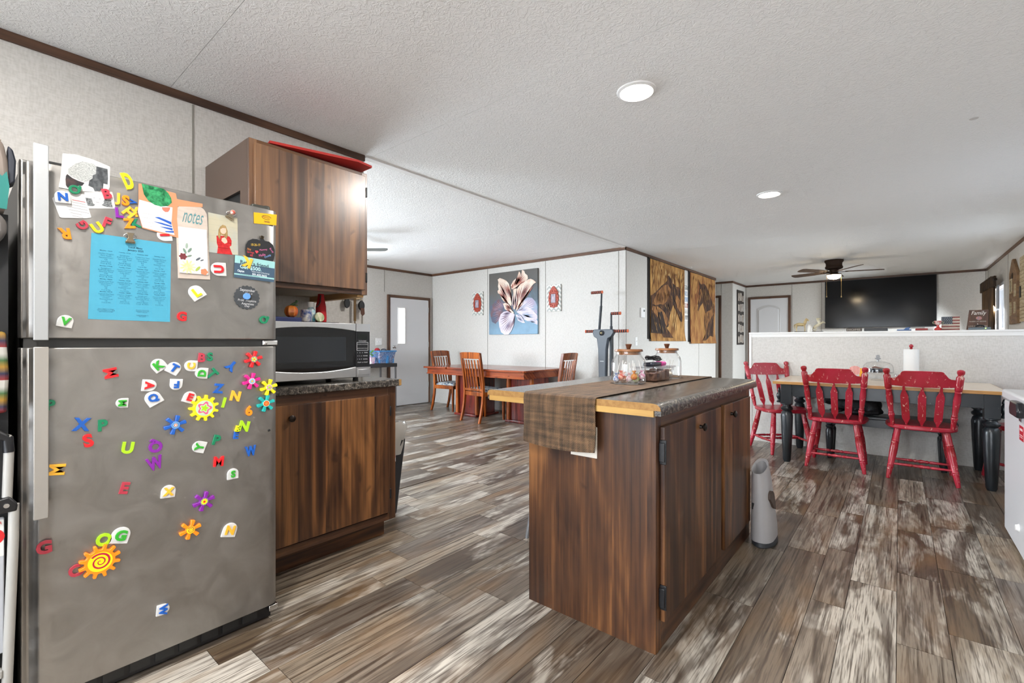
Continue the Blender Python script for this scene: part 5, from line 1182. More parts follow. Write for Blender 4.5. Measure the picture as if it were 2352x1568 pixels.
obj('grey_cushion', B().prism([(-.4, 1.40), (.07, 1.40), (.094, 1.44), (.092, 1.475), (.07, 1.498), (-.4, 1.498)], 0, .06, fx(-1.93)), C('cushion_grey', '5A5552', .8), None, .012, label='dark grey cushion hung at the front of the shade-black shelf', cat='cushion')
# ---------------------------------------------------------------- dining room: table, chairs, pictures, climber
def poly_on(nm, pts, lv, th_, f, mat, par): return obj(nm, B().prism(pts, lv, lv + th_, f), mat, par, smooth=0)
t = thing('dining_table', 'long cherry dining table on two pedestals by the flower painting', 'table', (-4.8, 5.32, 0))
def clipped(x0, x1, y0, y1, c): return [(x0 + c, y0), (x1 - c, y0), (x1, y0 + c), (x1, y1 - c), (x1 - c, y1), (x0 + c, y1), (x0, y1 - c), (x0, y0 + c)]
for x0, x1 in ((-5.82, -5.30), (-5.299, -4.402), (-4.401, -3.78)):
    e = .0 if x1 == -4.402 else .02
    obj('top_leaf', BX(x0, x1, 4.80 - e, 5.80, .735, .762), CHERRYX, t, .006)
obj('apron', B().box(-5.78, -3.82, 4.83, 4.855, .655, .735).box(-5.78, -3.82, 5.745, 5.77, .655, .735).box(-5.78, -5.755, 4.855, 5.745, .655, .735).box(-3.845, -3.82, 4.855, 5.745, .655, .735), CHERRYX, t, .004)
obj('apron_bead', B().box(-5.79, -3.81, 4.82, 4.83, .645, .66).box(-3.82, -3.81, 4.83, 5.77, .645, .66), CHERRYX, t, .003)
for x0 in (-5.42, -4.36):
    p = obj('pedestal', BX(x0 + .05, x0 + .44, 5.13, 5.55, .03, .655), MAHOG, t, .01)
    obj('pedestal_base', BX(x0, x0 + .48, 5.07, 5.60, 0, .035), MAHOG, p, .008)
    for dx, dy in ((.03, .03), (.45, .03)): obj('pilaster', B().cyl((x0 + dx, 5.07 + dy + .02, .03), (x0 + dx, 5.07 + dy + .02, .65), .032, n=14), CHERRY, p)
FAB = C('blue_ikat', '34506E', .8, var='D8D6CE', vs=(26, 26, 26))
def dining_chair(label, loc, rot):
    t = thing('dining_chair', label, 'chair', loc, rot, 'cherry slat-back dining chairs', local=True)
    w = .205
    for sx in (-1, 1):      # chair faces +y
        obj('front_leg', B().add([(sx * w + a * .019, .20 + b_ * .019, .42) for a, b_ in ((-1, -1), (1, -1), (1, 1), (-1, 1))] + [(sx * w + a * .013, .20 + b_ * .013, 0) for a, b_ in ((-1, -1), (1, -1), (1, 1), (-1, 1))], [(0, 1, 2, 3), (7, 6, 5, 4), (0, 4, 5, 1), (1, 5, 6, 2), (2, 6, 7, 3), (3, 7, 4, 0)]), CHERRY, t, .003)
        b = B(); pr = [(-.27, 0), (-.235, .12), (-.205, .28), (-.195, .42), (-.20, .55), (-.225, .75), (-.265, .99)]
        vs = []; fs = []
        for y, z in pr:
            h = .019 if z > .1 else .015
            vs += [(sx * w - .016, y - h, z), (sx * w + .016, y - h, z), (sx * w + .016, y + h, z), (sx * w - .016, y + h, z)]
        for i in range(len(pr) - 1):
            for q in range(4): fs.append((4 * i + q, 4 * i + (q + 1) % 4, 4 * i + 4 + (q + 1) % 4, 4 * i + 4 + q))
        fs += [(3, 2, 1, 0), tuple(range(4 * len(pr) - 4, 4 * len(pr)))]
        obj('back_post', b.add(vs, fs), CHERRY, t, .003)
    def yb(z): return -.20 - .025 * (z - .55) / .2 - max(0, z - .75) * .06
    n_ = 9; vs = []; fs = []
    for i in range(n_):
        x = -w + 2 * w * i / (n_ - 1); bow_ = -.02 * (1 - (x / w) ** 2)
        for z, d in ((.905, -.010), (.905, .010), (.995 + .006 * (1 - (x / w) ** 2), .010), (.995 + .006 * (1 - (x / w) ** 2), -.010)): vs.append((x, yb(z) + bow_ + d, z))
    for i in range(n_ - 1):
        for q in range(4): fs.append((4 * i + q, 4 * i + 4 + q, 4 * i + 4 + (q + 1) % 4, 4 * i + (q + 1) % 4))
    fs += [(0, 1, 2, 3), (4 * n_ - 1, 4 * n_ - 2, 4 * n_ - 3, 4 * n_ - 4)]
    obj('crest_rail', B().add(vs, fs), CHERRY, t, .003)
    for i in range(6):
        x = -.155 + .062 * i; bw = -.02 * (1 - (x / w) ** 2)
        b = B(); vs = []; fs = []; zs = (.47, .60, .75, .89)
        for z in zs:
            y = yb(z) + bw * min(1, (z - .42) / .3); vs += [(x - .0095, y - .006, z), (x + .0095, y - .006, z), (x + .0095, y + .006, z), (x - .0095, y + .006, z)]
        for k_ in range(3):
            for q in range(4): fs.append((4 * k_ + q, 4 * k_ + (q + 1) % 4, 4 * k_ + 4 + (q + 1) % 4, 4 * k_ + 4 + q))
        obj('back_slat', b.add(vs, fs), CHERRY, t)
    obj('lower_rail', BX(-w, w, -.208, -.186, .44, .475), CHERRY, t, .003)
    obj('seat_frame', B().box(-w, w, .19, .215, .37, .43).box(-w - .012, -w + .012, -.19, .2, .37, .43).box(w - .012, w + .012, -.19, .2, .37, .43).box(-w, w, -.20, -.18, .37, .43), CHERRY, t, .003)
    obj('cushion', B().add([(-.215, -.175, .43), (.215, -.175, .43), (.225, .225, .43), (-.225, .225, .43), (-.19, -.15, .475), (.19, -.15, .475), (.20, .20, .475), (-.20, .20, .475)], [(0, 3, 2, 1), (4, 5, 6, 7), (0, 1, 5, 4), (1, 2, 6, 5), (2, 3, 7, 6), (3, 0, 4, 7)]), FAB, t, .02)
    return t
c0 = dining_chair('cherry slat-back dining chair in the middle of the near side of the table', (-4.70, 5.00, 0), -.10)
copy_tree(c0, (-5.83, 5.40, 0), -PI / 2 + .12, 'cherry slat-back dining chair at the table end near the white entry door')
copy_tree(c0, (-3.66, 5.26, 0), PI / 2 + .12, 'cherry slat-back dining chair at the table end near the exercise climber')

# flower painting
t = thing('flower_painting', 'large square canvas of a pink and cream flower on grey blue', 'painting', (-4.87, 5.86, 1.27))
m_, nt, p_ = nodes('canvas_ground')
tc = N(nt, 'ShaderNodeTexCoord'); sp = N(nt, 'ShaderNodeSeparateXYZ'); nt.links.new(tc.outputs['Object'], sp.inputs[0])
nz = noise(nt, mapped(nt, (5, 5, 5)), 1.0, 4)
f_ = math_(nt, 'ADD', math_(nt, 'ADD', sp.outputs[2], math_(nt, 'MULTIPLY', sp.outputs[0], -.22)), math_(nt, 'MULTIPLY', math_(nt, 'SUBTRACT', nz, .5), .5))
nt.links.new(ramp(nt, f_, [(.0, sr('7FA3BC')), (.30, sr('6F8B9E')), (.52, sr('52606A')), (.75, sr('5A5855')), (1, sr('57534E'))]), p_.inputs['Base Color']); p_.inputs['Roughness'].default_value = .6
obj('canvas', BX(-5.385, -4.352, 5.848, 5.878, 1.272, 2.305), m_, t, .003)
FC = {k_: C('petal_' + k_, a, .6, var=b_, vs=(9, 9, 9)) for k_, (a, b_) in dict(cream=('D9BBA6', 'E6D6C6'), rust=('A8604F', '7E5654'), white=('D8D0D6', 'C9BEC8'), lav=('A99BB0', '8FA2BA'), mauve=('8C6E78', '7A6E86'), deep=('6E4A4C', '4E5A70')).items()}
for i, (k_, edge, vein) in enumerate((('e', 'deep', 'mauve'), ('h', 'lav', 'white'), ('k', 'white', 'lav'), ('i', 'white', 'lav'), ('j', 'white', 'lav'), ('b', 'cream', 'rust'), ('a', 'cream', 'rust'), ('c', 'cream', 'rust'), ('g', 'white', 'mauve'), ('d', 'cream', 'mauve'), ('f', 'cream', 'rust'))):
    q = FP[k_]; base = q[0]; out = q[1:]; lv = .0004 + .0012 * i
    pe = poly_on('painted_petal', out, lv, .0006, fy(5.848), FC[edge], t)
    b = B(); m = len(out)
    for j in range(m):
        for s_ in (0, .5):
            a = out[j]; c = out[(j + 1) % m]; tip = (a[0] + (c[0] - a[0]) * s_, a[1] + (c[1] - a[1]) * s_)
            dx, dz = tip[0] - base[0], tip[1] - base[1]; l = math.hypot(dx, dz)
            if l < .08: continue
            nx, nz_ = -dz / l, dx / l; w = .005 + .004 * ((j * 7 + i) % 3)
            r0, r1 = (.30, .90) if k_ not in 'b' else (.22, .9)
            P_ = lambda r, o_: (base[0] + dx * r + nx * o_, base[1] + dz * r + nz_ * o_)
            b.prism([P_(r0, 0), P_((r0 + r1) * .5, -w), P_(r1, 0), P_((r0 + r1) * .5, w)], lv + .0006, lv + .0008, fy(5.848))
    obj('painted_vein', b, FC[vein], pe, smooth=0, kind='stuff')

# two little ornate frames on chevron boards
CHEV = None
def chevron():
    m_, nt, p_ = nodes('chevron_board'); tc = N(nt, 'ShaderNodeTexCoord'); sp = N(nt, 'ShaderNodeSeparateXYZ'); nt.links.new(tc.outputs['Object'], sp.inputs[0])
    tri = math_(nt, 'PINGPONG', sp.outputs[0], .042)
    f_ = math_(nt, 'FRACT', math_(nt, 'MULTIPLY', math_(nt, 'ADD', sp.outputs[2], tri), 15))
    nt.links.new(ramp(nt, f_, [(.48, sr('DAD8D0')), (.52, sr('A5A8A3'))]), p_.inputs['Base Color']); p_.inputs['Roughness'].default_value = .6; return m_
CHEV = chevron(); CORAL = C('coral_carving', 'B5452A', .5, var='8E2F1D', vs=(60, 60, 60))
def ornate(x, label):
    t = thing('ornate_frame', label, 'picture frame', (x, 5.86, 1.61), group='coral frames on chevron boards')
    obj('board', BX(x - .127, x + .127, 5.858, 5.879, 1.612, 2.02), CHEV, t, .002)
    out = []
    for q in range(64):
        a = 2 * PI * q / 64; e = 1 + .07 * math.cos(12 * a); top = .035 if math.sin(a) > .95 else 0
        ca, sa = math.cos(a), math.sin(a); out.append((x + .088 * e * math.copysign(abs(ca) ** .6, ca), 1.812 + (.138 + top) * e * math.copysign(abs(sa) ** .6, sa)))
    inn = [(x + .042, 1.875), (x - .042, 1.875), (x - .042, 1.745), (x + .042, 1.745)]
    obj('carved_frame', B().prism(out, 0, .014, fy(5.858)), CORAL, t, .003)
    for q in range(14):
        a = 2 * PI * q / 14; obj('carved_scroll', B().ball((x + .072 * math.copysign(abs(math.cos(a)) ** .7, math.cos(a)), 5.842, 1.812 + .112 * math.copysign(abs(math.sin(a)) ** .7, math.sin(a))), .013, 8, 5, (1, .5, 1)), CORAL, t)
    obj('photo', B().prism(inn, .014, .016, fy(5.858)), C('little_photo', 'C9A9B4', .4, var='6E7E8C', vs=(24, 24, 14)), t)
    obj('inner_rim', B().box(x - .05, x - .042, 5.838, 5.846, 1.737, 1.883).box(x + .042, x + .05, 5.838, 5.846, 1.737, 1.883).box(x - .042, x + .042, 5.838, 5.846, 1.737, 1.745).box(x - .042, x + .042, 5.838, 5.846, 1.875, 1.883), C('inner_rim', '7E2A1A', .5), t)
ornate(-5.665, 'small coral carved frame on a chevron board left of the flower painting')
ornate(-4.052, 'small coral carved frame on a chevron board right of the flower painting')

# vertical climber
t = thing('climber_machine', 'black vertical climber exercise machine with orange striped grips', 'exercise machine', (-2.99, 5.45, 0))
CB = C('climber_black', '26292D', .4, .3); CG = C('climber_grey', '4A5058', .4)
def stripe_mat():
    m_, nt, p_ = nodes('striped_grip'); tc = N(nt, 'ShaderNodeTexCoord'); sp = N(nt, 'ShaderNodeSeparateXYZ'); nt.links.new(tc.outputs['Object'], sp.inputs[0])
    nt.links.new(ramp(nt, math_(nt, 'FRACT', math_(nt, 'MULTIPLY', sp.outputs[0], 34)), [(.62, sr('17181A')), (.66, sr('B2492A'))]), p_.inputs['Base Color']); p_.inputs['Roughness'].default_value = .6; return m_
GRIP = stripe_mat()
yc = 5.45
obj('post', B().box(-3.06, -3.03, yc + .02, yc + .08, .05, 1.30).box(-2.905, -2.875, yc + .02, yc + .08, .05, 1.30), CB, t, .004)
hd = [(-3.10, 1.31), (-2.83, 1.31), (-2.815, 1.27), (-2.85, 1.215), (-2.90, 1.19), (-2.925, 1.05), (-2.935, .62), (-3.03, .62), (-3.04, 1.05), (-3.06, 1.19), (-3.105, 1.215), (-3.125, 1.27)]
sh = obj('shroud', B().prism(hd, 0, .07, fy(yc + .03)), CG, t, .008)
obj('dial', B().lathe([(0, .0), (.034, 0), (.034, .012), (.022, .016), (.018, .010), (0, .012)], (-2.985, yc - .04, 1.262), 20, Matrix.Rotation(PI / 2, 3, 'X')), BLACK, sh)
obj('dial_mark', B().ball((-2.985, yc - .052, 1.262), .014, 10, 6), C('dial_gold', 'C9B98F', .3, .6), sh)
obj('brand_mark', BX(-3.01, -2.955, yc - .0415, yc - .040, .89, .898), C('silver_print', 'C6CACC', .4), sh)
obj('inner_rail', B().box(-2.99, -2.95, yc - .02, yc + .02, .06, .62), C('rail_silver', '9FB4C4', .3, .7), t, .003)
obj('upper_tube', B().cyl((-3.045, yc, 1.28), (-3.015, yc, 1.62), .017, n=12).cyl((-3.015, yc, 1.60), (-3.008, yc, 1.80), .012, n=12), CB, t)
obj('upper_tube', B().cyl((-2.868, yc, 1.28), (-2.868, yc, 1.35), .019, n=12).cyl((-2.868, yc, 1.34), (-2.868, yc, 1.51), .013, n=12), CB, t)
for x0, x1, z in ((-3.16, -3.0, 1.80), (-2.87, -2.74, 1.512), (-3.245, -3.10, 1.287), (-2.82, -2.635, 1.285)):
    g = obj('grip', B().cyl((x0, yc, z), (x1, yc, z), .019, n=14), GRIP, t)
    e = x1 if x0 > -3.2 else x0
    obj('grip_end', B().cyl((e - .004, yc, z), (e + .004, yc, z), .021, n=14), C('grip_orange', 'D9612E', .5), g)
for z, sx in ((.30, -1), (.42, 1)): obj('pedal', BX(*sorted((-2.97 + sx * .03, -2.97 + sx * .20)), yc - .10, yc + .04, z, z + .03), CB, t, .006)
obj('base_foot', B().box(-3.25, -2.70, yc - .06, yc - .01, 0, .05).box(-3.0, -2.94, yc - .02, yc + .30, 0, .05).box(-3.20, -2.74, yc + .26, yc + .31, 0, .05), CB, t, .006)

# horse tapestries and what hangs between them
TAN = C('tapestry_gold', 'B88A4E', .9, var='70471F', vs=(5, 6.5, 3.2)); TAN2 = C('tapestry_russet', 'AF8148', .9, var='74401F', vs=(4, 4.5, 2.0))
HB = C('horse_dark', '261813', .9, var='5E3D26', vs=(5, 12, 5)); HL = C('horse_tan', 'A87442', .9, var='4A2E1B', vs=(5, 26, 5)); HD = C('horse_shadow', '241A18', .9, var='33251F', vs=(5, 5, 4))
CLOTHB = C('tapestry_back', '1E1815', .9)
def inside(p, poly):
    c = False; j = len(poly) - 1
    for i in range(len(poly)):
        (xi, yi), (xj, yj) = poly[i], poly[j]
        if (yi > p[1]) != (yj > p[1]) and p[0] < (xj - xi) * (p[1] - yi) / (yj - yi + 1e-9) + xi: c = not c
        j = i
    return c
def brush(poly, n, ang, ln, w, x, seed):
    """painted strokes scattered inside an outline of the printed cloth"""
    r = random.Random(seed); b = B(); ys_, zs_ = [p[0] for p in poly], [p[1] for p in poly]; k_ = 0
    while k_ < n:
        p = (r.uniform(min(ys_), max(ys_)), r.uniform(min(zs_), max(zs_)))
        if not inside(p, poly): n -= .25; continue
        k_ += 1; a = ang + r.uniform(-.35, .35); l = ln * r.uniform(.4, 1.2); ww = w * r.uniform(.5, 1.2)
        e = (p[0] + l * math.cos(a), p[1] + l * math.sin(a))
        if not inside(e, poly): e = (p[0] + .4 * l * math.cos(a), p[1] + .4 * l * math.sin(a))
        if not inside(e, poly): continue
        m = ((p[0] + e[0]) / 2, (p[1] + e[1]) / 2); nx, nz = -math.sin(a) * ww, math.cos(a) * ww
        b.prism([p, (m[0] - nx, m[1] - nz), e, (m[0] + nx, m[1] + nz)], 0, .0003, lambda q, s_, d: (x + d, q, s_))
    return b
def tapestry(name, y0, y1, z0, label, mat, shapes):
    t = thing(name, label, 'tapestry', (-2.85, (y0 + y1) / 2, z0))
    nz_, ny_ = 14, 10; b = B(); vs = []
    for k_ in range(2):
        for i in range(nz_ + 1):
            z = z0 + (2.405 - z0) * i / nz_
            for j in range(ny_ + 1):
                u = j / ny_; x = -2.858 + .003 * math.sin(u * 6) + (.035 * max(0, 1 - i / 2.5) ** 2 * (abs(u - .45) * 1.6) ** 2) - .003 * k_
                vs.append((x, y0 + (y1 - y0) * u, z))
    w = ny_ + 1; h = (nz_ + 1) * w; fs = []
    for i in range(nz_):
        for j in range(ny_):
            a = i * w + j; fs += [(a, a + 1, a + w + 1, a + w), (h + a, h + a + w, h + a + w + 1, h + a + 1)]
    for i in range(nz_): a = i * w; fs += [(a, a + w, h + a + w, h + a), (a + ny_, h + a + ny_, h + a + ny_ + w, a + ny_ + w)]
    for j in range(ny_): a = nz_ * w + j; fs += [(j, h + j, h + j + 1, j + 1), (a, a + 1, h + a + 1, h + a)]
    obj('cloth', b.add(vs, fs), mat, t)
    obj('hem', BX(-2.878, -2.868, y0 - .06, y1 - .01, z0 + .03, 2.40), CLOTHB, t)
    obj('rod', B().cyl((-2.862, y0 - .08, 2.398), (-2.862, y1 + .02, 2.398), .009, n=8), BRONZE, t)
    for i, (k_, m_) in enumerate(shapes):
        pts = [(min(max(y, y0 + .006), y1 - .006), max(z, z0 + .055)) for y, z in HP[k_]]
        ob_ = obj('horse_print', B().prism(pts, .0, .0008, lambda a, q, d, i=i: (-2.8535 + .0012 * i + d, a, q)), m_, t, smooth=0)
    return t
T1 = tapestry('horse_tapestry', 6.655, 8.10, 1.16, 'left tapestry of a running horse with bowed head', TAN, (('h1', HB), ('h1mane', HL), ('h1face', HL), ('h1chest', HL), ('h1belly', HD), ('h1leg', HD)))
T2 = tapestry('horse_tapestry', 8.38, 9.84, 1.12, 'right tapestry of a horse seen from the side with raised neck', TAN2, (('h2', HB), ('h2chest', HL), ('h2face', HL), ('h2neck', C('horse_brown', '5F4023', .9, var='3A2618', vs=(5, 9, 5)))))
DARKB = C('stroke_umber', '3A2415', .9); MIDB = C('stroke_sienna', '6E4522', .9); LITB = C('stroke_gold', 'B98C50', .9); PALB = C('stroke_sand', 'C9A66E', .9)
for T_, y0, y1, z0, key, sd in ((T1, 6.655, 8.10, 1.16, 'h1', 1), (T2, 8.38, 9.84, 1.12, 'h2', 2)):
    bg = [(y0 + .03, z0 + .10), (y1 - .03, z0 + .10), (y1 - .03, 2.36), (y0 + .03, 2.36)]
    up = [(y0 + .03, z0 + .75), (y1 - .03, z0 + .75), (y1 - .03, 2.36), (y0 + .03, 2.36)]
    obj('ground_print', brush(up, 45, 1.5, .28, .022, -2.8541, sd), MIDB, T_, smooth=0, kind='stuff'); obj('ground_print', brush(bg, 80, 1.4, .22, .015, -2.8539, sd + 10), PALB if sd == 1 else LITB, T_, smooth=0, kind='stuff')
    body = [(min(max(y, y0 + .02), y1 - .02), max(z, z0 + .07)) for y, z in HP[key]]
    obj('coat_print', brush(body, 36, -1.1 if sd == 1 else -1.35, .20, .009, -2.8452, sd + 20), DARKB, T_, smooth=0, kind='stuff')
    obj('coat_print', brush(body, 45, -1.0 if sd == 1 else -1.3, .16, .006, -2.8446, sd + 30), LITB, T_, smooth=0, kind='stuff')
obj('mane_print', brush(HP['h1mane'], 40, -1.9, .26, .008, -2.8440, 50), MIDB, T1, smooth=0, kind='stuff')
obj('mane_print', brush(HP['h1mane'], 22, -1.9, .22, .005, -2.8434, 51), DARKB, T1, smooth=0, kind='stuff')
t = thing('photo_strip', 'narrow strip of colourful photos hanging between the two horse tapestries', 'photo strip', (-2.875, 8.24, 1.52))
obj('backing', BX(-2.879, -2.875, 8.11, 8.305, 1.52, 2.15), CASE, t)
for i, c in enumerate(('3F4A44', '8FA2B8', '5F8EB8', 'A0584A', 'A9A7A2', '7F7E7A')):
    obj('photo', BX(-2.875, -2.872, 8.12, 8.30, 2.06 - .105 * i, 2.14 - .105 * i), C('strip_photo_%d' % i, c, .5, var='DAD6D0', vs=(9, 14, 18)), t)
t = thing('thermostat', 'white thermostat on the wall beside the left horse tapestry', 'thermostat', (-2.87, 6.42, 1.51))
obj('housing', BX(-2.879, -2.855, 6.34, 6.47, 1.50, 1.64), WHITE, t, .006); obj('display', BX(-2.855, -2.853, 6.41, 6.45, 1.585, 1.615), C('lcd', '4A5450', .3), t)
def switch(nm, axis, c, a, z, w, n, label):
    t = thing(nm, label, 'light switch', ((c, a, z - .06) if axis == 'x' else (a, c, z - .06)))
    obj('plate', BX(*((c, c + .006, a - w, a + w) if axis == 'x' else (a - w, a + w, c - .006, c)), z - .06, z + .06), WHITE, t, .002)
    for q in range(n):
        o_ = (q - (n - 1) / 2) * .045
        obj('toggle', BX(*((c + .006, c + .014, a + o_ - .005, a + o_ + .005) if axis == 'x' else (a + o_ - .005, a + o_ + .005, c - .014, c - .006)), z - .01, z + .012), WHITE, t, .001)
switch('light_switch', 'x', XM, 6.215, 1.155, .035, 1, 'white single light switch below the thermostat')
switch('light_switch', 'x', XL, 4.69, 1.15, .062, 2, 'white double light switch beside the entry door')

# console by the entry door
t = thing('console_table', 'narrow black console table by the entry door', 'console table', (-6.68, 4.3, 0))
obj('top', BX(-6.88, -6.42, 3.85, 4.72, .735, .795), C('console_black', '26272A', .4), t, .004)
for x in (-6.86, -6.44):
    for y in (3.87, 4.70): obj('leg', BX(x - .012, x + .012, y - .012, y + .012, 0, .735), GM, t)
t = thing('laundry_basket', 'blue plastic lattice basket on the console table', 'basket', (-6.60, 4.56, .795))
BL = C('basket_blue', '3E86C2', .4)
bw = taper(-6.70, -6.48, 4.42, 4.68, .80, -6.75, -6.44, 4.39, 4.71, 1.0); bw.f = [f for f in bw.f if f not in ((4, 5, 6, 7),)]
obj('lining', bw, C('basket_inside', '5E6F96', .6, var='B9B4C6', vs=(40, 40, 40)), t)
b = B()
def quadlerp(u, v, face):
    z = .80 + .195 * v; e = v
    x0, x1 = -6.70 - .05 * e - .003, -6.48 + .04 * e + .003; y0, y1 = 4.42 - .03 * e - .003, 4.68 + .03 * e + .003
    return {'x': (x1, y0 + (y1 - y0) * u, z), 'y': (x0 + (x1 - x0) * u, y0, z), 'Y': (x0 + (x1 - x0) * u, y1, z)}[face]
for face in 'xyY':
    for i in range(-6, 9):
        for s_ in (1, -1):
            u0 = i / 8; u1 = u0 + s_ * .45
            a, c = (u0, .08), (u1, .92)
            if min(a[0], c[0]) < -.001 or max(a[0], c[0]) > 1.001: continue
            b.tube([quadlerp(*a, face), quadlerp(*c, face)], .0035, 4, False)
obj('lattice', b, BL, t)
rim = B()
for x0, x1, y0, y1 in ((-6.76, -6.43, 4.38, 4.40), (-6.76, -6.43, 4.70, 4.72), (-6.76, -6.74, 4.40, 4.70), (-6.45, -6.43, 4.40, 4.70)): rim.box(x0, x1, y0, y1, .985, 1.005)
obj('rim', rim, BL, t, .003)
obj('corner_panel', B().box(-6.49, -6.47, 4.41, 4.43, .80, .99).box(-6.475, -6.455, 4.54, 4.575, .80, .99).box(-6.49, -6.465, 4.67, 4.69, .80, .99), BL, t)
obj('red_cloth', B().ball((-6.62, 4.47, 1.01), .05, 12, 7, (1.2, .8, .8)), C('cloth_red', 'A8202C', .8, var='7A1420', vs=(20, 20, 20)), None, label='red cloth heaped in the blue basket', cat='cloth')
obj('dark_cloth', B().ball((-6.60, 4.58, 1.005), .05, 12, 7, (1.1, .9, .7)), C('cloth_dark', '30343E', .8, var='8A8E98', vs=(25, 25, 25)), None, label='dark cloth heaped in the blue basket', cat='cloth')
t = thing('potted_plant', 'small leafy plant in a pink patterned pot beside the blue basket', 'plant', (-6.52, 4.30, .795))
obj('pot', taper(-6.55, -6.49, 4.27, 4.33, .7955, -6.56, -6.48, 4.255, 4.345, .90), C('pot_pink', 'D59AC4', .5, var='EDEBEA', vs=(14, 14, 14)), t, .004)
for q in range(16):
    a = q * 2.4; r = .02 + .028 * (q % 4) / 3
    b = B().ball((0, 0, 0), .022, 8, 5, (1, .6, .18), Matrix.Rotation(a, 3, 'Z') @ Matrix.Rotation(-.5 - .1 * (q % 3), 3, 'Y'))
    b.v = [(-6.52 + r * math.cos(a) + v[0], 4.30 + r * math.sin(a) + v[1], .93 + .012 * (q % 8) + v[2]) for v in b.v]
    obj('leaf', b, C('plant_leaf', '4C8A3C', .5, var='7DB257', vs=(30, 30, 30)), t)
obj('plant_stem', B().cyl((-6.52, 4.30, .88), (-6.52, 4.30, 1.0), .006, n=6), C('stem_green', '4F6B4A', .6), t)

def ceiling_fan(name, x, y, label, off, drop=.20, lamp=True, bm=None, pitch=.2):
    t = thing(name, label, 'ceiling fan', (x, y, 2.445 - .26)); z = HC
    mt = bm or C('fan_bronze', '33261E', .6, spec=.1)
    obj('canopy', B().lathe([(0, 0), (.125, 0), (.128, -.02), (.11, -.05), (.108, -.09), (.12, -.11), (.115, -.135), (.07, -.155), (0, -.157)][::-1], (x, y, z), 32), mt, t)
    hub = obj('motor_hub', B().lathe([(0, -.205), (.055, -.20), (.06, -.155), (0, -.15)], (x, y, z), 24), mt, t)
    for k_ in range(5):
        a = math.radians(off + 72 * k_); R_ = Matrix.Rotation(a, 3, 'Z'); Rp = Matrix.Rotation(pitch, 3, 'X')
        pts = [(.16, -.045), (.30, -.058), (.58, -.068), (.63, -.058), (.645, -.02), (.645, .02), (.63, .058), (.58, .068), (.30, .058), (.16, .045)]
        b = B().prism(pts, -.004, .004, lambda p, q, d: tuple(R_ @ Rp @ Vector((p, q, d)) + Vector((x, y, z - .185))))
        bl = obj('blade', b, C('fan_blade_walnut', '4A3A30', .5, var='5E4A3C', vs=(9, 9, 9), spec=.2) if bm is None else bm, t)
        ar = B().prism([(.05, -.02), (.17, -.035), (.20, 0), (.17, .035), (.05, .02)], -.008, -.003, lambda p, q, d: tuple(R_ @ Rp @ Vector((p, q, d)) + Vector((x, y, z - .185))))
        obj('blade_arm', ar, mt, bl)
    if lamp:
        obj('bowl_rim', B().lathe([(.05, -.205), (.10, -.222), (.104, -.232), (.098, -.238), (0, -.238)], (x, y, z), 28), mt, t)
        m_, nt, p_ = nodes('lit_bowl'); p_.inputs['Base Color'].default_value = (1, .86, .65, 1); p_.inputs['Emission Color'].default_value = (1, .78, .50, 1); p_.inputs['Emission Strength'].default_value = 45
        obj('glass_bowl', B().lathe([(.094, -.238), (.09, -.262), (.07, -.288), (.035, -.302), (0, -.305)], (x, y, z), 28), m_, t)
        for dx in (-.115, .115):
            obj('pull_chain', B().cyl((x + dx * .78, y + dx * .62, z - .225), (x + dx * .78, y + dx * .62, z - .57), .0022, n=6).ball((x + dx * .78, y + dx * .62, z - .58), .008, 8, 6, (1, 1, 1.6)), C('chain_brass', '8A7048', .35, .8), t)
    return t
ceiling_fan('ceiling_fan', -.80, 8.95, 'dark ceiling fan with a lit glass bowl in front of the television', 16)
ceiling_fan('ceiling_fan', -5.25, 2.94, 'grey ceiling fan with one blade showing beside the upper cabinet', 40, lamp=False, bm=C('fan_grey', '7E7F7C', .5), pitch=.42)
# ---------------------------------------------------------------- breakfast nook: table, bench, red chairs, cat
t = thing('farm_table', 'farmhouse table with pale wooden top and black turned legs', 'table', (-.16, 5.5, 0))
TOPM = C('scrubbed_top', 'D6C3AC', .35, var='E2D5C4', vs=(3, 26, 26))
obj('top', BX(-.93, .625, 5.03, 5.955, .748, .772), TOPM, t, .004)
obj('top_edge', B().box(-.935, .63, 5.025, 5.03, .744, .770).box(-.935, -.93, 5.03, 5.955, .744, .770).box(.625, .63, 5.03, 5.955, .744, .770), C('honey_edge', 'B98748', .4, var='A3743A', vs=(4, 4, 30)), t, .0015)
obj('apron', B().box(-.80, .52, 5.09, 5.115, .63, .748).box(-.80, .52, 5.86, 5.885, .63, .748).box(-.835, -.81, 5.16, 5.82, .63, .748).box(.53, .555, 5.16, 5.82, .63, .748), NAVY, t, .002)
LEGP = [(.026, 0), (.034, .02), (.047, .28), (.052, .44), (.044, .475), (.034, .485), (.05, .50), (.052, .515), (.036, .53), (.034, .54), (.05, .548), (.05, .555)]
for x in (-.83, .545):
    for y in (5.115, 5.86):
        l = obj('leg', B().lathe(LEGP, (x, y, 0), 20), NAVY, t, smooth=40)
        obj('leg_block', BX(x - .046, x + .046, y - .046, y + .046, .555, .748), NAVY, l, .003)
for x in (-.90, .615):
    obj('finial', B().lathe([(0, .0), (.020, 0), (.022, .012), (.014, .02), (.012, .03), (.024, .055), (.022, .08), (.010, .105), (.014, .115), (.008, .14), (0, .15)], (x, 5.14, .558), 16), NAVY, t)

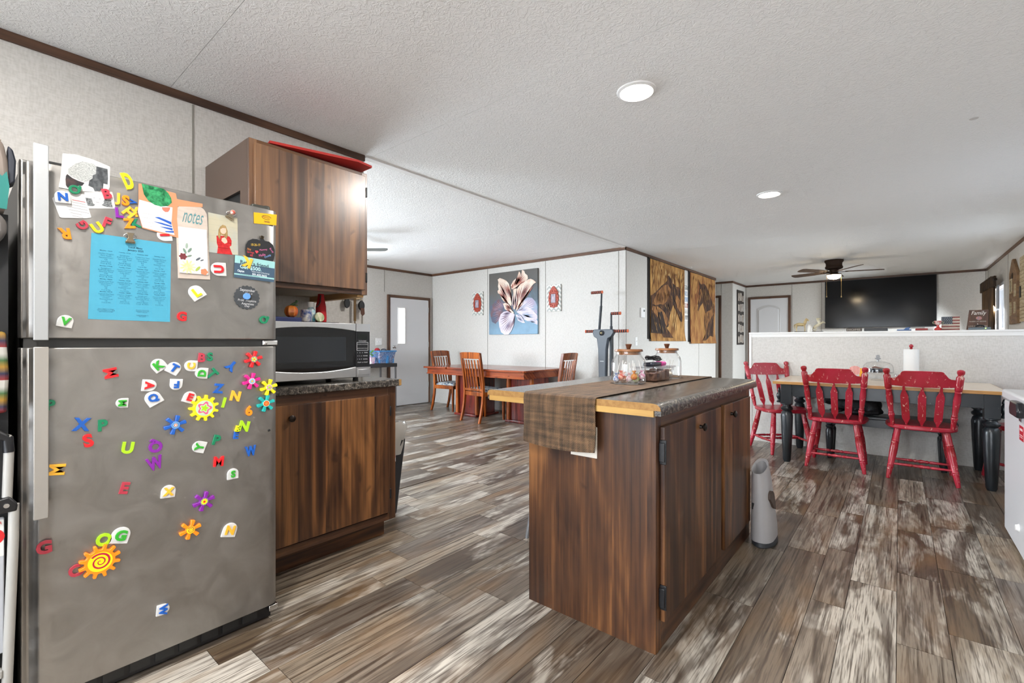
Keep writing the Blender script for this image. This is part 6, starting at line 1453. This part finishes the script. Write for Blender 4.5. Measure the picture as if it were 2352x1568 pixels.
t = thing('bench', 'long black bench under the farmhouse table against the half wall', 'bench', (-.1, 5.60, 0))
obj('seat', BX(-.62, .39, 5.50, 5.80, .415, .445), NAVY, t, .008)
obj('apron', B().box(-.56, .33, 5.535, 5.55, .34, .415).box(-.56, .33, 5.745, 5.76, .34, .415), NAVY, t)
for x in (-.53, .30):
    for y in (5.55, 5.75): obj('leg', B().lathe([(.020, 0), (.024, .02), (.034, .20), (.036, .27), (.026, .295), (.036, .31), (.036, .32), (.024, .33), (.034, .34), (.034, .415)], (x, y, 0), 18), NAVY, t, smooth=40)

REDL = C('red_edge_wear', 'C98F7E', .5)
LEG = lambda k_: [(.013, 0), (.016, .01), (.020, .10), (.0225, .105), (.021, .115), (.0225, .125), (.021, .13), (.025, .21), (.026, .26), (.024, .30), (.0255, .305), (.024, .315), (.0255, .325), (.022, .34), (.020, .42)]
def along(p0, p1, prof, n=14):
    """turned spindle between two points; prof = [(r, 0..1)]"""
    p0, p1 = Vector(p0), Vector(p1); d = p1 - p0; q = d.to_track_quat('Z', 'Y').to_matrix(); L_ = d.length
    return B().lathe([(r, f * L_) for r, f in prof], p0, n, q)
legp = [(.013, 0), (.015, .02), (.021, .22), (.0235, .225), (.0235, .24), (.020, .25), (.0235, .26), (.0235, .275), (.021, .285), (.027, .50), (.0275, .60), (.025, .70), (.0265, .705), (.0265, .72), (.0225, .73), (.0265, .74), (.0265, .755), (.024, .765), (.022, 1)]
postp = [(.013, 0), (.016, .05), (.019, .16), (.0225, .18), (.0225, .2), (.018, .215), (.021, .235), (.017, .25), (.022, .42), (.0235, .50), (.019, .62), (.0235, .635), (.018, .65), (.0235, .665), (.024, .70), (.0245, .88), (.017, .905), (.017, .92), (.024, .945), (.023, .985), (.012, 1)]
strp = [(.008, 0), (.011, .25), (.013, .34), (.008, .36), (.014, .40), (.010, .43), (.016, .5), (.010, .57), (.014, .60), (.008, .64), (.013, .66), (.011, .75), (.008, 1)]
def red_chair(label, loc, rot):
    t = thing('red_chair', label, 'chair', loc, rot, 'worn red farmhouse chairs', local=True)
    n_ = 32; pl = []
    for q in range(n_):
        a = 2 * PI * q / n_; ca, sa = math.cos(a), math.sin(a); k_ = .235 if sa > 0 else .225
        pl.append((k_ * math.copysign(abs(ca) ** .62, ca), .215 * math.copysign(abs(sa) ** .62, sa)))
    obj('seat', B().prism(pl, .418, .455, lambda a, b_, d: (a, b_, d)), RED, t, .010)
    for sx in (-1, 1):
        obj('leg', along((sx * .215, -.215, 0), (sx * .15, -.14, .42), legp), RED, t, smooth=40)
        obj('leg', along((sx * .205, .215, 0), (sx * .15, .14, .42), legp), RED, t, smooth=40)
        obj('back_post', along((sx * .185, -.165, .445), (sx * .225, -.30, .925), postp, 16), RED, t, smooth=40)
        obj('side_stretcher', along((sx * .195, -.19, .13), (sx * .188, .19, .13), strp, 10), RED, t, smooth=40)
    obj('cross_stretcher', along((-.19, 0, .13), (.19, 0, .13), strp, 10), RED, t, smooth=40)
    obj('rear_stretcher', along((-.195, -.195, .125), (.195, -.195, .125), strp, 10), RED, t, smooth=40)
    # crest rail: scooped shoulders, slightly bowed
    top = [(-.225, .845), (-.17, .85), (-.155, .86), (-.125, .905), (-.11, .91), (0, .912), (.11, .91), (.125, .905), (.155, .86), (.17, .85), (.225, .845)]
    vs = []; fs = []
    for i, (x, zt) in enumerate(top):
        zb = .79 - .012 * (1 - (x / .225) ** 2); bw = -.025 * (1 - (x / .225) ** 2)
        for z, d in ((zb, -.010), (zb, .010), (zt, .010), (zt, -.010)): vs.append((x, -.165 - .135 * (z - .445) / .48 + bw + d, z))
    m = len(top)
    for i in range(m - 1):
        for q in range(4): fs.append((4 * i + q, 4 * i + 4 + q, 4 * i + 4 + (q + 1) % 4, 4 * i + (q + 1) % 4))
    fs += [(0, 1, 2, 3), (4 * m - 1, 4 * m - 2, 4 * m - 3, 4 * m - 4)]
    obj('crest_rail', B().add(vs, fs), RED, t, .003)
    for k_ in (-1, 0, 1):
        xb, xt = k_ * .095, k_ * .115; arrow = [(.007, 0), (.009, .06), (.026, .17), (.026, .74), (.010, .88), (.007, 1)]
        vs = []; fs = []
        for w, f in arrow:
            z = .45 + (.79 - .45) * f; x = xb + (xt - xb) * f; y = -.150 - .11 * (z - .445) / .345 - .02 * f
            for a, d in ((-w, -.006), (w, -.006), (w, .006), (-w, .006)): vs.append((x + a, y + d, z))
        for i in range(len(arrow) - 1):
            for q in range(4): fs.append((4 * i + q, 4 * i + (q + 1) % 4, 4 * i + 4 + (q + 1) % 4, 4 * i + 4 + q))
        obj('arrow_spindle', B().add(vs, fs), RED, t, .002)
    return t
r0 = red_chair('worn red farmhouse chair nearer the island, pushed to the front of the farm table', (-.447, 5.25, 0), 0)
copy_tree(r0, (.14, 5.245, 0), 0, 'worn red farmhouse chair at the front of the farm table, nearer the white freezer')
copy_tree(r0, (-.965, 5.60, 0), math.atan2(-.78, .63) - PI / 2, 'worn red farmhouse chair at the table end by the half wall corner')
copy_tree(r0, (.845, 5.60, 0), math.atan2(.8, -.6) - PI / 2, 'worn red farmhouse chair mostly hidden behind the white freezer')

# black cat curled on the bench
t = thing('cat', 'black cat curled up asleep on the bench under the table', 'cat', (-.35, 5.67, .445))
b = B()
cx, cy, cz = -.33, 5.67, .450
b.ball((cx, cy, cz + .085), .1, 20, 12, (1.75, 1.15, .88)).ball((cx + .10, cy + .01, cz + .085), .1, 18, 10, (1.05, 1.2, .86)).ball((cx - .11, cy, cz + .09), .09, 18, 10, (1.0, 1.1, .92))
b.ball((cx - .205, cy - .05, cz + .115), .052, 16, 10, (1.0, .95, .92)).ball((cx - .235, cy - .085, cz + .10), .025, 12, 8, (1, 1, .8))
b.ball((cx - .15, cy - .10, cz + .022), .028, 12, 8, (2.2, .9, .75)).ball((cx + .02, cy - .125, cz + .022), .026, 12, 8, (2.0, .9, .8)).ball((cx + .14, cy - .06, cz + .05), .05, 12, 8, (1.3, 1.1, 1))
for sx in (-.026, .026): b.lathe([(.022, 0), (.015, .02), (.003, .045), (0, .046)], (cx - .205 + sx, cy - .045, cz + .145), 10)
b.tube([(cx + .20, cy - .03, cz + .03), (cx + .17, cy - .11, cz + .024), (cx + .08, cy - .14, cz + .022), (cx - .02, cy - .15, cz + .022)], [.022, .022, .02, .014], 10)
m_, nt, p_ = nodes('black_fur'); fn = noise(nt, mapped(nt, (60, 60, 60)), 1.0, 4)
nt.links.new(ramp(nt, fn, [(.4, sr('0D0D0F')), (.68, sr('26272A'))]), p_.inputs['Base Color']); p_.inputs['Roughness'].default_value = .6; bump(nt, p_, fn, .5, .006)
co = obj('body', b, m_, t)
md = co.modifiers.new('weld', 'REMESH'); md.mode = 'VOXEL'; md.voxel_size = .009; md.use_smooth_shade = True
md = co.modifiers.new('soften', 'SMOOTH'); md.factor = .5; md.iterations = 5

# on the farm table
t = thing('cake_stand', 'clear glass domed cake stand on the farm table', 'cake stand', (-.16, 5.72, .772))
zt = .7725
obj('stand', B().lathe([(0, 0), (.055, 0), (.058, .005), (.045, .012), (.02, .03), (.018, .05), (.035, .06), (.125, .066), (.135, .072), (.132, .078), (0, .074)], (-.16, 5.72, zt), 36), GLASS, t, smooth=50)
do = obj('dome', B().lathe([(.12, .079), (.119, .12), (.112, .15), (.09, .172), (.05, .183), (0, .186), (0, .183), (.049, .180), (.088, .169), (.109, .148), (.1165, .12), (.1175, .079)], (-.16, 5.72, zt), 36), GLASS, t, smooth=50)
obj('dome_knob', B().lathe([(.010, .185), (.009, .20), (.024, .208), (.024, .213), (.014, .222), (.016, .236), (.010, .245), (0, .247)], (-.16, 5.72, zt), 20), glass('knob_glass', (.75, .77, .8)), do)
obj('glasses_case', B().ball((-.175, 5.72, zt + .097), .02, 16, 10, (4.2, 2.2, .95)), C('case_navy', '1E2733', .5), None, label='dark navy case under the glass cake dome', cat='case')
obj('hair_clip', B().tube([(-.205, 5.70, zt + .123), (-.18, 5.70, zt + .130), (-.15, 5.705, zt + .122), (-.115, 5.71, zt + .118)], [.006, .008, .006, .003], 8), C('clip_brown', '6B4436', .4), None, label='brown hair clip on top of the navy case under the dome', cat='hair clip')
t = thing('paper_towel_holder', 'roll of white paper towels on a red knobbed holder', 'paper towel', (.085, 5.78, .772))
obj('holder_base', B().lathe([(0, 0), (.075, 0), (.078, .006), (.07, .014), (0, .014)], (.085, 5.78, zt), 28), RED, t)
obj('towel_roll', B().lathe([(.02, .016), (.057, .016), (.0575, .018), (.0575, .300), (.057, .302), (.02, .302)], (.085, 5.78, zt), 36), C('paper_towel', 'E9E8E5', .9, bmp=.3, bs=120), t)
obj('holder_rod', B().lathe([(.008, .014), (.008, .305), (.014, .310), (.008, .316), (.017, .328), (.015, .342), (.004, .35), (0, .35)], (.085, 5.78, zt), 16), RED, t)
t = thing('fries_toy', 'small red and white striped paper fan with yellow handle beside the cake stand', 'paper fan', (-.325, 5.66, .772))
obj('fan_leaf', B().prism([(-.335 + .05 * math.cos(a), .865 + .045 * math.sin(a)) for a in [PI * q / 10 for q in range(21)]], 0, .004, fy(5.66)), (lambda m, nt, p: (nt.links.new(ramp(nt, math_(nt, 'FRACT', math_(nt, 'MULTIPLY', (lambda s_: (nt.links.new(N(nt, 'ShaderNodeTexCoord').outputs['Object'], s_.inputs[0]), s_.outputs[0])[1])(N(nt, 'ShaderNodeSeparateXYZ')), 90)), [(.5, sr('E9C9C0')), (.55, sr('C8493C'))]), p.inputs['Base Color']), m)[1])(*nodes('striped_paper')), t)
obj('handle', B().box(-.30, -.272, 5.655, 5.667, .7725, .845).box(-.295, -.277, 5.655, 5.667, .845, .888), C('toy_yellow', 'EFA915', .4), t, .003)
t = thing('salt_shaker', 'small clear glass shaker beside the cake stand', 'shaker', (-.02, 5.62, .772))
obj('shaker_body', B().lathe([(0, 0), (.02, 0), (.021, .04), (.016, .055), (0, .055)], (-.02, 5.62, zt), 16), GLASS, t); obj('shaker_cap', B().lathe([(.017, .055), (.017, .068), (0, .074)], (-.02, 5.62, zt), 16), CHROME, t)

# chest freezer against the right wall
t = thing('chest_freezer', 'white chest freezer at the right edge in front of the farm table', 'freezer', (.83, 3.5, 0))
FW = C('freezer_white', 'D2D2D4', .35)
obj('cabinet', BX(.482, 1.16, 2.95, 4.02, .035, .80), FW, t, .008)
ldz = obj('lid', BX(.472, 1.165, 2.94, 4.03, .808, .862), FW, t, .012)
obj('lid_seal', BX(.49, 1.155, 2.96, 4.01, .80, .808), C('seal_grey', '8E8E90', .6), t)
obj('lid_handle', B().prism([(3.35, .765), (3.55, .765), (3.56, .80), (3.53, .84), (3.37, .84), (3.34, .80)], 0, .03, fx(.472, -1)), C('handle_black', '1B1C20', .3), ldz, .008)
obj('maker_plate', BX(.479, .482, 3.50, 3.565, .732, .752), C('plate_silver', '7E7E80', .3, .7), t)
rl = obj('energy_label', BX(.4805, .482, 3.46, 3.56, .635, .71), C('label_crimson', 'B5152B', .5), t)
obj('label_print', B().box(.4801, .4805, 3.475, 3.545, .685, .697).box(.4801, .4805, 3.475, 3.545, .66, .664).box(.4801, .4805, 3.475, 3.545, .65, .654), C('label_pale', 'E3C9C9', .5), rl)
obj('drain_plug', B().lathe([(0, .014), (.015, .014), (.018, .006), (.022, 0)], (.482, 3.58, .165), 18, Matrix.Rotation(-PI / 2, 3, 'Y')), WHITE, t)
for x in (.53, 1.11):
    for y in (3.0, 3.97): obj('caster', B().cyl((x - .012, y, .0185), (x + .012, y, .0185), .018, n=14), BLACK, t)

# ---------------------------------------------------------------- living room: television, half wall display, window dressing
t = thing('television', 'large black wall-mounted television on the far wall', 'television', (-.33, 11.65, 1.44))
obj('screen', BX(-1.185, .52, 11.63, 11.645, 1.45, 2.395), C('screen_black', '060709', .12, spec=.25), t)
obj('bezel', B().box(-1.195, .53, 11.632, 11.66, 1.435, 1.45).box(-1.195, .53, 11.632, 11.66, 2.395, 2.403).box(-1.195, -1.185, 11.632, 11.66, 1.45, 2.395).box(.52, .53, 11.632, 11.66, 1.45, 2.395), BLACK, t)
obj('back_housing', BX(-1.0, .34, 11.645, 11.699, 1.55, 2.3), BLACK, t)
ZH = 1.256
IV = C('aged_ivory', 'B9A473', .5, var='8E7142', vs=(14, 14, 14))
def horse_fig(x, y, s, label, rear, mat):
    t = thing('horse_figurine', label, 'figurine', (x, y, ZH))
    b = B(); R_ = Matrix.Rotation(math.radians(-42 if rear else 0), 3, 'Y'); O = Vector((x, y, ZH + (.085 if rear else .092) * s))
    def P_(u, v, w): return O + R_ @ Vector((u * s, v * s, w * s))
    b.tube([P_(-.058, 0, .004), P_(-.035, 0, .008), P_(.015, 0, .003), P_(.042, 0, .010)], [.016 * s, .022 * s, .020 * s, .017 * s], 12)
    b.tube([P_(.036, 0, .008), P_(.052, 0, .040), P_(.058, 0, .074)], [.017 * s, .012 * s, .009 * s], 10)
    b.tube([P_(.054, 0, .078), P_(.072, 0, .064), P_(.086, 0, .046)], [.0095 * s, .009 * s, .0055 * s], 10)
    b.tube([P_(.054, .006, .078), P_(.052, .007, .094)], [.004 * s, .001 * s], 6); b.tube([P_(.054, -.006, .078), P_(.052, -.007, .094)], [.004 * s, .001 * s], 6)
    b.tube([P_(-.062, 0, .010), P_(-.080, 0, .0), P_(-.082, 0, -.05)], [.007 * s, .008 * s, .003 * s], 8)
    b.tube([P_(.024, 0, .03), P_(.040, 0, .055), P_(.048, 0, .082)], [.005 * s, .008 * s, .004 * s], 8)
    for sx in (-.011, .011):
        if rear:
            b.tube([P_(.040, sx, -.002), P_(.080, sx, -.002 + sx), P_(.082, sx, -.034)], [.010 * s, .006 * s, .005 * s], 8)
            h = P_(-.052, sx, .0); b.tube([h, (h.x + .022 * s, h.y, ZH + .036 * s + .004), (h.x + .004 * s, h.y, ZH + .006)], [.013 * s, .007 * s, .006 * s], 8)
        else:
            b.tube([P_(.036, sx, -.002), P_(.040, sx, -.045), P_(.038, sx, -.086)], [.010 * s, .006 * s, .0065 * s], 8)
            b.tube([P_(-.052, sx, .0), P_(-.058, sx, -.045), P_(-.052, sx, -.086)], [.013 * s, .0065 * s, .0065 * s], 8)
    o = obj('horse', b, mat, t); md = o.modifiers.new('weld', 'REMESH'); md.mode = 'VOXEL'; md.voxel_size = .0028; md.use_smooth_shade = True
    md = o.modifiers.new('soften', 'SMOOTH'); md.iterations = 2
    obj('plinth', BX(x - .075 * s, x + .06 * s, y - .03, y + .03, ZH - .0005, ZH + .006), C('plinth_dark', '3A3027', .6), t, .002)
horse_fig(-.840, 6.05, .85, 'standing ivory horse figurine on the half wall', False, IV)
horse_fig(-.685, 6.05, .80, 'rearing cream horse figurine on the half wall', True, C('cream_horse', 'C6BEA6', .5, var='A8966F', vs=(14, 14, 14)))
obj('white_jar', B().lathe([(0, 0), (.022, 0), (.024, .01), (.02, .06), (.014, .07), (.016, .078), (0, .08)], (-.757, 6.02, ZH), 18), C('off_white_glaze', 'D9D4CB', .4), None, label='small white jar between the two horse figurines', cat='jar')
obj('game_case', BX(-.60, -.46, 5.99, 6.11, ZH, ZH + .008), C('case_pale', 'C9C4BC', .5), None, .002, label='flat pale case on the half wall beside the horse figurines', cat='case')
t = thing('toy_sign', 'dark block lettered sign lying low on the half wall', 'sign', (-.36, 6.04, ZH))
obj('sign_block', BX(-.43, -.30, 6.02, 6.06, ZH, ZH + .032), C('sign_wood', '4A3F38', .6), t, .002)
text('sign_lettering', 'HOME', .018, (-.365, 6.0192, ZH + .016), (1, 0, 0), (0, 0, 1), C('sign_cream', 'BFB6A8', .6), t, fit=.11)
obj('media_box', BX(-.28, -.09, 5.99, 6.11, ZH, ZH + .030), BLACK, None, .004, label='low black media box in the middle of the half wall', cat='media box')
obj('blue_toy', B().box(-.02, .09, 6.02, 6.05, ZH, ZH + .012).prism([(.03, ZH + .01), (.07, ZH + .01), (.085, ZH + .035), (.05, ZH + .03)], 0, .02, fy(6.045)), C('toy_blue', '3F5F8E', .5), None, .003, label='small blue toy on the half wall right of the media box', cat='toy')
obj('red_case', BX(.12, .21, 6.0, 6.10, ZH, ZH + .020), C('case_red', '8E2F2A', .5), None, .003, label='flat dark red case on the half wall', cat='case')
obj('white_box', BX(.19, .255, 6.085, 6.125, ZH, ZH + .034), WHITE, None, .003, label='small white box behind the red case on the half wall', cat='box')
t = thing('trophy', 'small painted trophy cup on the half wall beside the flag plaque', 'trophy', (.283, 6.03, ZH))
TR = C('trophy_paint', 'D9D4CC', .35, var='B5352E', vs=(40, 40, 40))
obj('trophy_base', B().lathe([(0, 0), (.024, 0), (.026, .004), (.026, .016), (.02, .022), (.010, .03), (.009, .048), (0, .05)], (.283, 6.03, ZH), 20), C('trophy_red', 'B8332D', .35), t)
obj('cup', B().lathe([(0, .046), (.014, .05), (.024, .066), (.028, .088), (.0285, .09), (.025, .089), (.02, .066), (0, .054)], (.283, 6.03, ZH), 20), TR, t)
for sx in (-1, 1): obj('cup_handle', B().tube([(.283 + sx * .025, 6.03, ZH + .083), (.283 + sx * .038, 6.03, ZH + .078), (.283 + sx * .036, 6.03, ZH + .066), (.283 + sx * .022, 6.03, ZH + .06)], .003, 8), C('handle_sage', '9A9C7A', .4), t)
t = thing('flag_plaque', 'rustic wooden flag plaque with stars and stripes on the half wall', 'plaque', (.37, 6.05, ZH))
for i in range(9):
    obj('flag_slat', BX(.308, .435, 6.045, 6.057, ZH + .0142 * i, ZH + .0142 * (i + 1) - .0006), C('slat_red', '6E3530', .6, var='8A4A40', vs=(30, 30, 30)) if i % 2 == 0 else C('slat_cream', 'BFB2A0', .6, var='A8998A', vs=(30, 30, 30)), t)
ca = obj('star_field', BX(.308, .385, 6.042, 6.045, ZH + .057, ZH + .127), C('star_field', '2E343C', .6), t)
b = B()
for i in range(6):
    for j in range(5):
        x, z = .314 + .0125 * i + (.004 if j % 2 else 0), ZH + .063 + .0135 * j
        b.prism([(x + (.0045 if q % 2 == 0 else .002) * math.sin(q * PI / 5), z + (.0045 if q % 2 == 0 else .002) * math.cos(q * PI / 5)) for q in range(10)], 0, .0005, fy(6.042))
obj('stars', b, C('star_grey', 'A9AEB0', .6), ca, smooth=0)
t = thing('family_sign', 'brown wooden Family sign leaning on the half wall by the window', 'sign', (.57, 6.07, ZH))
ST = (0, .12, .993)
def fsg(a, b_, d): return (.48 + a, 6.10 - d * .99 - (.0 if True else 0) + b_ * .0 - .03 * (1 - b_ / .185), ZH + b_ + d * .1)
obj('sign_board', B().prism([(.0, .0), (.142, .0), (.150, .185), (.022, .185)], 0, .010, fsg), C('sign_brown', '4A3226', .6, var='5E4030', vs=(40, 10, 10)), t, .001)
SC = C('sign_cream', 'BFB6A8', .6)
text('sign_lettering', 'Family', 0, (.565, 6.080, ZH + .152), (1, 0, 0), (0, .16, 1), C('sign_white', 'DCD6CC', .6), t, fit=.10, h_all=.046, shear=.3)
text('sign_lettering', 'WHERE LIFE BEGINS', .010, (.556, 6.068, ZH + .078), (1, 0, 0), (0, .16, 1), SC, t, fit=.112)
text('sign_lettering', '&', .012, (.556, 6.064, ZH + .055), (1, 0, 0), (0, .16, 1), SC, t)
text('sign_lettering', 'LOVE NEVER ENDS', .012, (.556, 6.060, ZH + .034), (1, 0, 0), (0, .16, 1), SC, t, fit=.125)
obj('painted_bird', B().ball((.565, 6.074, ZH + .108), .018, 10, 6, (1.1, .12, 1)), C('painted_coral', 'B97862', .6, var='6E6E7E', vs=(50, 50, 50)), t)
t = thing('router', 'grey network router with a green light in front of the Family sign', 'router', (.57, 6.02, ZH))
obj('router_case', BX(.49, .635, 5.985, 6.05, ZH, ZH + .022), C('router_grey', '5E686E', .4), t, .006)
obj('status_light', B().ball((.60, 5.984, ZH + .013), .004, 8, 6), C('green_led', (.4, 1, .1), .4, emit=6), t)
obj('antenna_arch', B().tube([(.535, 6.02, ZH + .02), (.545, 6.02, ZH + .035), (.57, 6.02, ZH + .04), (.59, 6.02, ZH + .035), (.60, 6.02, ZH + .02)], .006, 8), BLACK, t)

# collage frame on the short wall
t = thing('collage_frame', 'dark narrow collage frame of photos left of the arched door', 'picture frame', (-2.72, 11.2, 1.08))
obj('frame_board', BX(-2.729, -2.712, 10.93, 11.48, 1.09, 2.29), C('frame_espresso', '2E2620', .5), t, .003)
for i in range(5):
    for j in range(3):
        y = 10.985 + .165 * j; z = 1.13 + .23 * i + (.012 if (i + j) % 2 else 0)
        obj('photo', BX(-2.712, -2.709, y, y + .11, z, z + (.17 if (i + j) % 3 else .14)), C('collage_photo_%d' % ((i * 3 + j) % 4), ('9C8C7E', 'B5A798', '857466', 'A8A09A')[(i * 3 + j) % 4], .5, var='C9C0B6', vs=(12, 12, 12)), t)
# curtain at the far right window
CUR = C('curtain_bronze', '3B2A1C', .6, var='6A4E2E', vs=(26, 5, 3))
t = thing('curtain', 'bronze pleated curtain with gathered heading at the living room window', 'curtain', (1.12, 10.75, .3))
def drape(y0, y1, z0, z1, x, amp, n_=60, belly=0):
    vs = []; fs = []; lv = 10
    for k_ in range(2):
        for i in range(lv + 1):
            f = i / lv; z = z0 + (z1 - z0) * f
            for j in range(n_ + 1):
                u = j / n_; vs.append((x + amp * math.sin(u * 2 * PI * 9) + .004 * k_ - belly * math.sin(PI * f) * math.sin(PI * u), y0 + (y1 - y0) * u, z))
    w = n_ + 1; h = (lv + 1) * w
    for i in range(lv):
        for j in range(n_):
            a = i * w + j; fs += [(a, a + w, a + w + 1, a + 1), (h + a, h + a + 1, h + a + w + 1, h + a + w)]
    return B().add(vs, fs)
obj('panel', drape(10.15, 11.25, .45, 2.0, 1.10, .022), CUR, t, smooth=60)
obj('heading', drape(9.98, 11.28, 1.98, 2.14, 1.085, .030, 60), C('heading_dark', '2C2018', .7, var='4A3826', vs=(26, 9, 9)), t, smooth=60)
obj('rod', B().cyl((1.10, 9.95, 2.08), (1.10, 11.33, 2.08), .012, n=10).ball((1.10, 11.33, 2.08), .022, 10, 6).ball((1.10, 9.95, 2.08), .022, 10, 6), BRONZE, t)
obj('sheer', drape(10.0, 10.2, .5, 2.0, 1.14, .008, 20), C('sheer_grey', 'A7AAB0', .7), t)
# barn shaped decor on the right wall
PALLET = C('pallet_wood', '6E5238', .7, var='8A6A48', vs=(9, 9, 26)); PALE = C('pale_pallet', 'BFAE90', .7, var='A8946F', vs=(9, 9, 40))
t = thing('house_decor', 'tall brown wooden house silhouette decor on the right wall', 'wall decor', (1.18, 9.0, 1.385))
obj('house_board', B().prism([(8.72, 1.385), (9.29, 1.385), (9.29, 2.08), (9.10, 2.25), (9.03, 2.25), (8.72, 2.02)], 0, .03, fx(1.188, -1)), PALLET, t, .003)
for y, z, w, h in ((9.06, 1.80, .12, .19), (8.80, 1.74, .09, .16), (9.10, 1.50, .10, .18), (8.82, 1.52, .08, .15)):
    f = obj('little_window', B().box(1.148, 1.158, y, y + w, z, z + .018).box(1.148, 1.158, y, y + w, z + h - .018, z + h).box(1.148, 1.158, y, y + .016, z + .018, z + h - .018).box(1.148, 1.158, y + w - .016, y + w, z + .018, z + h - .018), PALE, t)
    obj('window_dark', BX(1.155, 1.158, y + .016, y + w - .016, z + .018, z + h - .018), BRONZE, f)
obj('attic_opening', BX(1.154, 1.158, 9.02, 9.08, 1.99, 2.06), BRONZE, t)
t = thing('slatted_decor', 'pale slatted wooden house decor cut off by the right edge', 'wall decor', (1.18, 8.35, 1.40))
for i in range(18): obj('slat', BX(1.163, 1.186, 8.15, 8.60, 1.40 + .045 * i, 1.441 + .045 * i), PALE, t, .002)
obj('dark_shutter', BX(1.155, 1.163, 8.50, 8.57, 1.70, 1.84), BRONZE, t)
# dark armchair behind the half wall corner
t = thing('armchair', 'dark charcoal armchair back showing past the half wall corner', 'armchair', (-1.2, 6.75, 0))
CHA = C('charcoal_fabric', '2B2C2E', .9, bmp=.5, bs=160)
obj('back_cushion', BX(-1.49, -.955, 6.30, 6.52, .30, .88), CHA, t, .05); obj('seat_cushion', BX(-1.46, -.98, 6.52, 7.05, .22, .46), CHA, t, .04)
obj('base_frame', BX(-1.48, -.965, 6.32, 7.05, .04, .22), CHA, t, .01)
for x in (-1.49, -1.04): obj('arm', BX(x, x + .09, 6.53, 7.05, .22, .60), CHA, t, .03)
for x in (-1.42, -1.02):
    for y in (6.36, 7.0): obj('foot', B().cyl((x, y, 0), (x, y, .045), .02, n=10), BLACK, t)
